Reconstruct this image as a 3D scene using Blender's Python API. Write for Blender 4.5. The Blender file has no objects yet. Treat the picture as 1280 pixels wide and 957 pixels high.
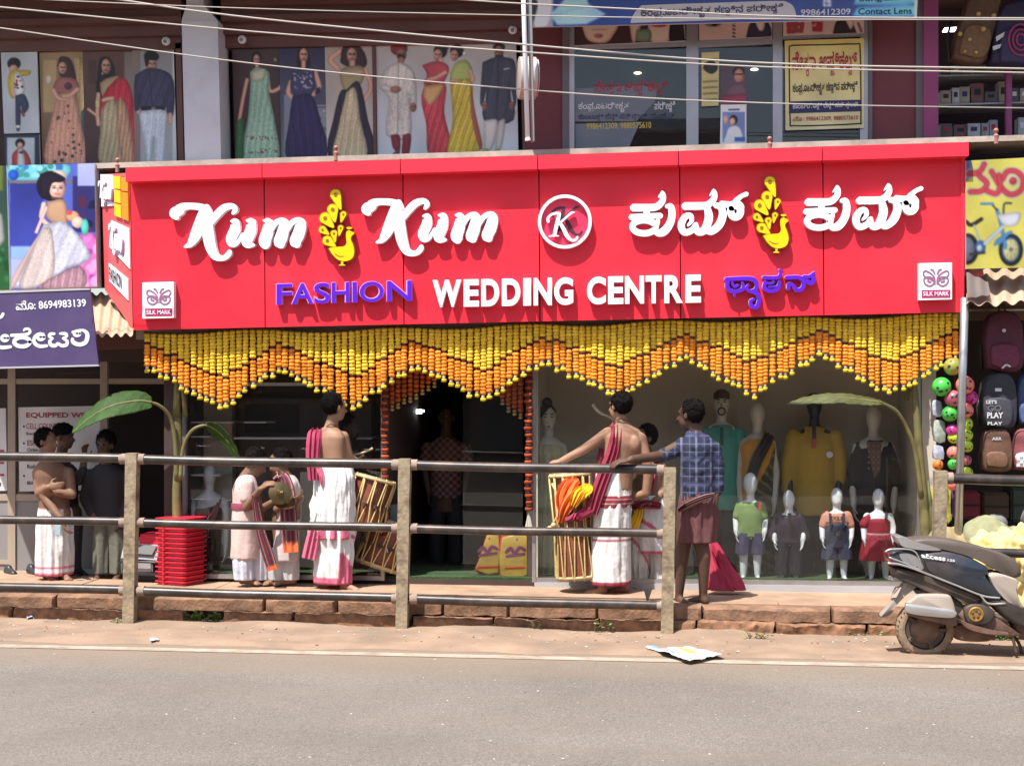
import bpy, bmesh, math, random
import numpy as np
from mathutils import Vector, Matrix, noise as mnoise
random.seed(7)
R = math.radians
sc = bpy.context.scene
COL = sc.collection

# ------------------------------------------------------------------ camera, sky, sun, exposure
F, HY, CAMZ = 1900.0, 500.0, 1.9          # focal length and horizon row, in pixels of a 1280 x 957 picture
PSI = R(5.4)
CS, SN = math.cos(PSI), math.sin(PSI)
cam = bpy.data.cameras.new('camera')
cam_o = bpy.data.objects.new('camera', cam)
COL.objects.link(cam_o)
cam_o.location = (0, 0, CAMZ)
cam_o.rotation_euler = (R(90), 0, PSI)
cam.sensor_fit = 'HORIZONTAL'
cam.sensor_width = 36
cam.lens = 36 * F / 1280
cam.shift_y = (HY - 478.5) / 1280
cam.clip_end = 2000
sc.camera = cam_o

SUN_D = Vector((0.235, 0.40, -0.885)).normalized()      # the way the light travels
world = bpy.data.worlds.new('World')
sc.world = world
world.use_nodes = True
wn = world.node_tree
wn.nodes.clear()
sky = wn.nodes.new('ShaderNodeTexSky')
sky.sky_type = 'NISHITA'
sky.sun_disc = False
sky.sun_elevation = math.asin(-SUN_D.z)
sky.sun_rotation = math.atan2(-SUN_D.x, -SUN_D.y)
sky.air_density = 1.2
sky.dust_density = 2.0
bgn = wn.nodes.new('ShaderNodeBackground')
bgn.inputs['Strength'].default_value = 0.12
wo = wn.nodes.new('ShaderNodeOutputWorld')
wn.links.new(sky.outputs[0], bgn.inputs[0])
wn.links.new(bgn.outputs[0], wo.inputs[0])
sun = bpy.data.lights.new('sun', 'SUN')
sun.energy = 4.6
sun.angle = R(0.55)
sun.color = (1.0, 0.955, 0.89)
sun_o = bpy.data.objects.new('sun', sun)
COL.objects.link(sun_o)
sun_o.location = (-6, -10, 22)
sun_o.rotation_euler = SUN_D.to_track_quat('-Z', 'Y').to_euler()
sc.view_settings.view_transform = 'Standard'
sc.view_settings.look = 'None'
sc.view_settings.exposure = 0.78
sc.view_settings.gamma = 1
sc.cycles.max_bounces = 8
sc.cycles.transparent_max_bounces = 16
sc.cycles.use_denoising = True

# ------------------------------------------------------------------ places
def W(px, py, y):
    cx = (px - 640) / F
    vx, vy, vz = cx * CS - SN, cx * SN + CS, (HY - py) / F
    t = y / vy
    return Vector((vx * t, y, CAMZ + vz * t))
def msc(px, y):                         # metres per pixel at that column and plane
    return y / (((px - 640) / F) * SN + CS) / F
def gz(x): return -0.006 * x            # the street runs gently downhill to the right
KERB_H = 0.23
def pz(x): return gz(x) + KERB_H
def onz(px, py, zf, lo=3.0, hi=60.0):   # where a pixel's ray meets the surface z = zf(x)
    for _ in range(50):
        m = (lo + hi) / 2
        p = W(px, py, m)
        if p.z > zf(p.x): lo = m
        else: hi = m
    return W(px, py, (lo + hi) / 2)
YK, YG = 12.4, 13.5                     # kerb face, shop front

# ------------------------------------------------------------------ materials
def lin(c):
    return tuple(((v / 255) / 12.92 if v / 255 <= 0.04045 else ((v / 255 + 0.055) / 1.055) ** 2.4) for v in c)
MATS = {}
def mat(name, col=(0.5, 0.5, 0.5), rough=0.6, metal=0.0, nz=None, bump=None, emit=None, vcol=False, coat=0.0, spec=0.5, dirt=None, sheen=0.0, sss=0.0):
    """col linear; nz=(scale, amount, detail) light/dark variation; bump=(scale, strength); dirt=(colour, scale, amount)"""
    if name in MATS: return MATS[name]
    m = bpy.data.materials.new(name)
    m.use_nodes = True
    nt = m.node_tree
    b = nt.nodes['Principled BSDF']
    N, L = nt.nodes.new, nt.links.new
    b.inputs['Roughness'].default_value = rough
    b.inputs['Metallic'].default_value = metal
    b.inputs['Specular IOR Level'].default_value = spec
    b.inputs['Coat Weight'].default_value = coat
    b.inputs['Sheen Weight'].default_value = sheen
    if sss:
        b.inputs['Subsurface Weight'].default_value = sss
        b.inputs['Subsurface Radius'].default_value = (0.012, 0.005, 0.003)
    tc = N('ShaderNodeTexCoord')
    if vcol:
        a = N('ShaderNodeAttribute'); a.attribute_name = 'Col'
        src = a.outputs['Color']
    else:
        r = N('ShaderNodeRGB'); r.outputs[0].default_value = (*col, 1)
        src = r.outputs[0]
    if nz:
        t = N('ShaderNodeTexNoise'); t.inputs['Scale'].default_value = nz[0]
        t.inputs['Detail'].default_value = nz[2] if len(nz) > 2 else 5
        L(tc.outputs['Object'], t.inputs['Vector'])
        mr = N('ShaderNodeMapRange')
        mr.inputs['From Min'].default_value = 0.25; mr.inputs['From Max'].default_value = 0.75
        mr.inputs['To Min'].default_value = 1 - nz[1]; mr.inputs['To Max'].default_value = 1 + nz[1]
        L(t.outputs['Fac'], mr.inputs['Value'])
        mx = N('ShaderNodeVectorMath'); mx.operation = 'SCALE'
        L(src, mx.inputs[0]); L(mr.outputs[0], mx.inputs['Scale'])
        src = mx.outputs[0]
    if dirt:
        t = N('ShaderNodeTexNoise'); t.inputs['Scale'].default_value = dirt[1]; t.inputs['Detail'].default_value = 8
        t.inputs['Roughness'].default_value = 0.65
        L(tc.outputs['Object'], t.inputs['Vector'])
        mr = N('ShaderNodeMapRange')
        mr.inputs['From Min'].default_value = 0.45; mr.inputs['From Max'].default_value = 0.68
        mr.inputs['To Max'].default_value = dirt[2]
        L(t.outputs['Fac'], mr.inputs['Value'])
        mx = N('ShaderNodeMix'); mx.data_type = 'RGBA'
        L(mr.outputs[0], mx.inputs[0]); L(src, mx.inputs[6]); mx.inputs[7].default_value = (*dirt[0], 1)
        src = mx.outputs[2]
    L(src, b.inputs['Base Color'])
    if bump:
        t = N('ShaderNodeTexNoise'); t.inputs['Scale'].default_value = bump[0]; t.inputs['Detail'].default_value = 6
        L(tc.outputs['Object'], t.inputs['Vector'])
        bp = N('ShaderNodeBump'); bp.inputs['Strength'].default_value = bump[1]; bp.inputs['Distance'].default_value = 0.01
        L(t.outputs['Fac'], bp.inputs['Height']); L(bp.outputs[0], b.inputs['Normal'])
    if emit:
        b.inputs['Emission Color'].default_value = (*emit[0], 1)
        b.inputs['Emission Strength'].default_value = emit[1]
    MATS[name] = m
    return m
def glass_mat(name, tint=(0.9, 0.93, 0.92), ior=1.5, rough=0.0, film=None):
    if name in MATS: return MATS[name]
    m = bpy.data.materials.new(name); m.use_nodes = True
    nt = m.node_tree; nt.nodes.clear(); N, L = nt.nodes.new, nt.links.new
    o = N('ShaderNodeOutputMaterial'); tr = N('ShaderNodeBsdfTransparent'); gl = N('ShaderNodeBsdfGlossy')
    tr.inputs[0].default_value = (*tint, 1); gl.inputs['Roughness'].default_value = rough
    lw = N('ShaderNodeLayerWeight'); lw.inputs['Blend'].default_value = 0.5        # Schlick, alike from both sides of the pane
    pw = N('ShaderNodeMath'); pw.operation = 'POWER'; pw.inputs[1].default_value = 5; L(lw.outputs['Facing'], pw.inputs[0])
    r0 = ((ior - 1) / (ior + 1)) ** 2
    fr = N('ShaderNodeMath'); fr.operation = 'MULTIPLY_ADD'; fr.inputs[1].default_value = 1 - r0; fr.inputs[2].default_value = r0; L(pw.outputs[0], fr.inputs[0])
    mx = N('ShaderNodeMixShader')
    L(fr.outputs[0], mx.inputs[0]); L(tr.outputs[0], mx.inputs[1]); L(gl.outputs[0], mx.inputs[2])
    last = mx.outputs[0]
    if film:                                          # a thin, uneven diffuse film over the pane
        df = N('ShaderNodeBsdfDiffuse'); df.inputs[0].default_value = (*film[0], 1)
        m2 = N('ShaderNodeMixShader'); tn = N('ShaderNodeTexNoise'); tcn = N('ShaderNodeTexCoord')
        tn.inputs['Scale'].default_value = 1.3; tn.inputs['Detail'].default_value = 6
        L(tcn.outputs['Object'], tn.inputs['Vector'])
        mr = N('ShaderNodeMapRange'); mr.inputs['To Min'].default_value = film[1] * 0.5; mr.inputs['To Max'].default_value = film[1] * 1.5
        L(tn.outputs['Fac'], mr.inputs['Value']); L(mr.outputs[0], m2.inputs[0])
        L(last, m2.inputs[1]); L(df.outputs[0], m2.inputs[2]); last = m2.outputs[0]
    L(last, o.inputs['Surface'])
    MATS[name] = m
    return m
def Vc(name, rough=0.75, bump=None, nz=None, **k):    # material that takes its colour from the mesh (print, dyed cloth)
    return mat(name, rough=rough, vcol=True, bump=bump, nz=nz, **k)

# ------------------------------------------------------------------ objects
ORI = {}
def tag(o, label=None, cat=None, group=None, kind=None):
    if label: o['label'] = label
    if cat: o['category'] = cat
    if group: o['group'] = group
    if kind: o['kind'] = kind
    return o
def thing(name, label, cat, loc, group=None):
    o = bpy.data.objects.new(name, None)
    COL.objects.link(o)
    o.empty_display_size = 0.1
    o.location = loc
    ORI[o.name] = Vector(loc)
    return tag(o, label, cat, group)
class G:
    """collects geometry in world space"""
    def __init__(s): s.v, s.f, s.c, s.m = [], [], [], []; s.col = (1, 1, 1); s.mi = 0
    def add(s, vs, fs, col=None):
        n = len(s.v); s.v.extend([tuple(p) for p in vs])
        col = s.col if col is None else col
        if isinstance(col, list): s.c.extend(col)
        else: s.c.extend([col] * len(vs))
        s.f.extend([tuple(i + n for i in q) for q in fs]); s.m.extend([s.mi] * len(fs))
        return s
    def box(s, x0, x1, y0, y1, z0, z1):
        vs = [(x, y, z) for z in (z0, z1) for y in (y0, y1) for x in (x0, x1)]
        return s.add(vs, [(0, 2, 3, 1), (4, 5, 7, 6), (0, 1, 5, 4), (2, 6, 7, 3), (1, 3, 7, 5), (0, 4, 6, 2)])
    def prism(s, front, d):                 # front: polygon points (facing the street), d: vector to the back
        n = len(front); b = [Vector(p) + Vector(d) for p in front]
        fs = [tuple(range(n)), tuple(range(2 * n - 1, n - 1, -1))]
        fs += [(i, i + n, (i + 1) % n + n, (i + 1) % n) for i in range(n)]
        return s.add(list(front) + b, fs)
    def pbox(s, px0, py0, px1, py1, y0, y1):  # upright box whose street face fills that rectangle of the view at depth y0
        a, b = W(px0, py1, y0), W(px1, py0, y0)
        return s.box(a.x, b.x, y0, y1, a.z, b.z)
    def pquad(s, corners, y0, y1):          # TL, TR, BR, BL in pixels -> slab
        p = [W(a, b, y0) for a, b in corners]
        return s.prism([p[3], p[2], p[1], p[0]], (0, y1 - y0, 0))
    def tube(s, pts, r, n=8, cap=True, squash=None):
        pts = [Vector(p) for p in pts]
        if not hasattr(r, '__len__'): r = [r] * len(pts)
        vs, fs = [], []
        up0 = None
        for i, p in enumerate(pts):
            d = (pts[min(i + 1, len(pts) - 1)] - pts[max(i - 1, 0)])
            d = d.normalized() if d.length > 1e-9 else Vector((0, 0, 1))
            if up0 is None: up0 = Vector((0, 0, 1)) if abs(d.z) < 0.9 else Vector((0, 1, 0))
            a = up0 - d * up0.dot(d)
            a = a.normalized() if a.length > 1e-6 else d.orthogonal().normalized()
            up0 = a
            b = d.cross(a)
            for k in range(n):
                an = 2 * math.pi * k / n
                q = 1.0 if squash is None else squash
                vs.append(p + a * (math.cos(an) * r[i]) + b * (math.sin(an) * r[i] * q))
        for i in range(len(pts) - 1):
            for k in range(n):
                fs.append((i * n + k, (i + 1) * n + k, (i + 1) * n + (k + 1) % n, i * n + (k + 1) % n))
        if cap:
            fs.append(tuple(range(n))); m = (len(pts) - 1) * n; fs.append(tuple(range(m + n - 1, m - 1, -1)))
        return s.add(vs, fs)
    def lathe(s, base, axis, prof, n=16, ref=None, col=None):   # prof: (along axis, radius)
        axis = Vector(axis).normalized(); base = Vector(base)
        a = (Vector(ref) if ref else axis.orthogonal()); a = (a - axis * a.dot(axis)).normalized(); b = axis.cross(a)
        vs, fs = [], []
        for h, r in prof:
            for k in range(n):
                t = 2 * math.pi * k / n
                vs.append(base + axis * h + a * (r * math.cos(t)) + b * (r * math.sin(t)))
        for i in range(len(prof) - 1):
            for k in range(n):
                fs.append((i * n + k, i * n + (k + 1) % n, (i + 1) * n + (k + 1) % n, (i + 1) * n + k))
        fs.append(tuple(range(n - 1, -1, -1))); m = (len(prof) - 1) * n; fs.append(tuple(range(m, m + n)))
        return s.add(vs, fs, col)
    def loft(s, rings, closed=True, cap=True, cols=None):
        n = len(rings[0]); vs = [p for r in rings for p in r]; fs = []
        for i in range(len(rings) - 1):
            for k in range(n if closed else n - 1):
                fs.append((i * n + k, i * n + (k + 1) % n, (i + 1) * n + (k + 1) % n, (i + 1) * n + k))
        if cap and closed:
            fs.append(tuple(range(n - 1, -1, -1))); m = (len(rings) - 1) * n; fs.append(tuple(range(m, m + n)))
        return s.add(vs, fs, cols)
    def ball(s, c, r, seg=12, ring=8, sq=(1, 1, 1), rot=None):
        c = Vector(c); vs, fs = [], []
        for i in range(1, ring):
            t = math.pi * i / ring
            for k in range(seg):
                a = 2 * math.pi * k / seg
                p = Vector((math.sin(t) * math.cos(a) * r * sq[0], math.sin(t) * math.sin(a) * r * sq[1], math.cos(t) * r * sq[2]))
                vs.append(c + (rot @ p if rot else p))
        for i in range(ring - 2):
            for k in range(seg):
                fs.append((i * seg + k, (i + 1) * seg + k, (i + 1) * seg + (k + 1) % seg, i * seg + (k + 1) % seg))
        p = Vector((0, 0, r * sq[2])); q = rot @ p if rot else p
        n = len(vs); vs += [c + q, c - q]
        for k in range(seg):
            fs.append((n, k, (k + 1) % seg)); fs.append((n + 1, (ring - 2) * seg + (k + 1) % seg, (ring - 2) * seg + k))
        return s.add(vs, fs)
def mk(name, g, m, parent=None, smooth=False, label=None, cat=None, group=None, kind=None, origin=None, data=None, noclean=False):
    """one mesh object from a collector (world space) under its parent"""
    if data is None:
        if parent is not None: o0 = ORI[parent.name]
        elif origin is not None: o0 = Vector(origin)
        else:
            a = np.array(g.v); o0 = Vector(((a[:, 0].min() + a[:, 0].max()) / 2, (a[:, 1].min() + a[:, 1].max()) / 2, a[:, 2].min()))
        me = bpy.data.meshes.new(name)
        me.from_pydata([(p[0] - o0.x, p[1] - o0.y, p[2] - o0.z) for p in g.v], [], g.f)
        ms = m if isinstance(m, (list, tuple)) else [m]
        for q in ms: me.materials.append(q)
        if len(ms) > 1: me.polygons.foreach_set('material_index', g.m)
        ca = me.color_attributes.new('Col', 'FLOAT_COLOR', 'POINT')
        arr = np.ones((len(g.v), 4), dtype=np.float32); arr[:, :3] = np.array(g.c, dtype=np.float32).reshape(-1, 3)
        ca.data.foreach_set('color', arr.ravel())
        me.validate(); me.update()
        if not noclean:
            bm = bmesh.new(); bm.from_mesh(me); bmesh.ops.recalc_face_normals(bm, faces=bm.faces); bm.to_mesh(me); bm.free()
        if smooth is True:
            me.polygons.foreach_set('use_smooth', [True] * len(me.polygons))
        elif smooth:
            me.polygons.foreach_set('use_smooth', [True] * len(me.polygons)); me.set_sharp_from_angle(angle=R(smooth))
    else:
        me = data; o0 = Vector((0, 0, 0)) if parent is not None else Vector(origin or (0, 0, 0))
    o = bpy.data.objects.new(name, me)
    COL.objects.link(o)
    if parent is not None:
        o.parent = parent; ORI[o.name] = ORI[parent.name].copy()
        if data is not None and origin is not None: o.location = Vector(origin) - ORI[parent.name]
    else:
        o.location = o0; ORI[o.name] = o0.copy()
    return tag(o, label, cat, group, kind)

def crom(pts, n=6):                      # Catmull-Rom through tuples of any length
    P = [np.array(p, float) for p in pts]
    if len(P) < 3:
        return [tuple(P[0] + (P[-1] - P[0]) * t) for t in np.linspace(0, 1, n + 1)]
    P = [2 * P[0] - P[1]] + P + [2 * P[-1] - P[-2]]
    out = []
    for i in range(1, len(P) - 2):
        a, b, c, d = P[i - 1:i + 3]
        for k in range(n):
            t = k / n
            out.append(tuple(0.5 * (2 * b + (c - a) * t + (2 * a - 5 * b + 4 * c - d) * t * t + (3 * b - a - 3 * c + d) * t ** 3)))
    out.append(tuple(P[-2]))
    return out

# ------------------------------------------------------------------ letters
TMP = bpy.data.scenes.new('workbench')      # a side scene for evaluating modifiers and fonts quickly
def evaluated(o):
    TMP.collection.objects.link(o); vl = TMP.view_layers[0]; vl.update()
    return o.evaluated_get(vl.depsgraph), vl.depsgraph
def text_geo(body, offset=0.0, res=3):
    c = bpy.data.curves.new('t', 'FONT'); c.body = body; c.offset = offset; c.resolution_u = res
    o = bpy.data.objects.new('t', c); eo, dg = evaluated(o)
    me = eo.to_mesh()
    v = np.zeros(len(me.vertices) * 3); me.vertices.foreach_get('co', v); v = v.reshape(-1, 3)[:, :2].copy()
    f = [tuple(p.vertices) for p in me.polygons]
    eo.to_mesh_clear()
    bpy.data.objects.remove(o); bpy.data.curves.remove(c)
    return v, f
def kan(parts, offset=0.012):
    """Kannada line; a '_' before a letter hangs it small below its neighbour, as conjuncts are written"""
    V, Fs, x = [], [], 0.0; n = 0
    i = 0
    toks = []
    while i < len(parts):
        if parts[i] == '_': toks.append(('s', parts[i + 1])); i += 2; continue
        j = i
        while j < len(parts) and parts[j] != '_': j += 1
        toks.append(('m', parts[i:j])); i = j
    for kind, t in toks:
        if t.strip() == '': x += 0.3 * len(t); continue
        v, f = text_geo(t, offset)
        if not len(v): continue
        if kind == 's':
            v = v * 0.5; w = v[:, 0].max() - v[:, 0].min()
            v[:, 0] += x - w - 0.02 - v[:, 0].min(); v[:, 1] += -0.3
        else:
            lead = len(t) - len(t.lstrip()); x += 0.3 * lead
            v[:, 0] += x - v[:, 0].min(); x = v[:, 0].max() + 0.05 + 0.3 * (len(t) - len(t.rstrip()))
        V.append(v); Fs += [tuple(k + n for k in q) for q in f]; n += len(v)
    return np.vstack(V), Fs
def islands(nv, f):
    p = list(range(nv))
    def find(a):
        while p[a] != a: p[a] = p[p[a]]; a = p[a]
        return a
    for q in f:
        r = find(q[0])
        for k in q[1:]: p[find(k)] = r
    roots = {}
    return np.array([roots.setdefault(find(i), len(roots)) for i in range(nv)])
def put_text(g, vf, quad, y, col=(1, 1, 1), lift=0.003, depth=0.0, crop=None):
    """lay flat text (v, f) into the pixel quad TL, TR, BR, BL on the plane y (a street face)"""
    v, f = vf
    lo, hi = v.min(0), v.max(0); u = (v - lo) / np.maximum(hi - lo, 1e-6)
    TL, TR, BR, BL = [np.array(q, float) for q in quad]
    top = TL[None] + (TR - TL)[None] * u[:, :1]; bot = BL[None] + (BR - BL)[None] * u[:, :1]
    P = bot + (top - bot) * u[:, 1:2]
    isl = islands(len(v), f)
    pts = [W(a, b, y - lift - 0.00025 * (k % 9)) for (a, b), k in zip(P, isl)]
    f = [q[::-1] for q in f] if False else f
    g.add(pts, f, col)
    if depth:
        n = len(pts)
        edges = {}
        for q in f:
            for i in range(len(q)):
                e = (q[i], q[(i + 1) % len(q)])
                if (e[1], e[0]) in edges: del edges[(e[1], e[0])]
                else: edges[e] = 1
        back = [Vector((p.x, y, p.z)) for p in pts]
        g.add(list(pts) + back, [(a, b, b + n, a + n) for a, b in edges], col)
def stroke_geo(g, pts, tf, y0, y1, n=7, k=0):
    """a brush stroke (x, y, width) mapped by tf to pixels, extruded from plane y0 (front) back to y1"""
    S = crom(pts, n)
    Lf, Rt = [], []
    for i, (x, y, w) in enumerate(S):
        a, b = S[max(i - 1, 0)], S[min(i + 1, len(S) - 1)]
        d = np.array([b[0] - a[0], b[1] - a[1]]); d /= max(np.hypot(*d), 1e-6)
        nx = np.array([-d[1], d[0]]); w = max(w, 2)
        Lf.append((x + nx[0] * w / 2, y + nx[1] * w / 2)); Rt.append((x - nx[0] * w / 2, y - nx[1] * w / 2))
    def capp(c, w, d):
        return [(c[0] + d[0] * w / 2 * math.sin(t) - d[1] * w / 2 * math.cos(t), c[1] + d[1] * w / 2 * math.sin(t) + d[0] * w / 2 * math.cos(t)) for t in (math.pi * .2, math.pi * .4, math.pi * .6, math.pi * .8)]
    d1 = np.array([S[-1][0] - S[-2][0], S[-1][1] - S[-2][1]]); d1 /= max(np.hypot(*d1), 1e-6)
    d0 = np.array([S[0][0] - S[1][0], S[0][1] - S[1][1]]); d0 /= max(np.hypot(*d0), 1e-6)
    for A_ in (Lf, Rt):
        for i in range(1, len(A_)):
            dx, dy = S[i][0] - S[i - 1][0], S[i][1] - S[i - 1][1]
            if (A_[i][0] - A_[i - 1][0]) * dx + (A_[i][1] - A_[i - 1][1]) * dy < 0: A_[i] = A_[i - 1]
    yy = y0 - 0.0004 * k
    def M(p): a, b = tf(*p); return W(a, b, yy)
    vs, fs = [], []
    N = len(S)
    L3, R3 = [M(p) for p in Lf], [M(p) for p in Rt]
    c1 = [M(p) for p in capp(S[-1], S[-1][2] * .8, d1)]; c0 = [M(p) for p in capp(S[0], S[0][2] * .8, d0)]
    vs = L3 + R3 + c1 + c0
    for i in range(N - 1): fs.append((i, i + 1, N + i + 1, N + i))
    e1 = [2 * N + q for q in range(4)]; e0 = [2 * N + 4 + q for q in range(4)]
    fs.append(tuple([N - 1] + e1 + [2 * N - 1])); fs.append(tuple([N] + e0 + [0]))
    loop = list(range(N)) + e1 + list(range(2 * N - 1, N - 1, -1)) + e0
    n = len(vs)
    vs = vs + [Vector((p.x, y1, p.z)) for p in vs]
    fs += [(loop[i], loop[(i + 1) % len(loop)], loop[(i + 1) % len(loop)] + n, loop[i] + n) for i in range(len(loop))]
    g.add(vs, fs)

# ------------------------------------------------------------------ flat print (posters, banners): colour per point of a fine sheet
class Canvas:
    def __init__(s, corners, y, step=1.0, bg=(200, 200, 200)):
        s.corners = [np.array(c, float) for c in corners]; s.y = y
        TL, TR, BR, BL = s.corners
        s.nx = max(2, int(np.hypot(*(TR - TL)) / step)); s.ny = max(2, int(np.hypot(*(BL - TL)) / step))
        u, v = np.meshgrid(np.linspace(0, 1, s.nx), np.linspace(0, 1, s.ny))
        P = (TL * ((1 - u) * (1 - v))[..., None] + TR * (u * (1 - v))[..., None] + BR * (u * v)[..., None] + BL * ((1 - u) * v)[..., None])
        s.X, s.Y = P[..., 0], P[..., 1]
        s.a = np.ones((s.ny, s.nx, 3)) * np.array(bg, float)
        s.T = (0, 0, 1.0)
    def t(s, pts): return [(p[0] / s.T[2] + s.T[0], p[1] / s.T[2] + s.T[1]) for p in pts]
    def blend(s, m, col, fold=None):
        c = np.array(col, float)
        if fold is not None:
            k, sl, am = fold; q = s.X + sl * s.Y + .8 * np.sin(s.Y * .06 + s.X * .05) + .4 * np.sin(s.Y * .13 - s.X * .19 + 2)
            rg = np.random.RandomState(int(abs(k) * 100) + s.nx); tx = rg.randn(s.ny, s.nx); tx = (tx + np.roll(tx, 1, 0) + np.roll(tx, 1, 1) + np.roll(tx, (1, 1), (0, 1))) / 4
            c = c * (1 + .08 * tx + .62 * am * np.sin(q * k * .62) + .5 * am * np.sin(q * k * 1.37 + 1 + .04 * s.Y))[..., None]
        s.a = s.a * (1 - m[..., None]) + c * m[..., None]
    def mask(s, pts, soft=0.7):
        P = np.array(pts, float); d = np.full(s.X.shape, 1e9); ins = np.zeros(s.X.shape, bool)
        n = len(P)
        for i in range(n):
            a, b = P[i], P[(i + 1) % n]
            e = b - a; t = np.clip(((s.X - a[0]) * e[0] + (s.Y - a[1]) * e[1]) / max(e @ e, 1e-9), 0, 1)
            d = np.minimum(d, np.hypot(s.X - a[0] - t * e[0], s.Y - a[1] - t * e[1]))
            c = ((a[1] > s.Y) != (b[1] > s.Y)) & (s.X < (b[0] - a[0]) * (s.Y - a[1]) / ((b[1] - a[1]) if abs(b[1] - a[1]) > 1e-9 else 1e-9) + a[0])
            ins ^= c
        sd = np.where(ins, -d, d); s.sd = sd
        return np.clip(0.5 - sd / (2 * soft), 0, 1)
    def poly(s, pts, col, fold=None, soft=0.7, smooth=True):
        q = s.t(pts)
        if smooth: q = [p for p in crom(q + [q[0]], 4)]
        m = s.mask(q, soft)
        if smooth: c = np.array(col, float); k = np.clip(-s.sd / 5.0, 0, 1) ** .6; gx = np.gradient(s.sd, axis=1); k = (.74 + .32 * k - .10 * np.clip(gx, -1, 1) * (1 - k))[..., None]; s.blend(m, c * k if fold is None else c * k.mean(), None) ; 
        if fold is not None or not smooth: s.blend(m * (1 if not smooth else .999), col, fold)
        if fold is not None and smooth: s.a = s.a * (1 - m[..., None]) + s.a * k * m[..., None]
    def ell(s, cx, cy, rx, ry, col, soft=0.7):
        (cx, cy), = s.t([(cx, cy)]); rx /= s.T[2]; ry /= s.T[2]
        r = np.hypot((s.X - cx) / rx, (s.Y - cy) / ry); m = np.clip(0.5 - (r - 1) * min(rx, ry) / (2 * soft), 0, 1)
        s.blend(m, np.array(col, float) * (1.06 - .22 * np.clip(np.hypot((s.X - cx + rx * .25) / rx, (s.Y - cy + ry * .2) / ry), 0, 1.2) ** 2)[..., None])
    def face(s, cx, cy, rx, ry, col):
        c = np.array(col, float); s.ell(cx, cy, rx, ry, c * .80); s.ell(cx - rx * .08, cy - ry * .02, rx * .9, ry * .93, c); s.ell(cx - rx * .3, cy + ry * .12, rx * .4, ry * .3, c * 1.07, 1.5)
        for q in (-1, 1):
            s.line([(cx + q * rx * .22, cy - ry * .27), (cx + q * rx * .62, cy - ry * .25)], ry * .07, c * .45); s.ell(cx + q * rx * .40, cy - ry * .08, rx * .22, ry * .075, c * .3, .5)
        s.line([(cx, cy - ry * .05), (cx + rx * .08, cy + ry * .22)], rx * .16, c * .74); s.ell(cx, cy + ry * .48, rx * .34, ry * .09, (c[0] * .88, c[1] * .58, c[2] * .58), .5)
    def line(s, pts, w, col, soft=0.6):
        q = s.t(pts); q = crom(q, 4) if len(q) > 2 else q
        d = np.full(s.X.shape, 1e9)
        for a, b in zip(q[:-1], q[1:]):
            e = (b[0] - a[0], b[1] - a[1]); t = np.clip(((s.X - a[0]) * e[0] + (s.Y - a[1]) * e[1]) / max(e[0] ** 2 + e[1] ** 2, 1e-9), 0, 1)
            d = np.minimum(d, np.hypot(s.X - a[0] - t * e[0], s.Y - a[1] - t * e[1]))
        s.blend(np.clip(0.5 - (d - w / s.T[2] / 2) / (2 * soft), 0, 1), np.array(col, float) * (1.08 - .30 * np.clip(d / max(w / s.T[2] / 2, .5), 0, 1) ** 2)[..., None])
    def rect(s, x0, y0, x1, y1, col, fold=None): s.poly([(x0, y0), (x1, y0), (x1, y1), (x0, y1)], col, fold, smooth=False)
    def grad(s, x0, y0, x1, y1, c0, c1, vert=True):
        (x0, y0), (x1, y1) = s.t([(x0, y0), (x1, y1)])
        k = np.clip(((s.Y - y0) / (y1 - y0)) if vert else ((s.X - x0) / (x1 - x0)), 0, 1)[..., None]
        m = ((s.X >= x0) & (s.X <= x1) & (s.Y >= y0) & (s.Y <= y1))[..., None]
        s.a = np.where(m, np.array(c0, float) * (1 - k) + np.array(c1, float) * k, s.a)
    def spots(s, pts, n, cols, r, seed=1):
        q = s.t(pts); m = s.mask(q); rg = np.random.RandomState(seed); P = np.array(q); lo, hi = P.min(0), P.max(0)
        for _ in range(n):
            x, y = rg.uniform(lo, hi); rr = rg.uniform(*r)
            s.blend(np.clip(0.5 - (np.hypot(s.X - x, s.Y - y) - rr) / 1.2, 0, 1) * m, cols[rg.randint(len(cols))])
    def speck(s, am, seed=0):
        rg = np.random.RandomState(seed); b = s.a.copy(); b[1:-1, 1:-1] = (s.a[1:-1, 1:-1] * 2 + s.a[:-2, 1:-1] + s.a[2:, 1:-1] + s.a[1:-1, :-2] + s.a[1:-1, 2:]) / 6; s.a = b * (1 + .5 * am * rg.randn(s.ny, s.nx, 1)) * (1 + .05 * np.sin(s.X * .09 + seed) * np.sin(s.Y * .07 + 2 * seed))[..., None]
    def build(s, name, m, parent, gain=1.0, lift=0.002):
        a = np.clip(s.a, 0, 255) / 255
        L = np.where(a <= 0.04045, a / 12.92, ((a + 0.055) / 1.055) ** 2.4) * gain
        L = np.clip(L, 0, 0.9)
        cx = (s.X - 640) / F; vx, vy, vz = cx * CS - SN, cx * SN + CS, (HY - s.Y) / F
        yy = s.y - lift; t = yy / vy
        V = np.stack([vx * t, np.full_like(t, yy), CAMZ + vz * t], -1).reshape(-1, 3)
        nx, ny = s.nx, s.ny
        i = (np.arange(ny - 1)[:, None] * nx + np.arange(nx - 1)[None]).ravel()
        Fc = np.stack([i, i + nx, i + nx + 1, i + 1], 1)
        g = G(); g.v = V.tolist(); g.f = Fc.tolist(); g.c = L.reshape(-1, 3).tolist(); g.m = [0] * len(g.f)
        return mk(name, g, m, parent, noclean=True)

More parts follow.
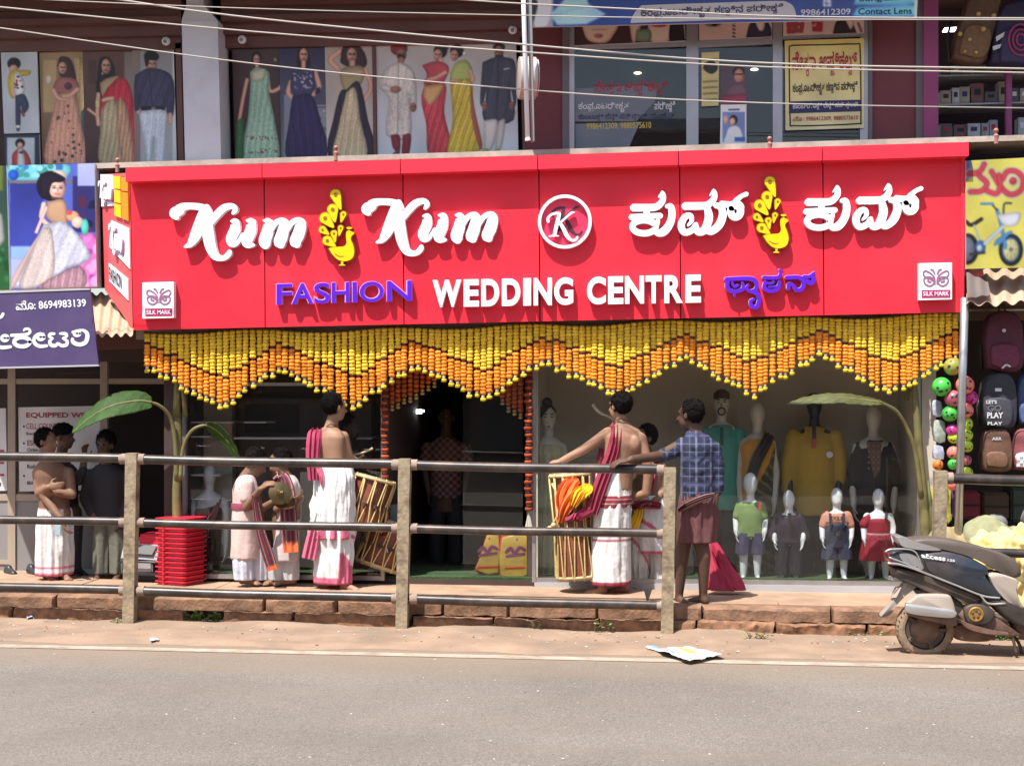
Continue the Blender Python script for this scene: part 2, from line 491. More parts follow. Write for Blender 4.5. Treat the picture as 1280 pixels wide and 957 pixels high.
# ------------------------------------------------------------------ continuous bodies: overlapping volumes melted into one skin
def cap_pts(a, b, ra, rb, n=12):
    a, b = Vector(a), Vector(b); d = b - a
    L = d.length; d = d.normalized() if L > 1e-7 else Vector((0, 0, 1))
    prof = [(-ra * 0.98, ra * 0.15), (-ra * 0.8, ra * 0.6), (-ra * 0.4, ra * 0.92), (0, ra), (L, rb), (L + rb * 0.4, rb * 0.92), (L + rb * 0.8, rb * 0.6), (L + rb * 0.98, rb * 0.15)]
    return a, d, prof, n
def ruffle(o, fn):                     # push a finished mesh in and out along its normals
    me = o.data; n = len(me.vertices); co = np.zeros(n * 3); no = np.zeros(n * 3)
    me.vertices.foreach_get('co', co); me.vertices.foreach_get('normal', no); co = co.reshape(-1, 3); no = no.reshape(-1, 3)
    k = np.array([fn(Vector(p)) for p in co]); me.vertices.foreach_set('co', (co + no * k[:, None]).ravel()); me.update()
class Body:
    def __init__(s): s.g = G()
    def cap(s, a, b, ra, rb):
        a, d, prof, n = cap_pts(a, b, ra, rb); s.g.lathe(a, d, prof, n)
    def chain(s, pts, rs):
        for i in range(len(pts) - 1): s.cap(pts[i], pts[i + 1], rs[i], rs[i + 1])
    def ell(s, c, r, rot=None): s.g.ball(c, 1.0, 16, 10, r, rot)
    def rings(s, rs, f, n=20):
        """rs: (centre, half width, half depth); f: horizontal facing"""
        f = Vector((f[0], f[1], 0)).normalized(); sd = Vector((f.y, -f.x, 0))
        out = []
        for c, a, b in rs:
            out.append([Vector(c) + sd * (a * math.cos(2 * math.pi * k / n)) + f * (b * math.sin(2 * math.pi * k / n)) for k in range(n)])
        s.g.loft(out)
    def head(s, c, f, h=0.225, tilt=0.0, face=True, ears=True):
        f = Vector((f[0], f[1], 0)).normalized(); sd = Vector((f.y, -f.x, 0)); up = (Vector((0, 0, 1)) + f * tilt).normalized(); fw = sd.cross(up) * -1
        if fw.dot(f) < 0: fw = -fw
        Rm = Matrix((sd, fw, up)).transposed(); k = h / 0.225
        at = lambda x, y, z: Vector(c) + Rm @ Vector((x * k, y * k, z * k))
        s.g.ball(at(0, -0.008, 0.025), k, 18, 12, (0.074, 0.092, 0.09), Rm)
        s.g.ball(at(0, 0.03, -0.04), k, 14, 10, (0.056, 0.06, 0.075), Rm)
        s.g.ball(at(0, 0.048, -0.092), k, 10, 8, (0.03, 0.032, 0.022), Rm)
        if face:
            s.cap(at(0, 0.085, 0.0), at(0, 0.104, -0.032), 0.010 * k, 0.016 * k)
            s.g.ball(at(0, 0.078, 0.028), k, 10, 6, (0.045, 0.018, 0.012), Rm)
            s.g.ball(at(0, 0.078, -0.065), k, 10, 6, (0.024, 0.016, 0.012), Rm)
        if ears:
            for q in (-1, 1): s.g.ball(at(q * 0.078, -0.005, -0.005), k, 8, 8, (0.010, 0.02, 0.032), Rm)
        return at
    def hand(s, w, d, n, spread=1.0, curl=0.5, thumb=1, k=1.0):
        """w wrist, d pointing direction, n the way the palm faces; fingers curl towards n"""
        d = Vector(d).normalized(); n = Vector(n); n = (n - d * n.dot(d)).normalized(); sd = d.cross(n) * thumb
        w = Vector(w)
        Rm = Matrix((sd, d, n)).transposed()
        s.g.ball(w + d * 0.05 * k, k, 12, 8, (0.038, 0.055, 0.016), Rm)
        for i, (off, ln) in enumerate(((0.028, 0.075), (0.010, 0.083), (-0.009, 0.078), (-0.027, 0.06))):
            a = w + d * 0.085 * k + sd * off * k
            d1 = (d + sd * off * 5 * spread * 0.6 + n * curl * 0.6).normalized(); b = a + d1 * ln * 0.5 * k
            d2 = (d1 + n * curl * 1.3).normalized(); c = b + d2 * ln * 0.5 * k
            s.chain([a, b, c], [0.0095 * k, 0.0088 * k, 0.0075 * k])
        a = w + d * 0.03 * k + sd * 0.03 * k; b = a + (d * 0.6 + sd * 0.9 + n * 0.2).normalized() * 0.04 * k; c = b + (d + sd * 0.3 + n * curl * .6).normalized() * 0.032 * k
        s.chain([a, b, c], [0.013 * k, 0.011 * k, 0.009 * k])
    def foot(s, an, d, k=1.0):
        d = Vector((d[0], d[1], 0)).normalized(); an = Vector(an)
        fl = an.z
        s.cap(an, an + Vector((0, 0, -0.04 * k)) - d * 0.02 * k, 0.036 * k, 0.034 * k)
        s.cap(an + Vector((0, 0, -0.03 * k)), an + d * 0.13 * k + Vector((0, 0, -0.055 * k)), 0.036 * k, 0.024 * k)
        sd = Vector((d.y, -d.x, 0))
        for i, q in enumerate((-0.03, -0.014, 0.0, 0.014, 0.028)):
            s.cap(an + d * 0.12 * k + sd * q * k + Vector((0, 0, -0.06 * k)), an + d * (0.165 - abs(i - 1) * 0.006) * k + sd * q * 1.15 * k + Vector((0, 0, -0.066 * k)), 0.014 * k, 0.0095 * k)
    def build(s, name, m, parent, voxel=0.009, it=4, col=None, label=None):
        me = bpy.data.meshes.new('raw'); me.from_pydata(s.g.v, [], s.g.f); me.update()
        o = bpy.data.objects.new('raw', me)
        md = o.modifiers.new('r', 'REMESH'); md.mode = 'VOXEL'; md.voxel_size = voxel; md.adaptivity = 0
        eo, dg = evaluated(o)
        em = bpy.data.meshes.new_from_object(eo, depsgraph=dg)
        bpy.data.objects.remove(o); bpy.data.meshes.remove(me)
        bm = bmesh.new(); bm.from_mesh(em); bpy.data.meshes.remove(em)
        for _ in range(it): bmesh.ops.smooth_vert(bm, verts=bm.verts, factor=0.5, use_axis_x=True, use_axis_y=True, use_axis_z=True)
        g = G(); g.v = [tuple(v.co) for v in bm.verts]; g.f = [tuple(v.index for v in f.verts) for f in bm.faces]; bm.free()
        if callable(col): g.c = [col(Vector(p)) for p in g.v]
        else: g.c = [col or (1, 1, 1)] * len(g.v)
        g.m = [0] * len(g.f)
        return mk(name, g, m, parent, smooth=True, noclean=True, label=label)
def hair(parent, at, k, m, r=(0.085, 0.094, 0.098), c=(0, -0.030, 0.036), amp=0.012, fr=26, name='hair', seed=0, cutz=None, cuty=None):
    """a lumpy mop fitted on a head made by Body.head"""
    bm = bmesh.new(); bmesh.ops.create_icosphere(bm, subdivisions=5, radius=1)
    g = G()
    for v in bm.verts:
        d = v.co.copy(); n = mnoise.noise(d * fr / 8 + Vector((seed, 0, 0))) * 0.6 + mnoise.noise(d * fr / 3.2 + Vector((seed, 3, 0))) * 0.5
        q = Vector((c[0] + d.x * (r[0] + amp * n), c[1] + d.y * (r[1] + amp * n), c[2] + d.z * (r[2] + amp * n)))
        if cuty is not None and q.z < cutz and q.y > cuty: q.y = cuty + (q.y - cuty) * 0.15
        g.v.append(tuple(at(*q)))
    g.f = [tuple(v.index for v in f.verts) for f in bm.faces]; g.c = [(1, 1, 1)] * len(g.v); bm.free()
    rr = random.Random(seed); cc = Vector(at(*c)); base = list(g.v)
    for _ in range(1500):                             # loose tufts that break the outline
        p = Vector(rr.choice(base)); nn = (p - cc).normalized(); tg = nn.orthogonal(); tg.rotate(Matrix.Rotation(rr.uniform(0, 6.28), 3, nn)); sdv = nn.cross(tg) * .0028
        l = rr.uniform(.010, .022); i = len(g.v); g.v += [tuple(p - nn * .004 + sdv), tuple(p - nn * .004 - sdv), tuple(p + nn * l * .55 + tg * l)]; g.f.append((i, i + 1, i + 2)); g.c += [(1, 1, 1)] * 3
    g.m = [0] * len(g.f)
    return mk(name, g, m, parent, smooth=True, noclean=True)
def skirt(name, rows, m, parent, f=(0, 1), n=112, colf=None, pleat=0.0, npl=14, seed=0, wrink=0.0, open_=False):
    """wrapped cloth: rows of (centre, half width, half depth) from waist to hem; folds deepen downwards"""
    f = Vector((f[0], f[1], 0)).normalized(); sd = Vector((f.y, -f.x, 0)); rg = random.Random(seed)
    ph = [rg.uniform(0, 6.28) for _ in range(4)]
    R2 = crom([(*c, a, b) for c, a, b in rows], 15)
    rings, cols = [], []
    for i, (x, y, z, a, b) in enumerate(R2):
        t = i / (len(R2) - 1); ring = []
        for k in range(n):
            an = 2 * math.pi * k / n
            fo = pleat * (0.25 + t) * (0.55 * math.sin(npl * an + ph[0] + 2 * t) + 0.3 * math.sin(npl * 1.7 * an + ph[1]) + 0.25 * math.sin(5 * an + ph[2] + 3 * t))
            p = Vector((x, y, z)); d = sd * math.cos(an) + f * math.sin(an)
            q = p + sd * (a * math.cos(an)) + f * (b * math.sin(an)) + d * fo
            if wrink: q += d * wrink * (.7 * mnoise.noise(Vector((math.cos(an) * 4.5, math.sin(an) * 4.5, q.z * 3.2 + 1.2 * math.sin(an * 2 + q.z * 5) + seed))) + .35 * mnoise.noise(Vector((math.cos(an) * 11, math.sin(an) * 11, q.z * 7 + 2 * an + seed))))
            ring.append(q); cols.append(colf(t, an, q) if colf else (1, 1, 1))
        rings.append(ring)
    g = G(); g.loft(rings, cols=cols)
    return mk(name, g, m, parent, smooth=True)
def band(name, path, width, m, parent, across, thick=0.012, ns=10, folds=3, amp=0.008, colf=None, seed=0):
    """a folded strip of cloth along a path; across = sideways direction(s)"""
    P = crom([tuple(p) for p in path], 6); N = len(P)
    Wd = width if hasattr(width, '__len__') else [width] * 2
    Wd = crom([(w,) for w in Wd], max(1, (N - 1) // max(1, len(Wd) - 1))) if len(Wd) > 2 else [(Wd[0] + (Wd[-1] - Wd[0]) * i / (N - 1),) for i in range(N)]
    A = across if isinstance(across, list) else [across, across]
    rings, cols = [], []
    for i in range(N):
        t = i / (N - 1); p = Vector(P[i][:3])
        d = (Vector(P[min(i + 1, N - 1)][:3]) - Vector(P[max(i - 1, 0)][:3])).normalized()
        q = t * (len(A) - 1); j = min(int(q), len(A) - 2); a = Vector(A[j]).lerp(Vector(A[j + 1]), q - j)
        a = (a - d * a.dot(d)).normalized(); nn = d.cross(a)
        w = Wd[min(i, len(Wd) - 1)][0]; ring = []
        for sgn in (1, -1):
            for k in range(ns):
                u = (k / (ns - 1) - 0.5) * sgn * -1
                h = amp * math.sin(folds * 2 * math.pi * u + seed + 1.5 * t) + amp * .5 * math.sin(folds * 4.3 * math.pi * u + seed)
                ring.append(p + a * (u * w) + nn * (h + sgn * thick / 2)); cols.append(colf(t, u) if colf else (1, 1, 1))
        rings.append(ring)
    g = G(); g.loft(rings, cols=cols)
    return mk(name, g, m, parent, smooth=60)

# ================================================================== the setting: road, earth, kerb, pavement
def asphalt_mat():
    m = bpy.data.materials.new('asphalt'); m.use_nodes = True; nt = m.node_tree; N, L = nt.nodes.new, nt.links.new
    b = nt.nodes['Principled BSDF']; b.inputs['Roughness'].default_value = 0.88; b.inputs['Specular IOR Level'].default_value = 0.25
    tc = N('ShaderNodeTexCoord')
    def nz(s, d=4, r=0.6):
        t = N('ShaderNodeTexNoise'); t.inputs['Scale'].default_value = s; t.inputs['Detail'].default_value = d; t.inputs['Roughness'].default_value = r
        L(tc.outputs['Object'], t.inputs['Vector']); return t
    vo = N('ShaderNodeTexVoronoi'); vo.inputs['Scale'].default_value = 120; L(tc.outputs['Object'], vo.inputs['Vector'])
    cr = N('ShaderNodeValToRGB'); cr.color_ramp.elements[0].position = 0.0; cr.color_ramp.elements[1].position = 1.0
    cr.color_ramp.elements[0].color = (0.126, 0.110, 0.094, 1); cr.color_ramp.elements[1].color = (0.262, 0.232, 0.20, 1)
    e = cr.color_ramp.elements.new(0.5); e.color = (0.178, 0.157, 0.135, 1)
    L(vo.outputs['Color'], cr.inputs[0])
    big = nz(0.55, 5); fine = nz(160, 3)
    mp = N('ShaderNodeMapping'); mp.inputs['Scale'].default_value = (0.25, 3.0, 1); L(tc.outputs['Object'], mp.inputs['Vector'])
    st = N('ShaderNodeTexNoise'); st.inputs['Scale'].default_value = 1.0; st.inputs['Detail'].default_value = 6; L(mp.outputs[0], st.inputs['Vector'])
    mx = N('ShaderNodeMix'); mx.data_type = 'RGBA'; mx.inputs[7].default_value = (0.185, 0.155, 0.122, 1)
    mr = N('ShaderNodeMapRange'); mr.inputs['From Min'].default_value = 0.42; mr.inputs['From Max'].default_value = 0.75; mr.inputs['To Max'].default_value = 0.5
    L(st.outputs['Fac'], mr.inputs['Value']); L(mr.outputs[0], mx.inputs[0]); L(cr.outputs[0], mx.inputs[6])
    mr2 = N('ShaderNodeMapRange'); mr2.inputs['From Min'].default_value = 0.3; mr2.inputs['From Max'].default_value = 0.7; mr2.inputs['To Min'].default_value = 0.86; mr2.inputs['To Max'].default_value = 1.14
    L(big.outputs['Fac'], mr2.inputs['Value'])
    sc_ = N('ShaderNodeVectorMath'); sc_.operation = 'SCALE'; L(mx.outputs[2], sc_.inputs[0]); L(mr2.outputs[0], sc_.inputs['Scale'])
    # earth blown in from the verge, thinning out into the lane
    sep = N('ShaderNodeSeparateXYZ'); L(tc.outputs['Object'], sep.inputs[0])
    ad = N('ShaderNodeMath'); ad.operation = 'MULTIPLY_ADD'; L(st.outputs['Fac'], ad.inputs[0]); ad.inputs[1].default_value = 0.9; L(sep.outputs['Y'], ad.inputs[2])
    mr3 = N('ShaderNodeMapRange'); mr3.inputs['From Min'].default_value = 10.7; mr3.inputs['From Max'].default_value = 11.75; mr3.inputs['To Max'].default_value = 0.8
    L(ad.outputs[0], mr3.inputs['Value'])
    m3 = N('ShaderNodeMix'); m3.data_type = 'RGBA'; m3.inputs[7].default_value = (0.25, 0.185, 0.132, 1)
    L(mr3.outputs[0], m3.inputs[0]); L(sc_.outputs[0], m3.inputs[6]); L(m3.outputs[2], b.inputs['Base Color'])
    ht = N('ShaderNodeMath'); ht.operation = 'ADD'; L(vo.outputs['Distance'], ht.inputs[0]); L(fine.outputs['Fac'], ht.inputs[1])
    bp = N('ShaderNodeBump'); bp.inputs['Strength'].default_value = 0.4; bp.inputs['Distance'].default_value = 0.006
    L(ht.outputs[0], bp.inputs['Height']); L(bp.outputs[0], b.inputs['Normal'])
    return m
M_ASPH = asphalt_mat()
M_EARTH = mat('red_earth', (0.30, 0.21, 0.15), 0.95, nz=(3.0, 0.22, 8), bump=(45, 0.5), dirt=((0.20, 0.155, 0.12), 1.6, 0.75), spec=0.1)
M_GROUND = mat('bare_ground', (0.25, 0.18, 0.13), 0.95, nz=(0.6, 0.2))
M_LINE = mat('worn_line_paint', (0.40, 0.335, 0.265), 0.85, nz=(6, 0.15), dirt=((0.24, 0.185, 0.135), 5, 0.9), spec=0.2)
M_KERB = mat('laterite_kerb', (0.26, 0.152, 0.098), 0.95, nz=(9, 0.35, 8), bump=(38, 0.9), dirt=((0.115, 0.075, 0.055), 6, 0.75), spec=0.1)
M_KERB2 = mat('rough_laterite_kerb', (0.28, 0.15, 0.088), 0.95, nz=(14, 0.4, 8), bump=(26, 1.0), dirt=((0.10, 0.062, 0.045), 9, 0.7), spec=0.1)
M_SLAB = mat('dusty_pavement_slab', (0.38, 0.255, 0.175), 0.92, nz=(4, 0.18, 7), bump=(60, 0.25), dirt=((0.22, 0.15, 0.105), 2.6, 0.6), spec=0.15)

def sheet(name, x0, x1, y0, y1, dz, m, nx=2, ny=2, kind='structure', rough=0.0, edge=None):
    g = G(); vs = []
    for j in range(ny):
        for i in range(nx):
            x = x0 + (x1 - x0) * i / (nx - 1); y = y0 + (y1 - y0) * j / (ny - 1); z = gz(x) + dz
            if rough: z += rough * mnoise.noise(Vector((x * 2.2, y * 5, 0))) + rough * .5 * mnoise.noise(Vector((x * 9, y * 12, 4)))
            if name == 'roadside_earth' and y > 12.15: z += min(1, (y - 12.15) / .2) * .035 * max(0, .35 + mnoise.noise(Vector((x * 1.1, 3, 9))) + .5 * mnoise.noise(Vector((x * 4.3, y * 3, 2))))
            if edge and j == 0: y += edge * mnoise.noise(Vector((x * 1.7, 7, 0))) + edge * .5 * mnoise.noise(Vector((x * 8, 3, 0))); z = gz(x) + .0012
            vs.append((x, y, z))
    g.add(vs, [(j * nx + i, j * nx + i + 1, (j + 1) * nx + i + 1, (j + 1) * nx + i) for j in range(ny - 1) for i in range(nx - 1)])
    return mk(name, g, m, kind=kind, origin=(0, 0, 0), smooth=True)
sheet('ground', -400, 400, -400, 400, -0.03, M_GROUND)
sheet('road', -60, 60, -3.5, 12.6, 0.0, M_ASPH, 60, 20)
sheet('edge_line', -30, 30, 11.08, 11.22, 0.004, M_LINE, 200, 3)
sheet('roadside_earth', -30, 30, 11.34, 12.7, 0.020, M_EARTH, 420, 16, rough=0.012, edge=0.12)

kerb = mk('kerb', G().box(-22, 22, 12.62, 12.75, -0.3, 0.1), M_KERB, kind='structure', origin=(0, 12.62, 0))
def stone(x0, x1, y0, y1, z0, z1, rough, m, nx=10, seed=0, parent=kerb, name='kerb_stone', ny=3, nzz=4):
    bm = bmesh.new()
    g = G(); vs = {}; fs = []
    def key(i, j, k):
        if (i, j, k) not in vs:
            x = x0 + (x1 - x0) * i / nx; y = y0 + (y1 - y0) * j / ny; z = z0 + (z1 - z0) * k / nzz
            p = Vector((x, y, z)); e = 0
            # worn arrises
            ex = min(i, nx - i) == 0; ey = j == 0; ez = k == nzz
            d = Vector((0, 0, 0))
            if ex and ey: d += Vector(((1 if i == 0 else -1) * 0.012, 0.012, 0))
            if ey and ez: d += Vector((0, 0.014, -0.008))
            n = mnoise.noise_vector(p * 7 + Vector((seed, 0, 0))) * rough + mnoise.noise_vector(p * 19 + Vector((0, seed, 0))) * rough * 0.6
            if k == nzz and not ey: n.z *= 0.25
            if ex: n.x *= 0.4
            vs[(i, j, k)] = (len(g.v)); q = p + d + n; g.v.append((q.x, q.y, q.z + gz(x))); g.c.append((1, 1, 1))
        return vs[(i, j, k)]
    for i in range(nx):
        for k in range(nzz): fs.append((key(i, 0, k), key(i + 1, 0, k), key(i + 1, 0, k + 1), key(i, 0, k + 1)))
        for j in range(ny): fs.append((key(i, j, nzz), key(i + 1, j, nzz), key(i + 1, j + 1, nzz), key(i, j + 1, nzz)))
    for i in (0, nx):
        for j in range(ny):
            for k in range(nzz): fs.append((key(i, j, k), key(i, j + 1, k), key(i, j + 1, k + 1), key(i, j, k + 1)))
    g.f = fs; g.m = [0] * len(fs); bm.free()
    return mk(name, g, m, parent, smooth=35)
rg = random.Random(3)
x = -7.2; i = 0
while x < 6.4:
    w = rg.uniform(0.5, 1.25)
    stone(x + 0.003, x + w - 0.003, 12.43 + rg.uniform(-0.008, 0.01), 12.62, 0.118, KERB_H + rg.uniform(-0.012, 0.004), 0.011, M_KERB, seed=i, nx=24, nzz=5)
    x += w; i += 1
x = -7.2; HOLE = (W(231, 775, 12.4).x, W(277, 775, 12.4).x)
while x < 6.4:
    w = rg.uniform(0.45, 1.0)
    if x < HOLE[0] < x + w: w = HOLE[0] - x
    if HOLE[0] - 1e-6 <= x < HOLE[1] - 0.02: x = HOLE[1]; continue
    if w > 0.06: stone(x + 0.004, x + w - 0.004, 12.385 + rg.uniform(-0.012, 0.01), 12.62, -0.03, 0.115 + rg.uniform(-0.008, 0.003), 0.024, M_KERB2, seed=i * 3.1, nx=30, nzz=7)
    x += w; i += 1
pave = mk('pavement', G().box(-22, 22, 12.615, 13.6, -0.3, 0.12).box(-22, W(222, 700, 13.9).x, 13.6, 15, -0.3, 0.12), M_SLAB, kind='structure', origin=(0, 13, 0))
x = -7.5; i = 0
xl = W(222, 700, 13.6).x
while x < 6.6:
    w = rg.uniform(1.05, 1.4)
    yb = 14.35 if x + w < xl + 0.2 else 13.56
    g = G(); dz = rg.uniform(-0.004, 0.004); xs = np.linspace(x + 0.004, x + w - 0.004, 4); sk = rg.uniform(-0.1, 0.1)
    vs = []
    for zz in (0.1, KERB_H):
        for yy in (12.625, yb):
            for a in xs: vs.append((a + sk * (yy - 12.6) * .4, yy, gz(a) + zz + (dz if zz > 0.1 else 0)))
    g.add(vs, [(i_, i_ + 1, i_ + 5, i_ + 4) for i_ in (8, 9, 10)] + [(i_, i_ + 1, i_ + 9, i_ + 8) for i_ in (0, 1, 2)] + [(4 + i_, 5 + i_, 13 + i_, 12 + i_) for i_ in (0, 1, 2)] + [(0, 4, 12, 8), (3, 7, 15, 11)])
    mk('paving_slab', g, M_SLAB, pave)
    x += w; i += 1

# ================================================================== shared materials
M_MAROON = mat('maroon_paint', (0.165, 0.036, 0.042), 0.6, nz=(2, 0.12))
M_BROWN = mat('brown_wood_trim', (0.135, 0.058, 0.048), 0.55, nz=(3, 0.18))
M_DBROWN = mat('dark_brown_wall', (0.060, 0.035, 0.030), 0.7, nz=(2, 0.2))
M_OFFW = mat('offwhite_plaster', (0.62, 0.63, 0.67), 0.8, nz=(1.5, 0.08), dirt=((0.38, 0.37, 0.38), 2, 0.4))
M_LEDGE = mat('cement_ledge', (0.50, 0.41, 0.34), 0.9, nz=(4, 0.2), dirt=((0.25, 0.19, 0.16), 3, 0.7), bump=(30, 0.3))
M_ALU = mat('aluminium_frame', (0.46, 0.45, 0.47), 0.42, metal=0.55, nz=(5, 0.08))
M_BEIGE = mat('beige_frame_paint', (0.36, 0.29, 0.225), 0.6, nz=(4, 0.12))
M_GLASS = glass_mat('window_glass', (0.965, 0.975, 0.965), 1.5, film=((0.36, 0.33, 0.29), 0.010))
M_GLASSU = glass_mat('tinted_upper_glass', (0.72, 0.72, 0.74), 1.55, film=((0.3, 0.3, 0.3), 0.03))
M_RED = mat('red_sign_panel', (0.80, 0.026, 0.049), 0.36, nz=(0.5, 0.05, 7), bump=(1.1, .12), dirt=((.66, .05, .07), 1.1, .35), spec=0.35)
M_RED2 = mat('red_sign_visor', (0.84, 0.032, 0.058), 0.38, nz=(0.8, 0.04), spec=0.4)
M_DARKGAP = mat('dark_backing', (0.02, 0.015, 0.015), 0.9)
M_WLET = mat('white_acrylic', (0.86, 0.87, 0.92), 0.35, spec=0.4)
M_PURP = mat('purple_acrylic', (0.105, 0.012, 0.55), 0.35, spec=0.4)
M_LILAC = mat('lilac_letter_edge', (0.62, 0.42, 0.82), 0.4)
M_YEL = mat('yellow_acrylic', (0.92, 0.60, 0.004), 0.38, spec=0.4)
M_AMBER = mat('amber_edge', (0.30, 0.12, 0.004), 0.5)
M_PRINT = Vc('printed_sheet', 0.45)
M_PRINTG = Vc('glossy_printed_flex', 0.35, spec=0.35)
M_WHITE = mat('white_gloss_paint', (0.78, 0.78, 0.78), 0.35)
M_CREAM = mat('cream_wall', (0.33, 0.29, 0.235), 0.85, nz=(1, 0.1))
M_GREY = mat('grey_panel', (0.24, 0.225, 0.225), 0.6, nz=(2, 0.1))
M_STEEL = mat('steel_pipe', (0.42, 0.42, 0.43), 0.35, metal=0.7, nz=(8, 0.15))
M_ROOF = mat('tan_corrugated_sheet', (0.50, 0.34, 0.235), 0.75, nz=(3, 0.2), dirt=((0.27, 0.17, 0.12), 3, 0.6))

def slab_obj(name, px0, py0, px1, py1, y0, y1, m, parent=None, **k):
    return mk(name, G().pbox(px0, py0, px1, py1, y0, y1), m, parent, **k)

# ================================================================== the main shop: building, interior, glass
shop_x0, shop_x1 = W(222, 600, YG).x, W(1152, 600, YG).x
FLZ = 0.30
bld = thing('shop_building', 'brown two storey shop building behind the red signboard', 'building', ((shop_x0 + shop_x1) / 2, YG, 0.1))
M_MAT = mat('green_turf_mat', (0.035, 0.075, 0.025), 0.95, nz=(60, 0.4), bump=(120, 0.8))
M_MARB = mat('grey_marble_plinth', (0.40, 0.40, 0.41), 0.45, nz=(3, 0.08))
g = G().box(shop_x0, shop_x1, YG + 0.06, 19.5, -0.2, FLZ - 0.01)
mk('shop_floor', g, M_DBROWN, bld)
mk('turf_mat', G().box(shop_x0 + 0.02, shop_x1 - 0.02, YG + 0.07, 14.5, FLZ - 0.012, FLZ + 0.012), M_MAT, bld)
mk('plinth', G().box(W(668, 700, YG).x, shop_x1, YG - 0.012, YG + 0.055, 0.05, FLZ - 0.02), M_MARB, bld)
xd0, xd1 = W(483, 600, YG).x, W(664, 600, YG).x
ZC = 2.78
M_BAYW = mat('taupe_display_wall', (0.60, 0.53, 0.44), 0.8, nz=(1.2, 0.1))
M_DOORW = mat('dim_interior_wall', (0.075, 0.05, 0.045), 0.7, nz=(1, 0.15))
mk('display_wall', G().box(xd1, shop_x1, 14.75, 14.85, FLZ, ZC), M_BAYW, bld)
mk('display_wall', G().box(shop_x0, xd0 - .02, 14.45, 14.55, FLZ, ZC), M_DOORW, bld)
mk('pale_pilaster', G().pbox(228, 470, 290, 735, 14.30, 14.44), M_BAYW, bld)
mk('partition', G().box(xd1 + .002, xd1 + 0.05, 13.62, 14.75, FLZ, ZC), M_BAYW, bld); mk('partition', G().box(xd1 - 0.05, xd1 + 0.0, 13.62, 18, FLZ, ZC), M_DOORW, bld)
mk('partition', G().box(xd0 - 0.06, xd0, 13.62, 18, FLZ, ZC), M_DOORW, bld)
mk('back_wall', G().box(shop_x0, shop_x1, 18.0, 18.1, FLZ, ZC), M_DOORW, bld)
mk('ceiling', G().box(shop_x0 - .3, shop_x1 + .3, 13.72, 19.5, ZC, ZC + 0.1), mat('white_ceiling', (.80, .78, .74), .8), bld)
mk('end_wall', G().box(shop_x1, shop_x1 + 0.12, YG - 0.02, 18, 0.1, ZC), M_BAYW, bld)
mk('end_wall', G().box(shop_x0 - 0.12, shop_x0, YG - 0.02, 18, 0.1, ZC), M_DBROWN, bld)
mk('soffit_board', G().pquad([(170, 405), (1202, 385), (1202, 402), (170, 424)], 13.42, 13.48), mat('grey_soffit', (0.40, 0.36, 0.33), 0.7), bld)
# panes with frames
def pane(px0, px1, parent=bld):
    a, b = W(px0, 600, YG).x, W(px1, 600, YG).x
    f = mk('window_frame', G().box(a - .02, a + 0.012, YG - .01, YG + 0.05, FLZ - .02, ZC).box(b - 0.012, b + .02, YG - .01, YG + 0.05, FLZ - .02, ZC).box(a + .012, b - .012, YG, YG + .04, FLZ - .02, FLZ + .02), M_STEEL, parent)
    mk('glass_pane', G().box(a + 0.012, b - 0.012, YG + .014, YG + 0.022, FLZ + .02, ZC), M_GLASS, f)
pane(231, 478); pane(668, 1148)
mk('door_leaf', G().box(xd1 - 0.62, xd1 - 0.08, YG + .05, YG + .06, FLZ + .02, 2.4), M_GLASS, bld)
# left bay shelves: glass shelves with bright front edges, one dark cupboard face
M_SHELFE = mat('shelf_edge', (0.72, 0.72, 0.70), 0.3)
for (a, py, b) in ((232, 478, 470), (232, 527, 305), (292, 527, 332), (232, 545, 262), (292, 547, 465), (232, 593, 275)):
    mk('shelf', G().pbox(a, py, b, py + (4 if py == 478 else 1.6), 13.9, 14.3), M_SHELFE, bld)
mk('cupboard', G().pbox(300, 498, 464, 720, 14.28, 14.45), mat('dark_laminate', (0.07, 0.045, 0.04), 0.35), bld)
mk('cupboard_panel', G().pbox(306, 505, 374, 540, 14.265, 14.28), mat('dark_glass_panel', (0.03, 0.025, 0.025), 0.15), bld)
mk('pale_panel', G().pbox(375, 590, 392, 716, 14.22, 14.28), M_BAYW, bld)
mk('pale_panel', G().pbox(520, 700, 545, 716, 16.0, 16.05), M_DOORW, bld)
# a lit lamp under the ceiling inside the door
mk('tube_lamp', G().pbox(508, 511.5, 526, 517, 15.2, 15.28).pbox(524, 512, 529, 515, 15.2, 15.28), mat('lit_tube', (0.9, 0.9, 0.9), 0.4, emit=((0.95, 0.97, 1.0), 2.2)), bld)
mat('lit_panel', (0.9, 0.9, 0.9), 0.4, emit=((1.0, 0.95, 0.85), 4.0))

# upper floor
YU = 14.2
mk('upper_wall', G().box(W(-120, 100, YU).x, W(1172, 100, YU).x, YU + .15, YU + 0.3, 3.0, 6.3), M_DBROWN, bld)
mk('overhang', G().box(W(-160, 100, 13.3).x, W(1500, 100, 13.3).x, 12.95, 17.6, 5.76, 6.0), M_BROWN, bld)
mk('floor_slab', G().box(W(-120, 100, YU).x, W(1500, 100, YU).x, 13.75, 18, 3.3, 3.9), M_DBROWN, bld)
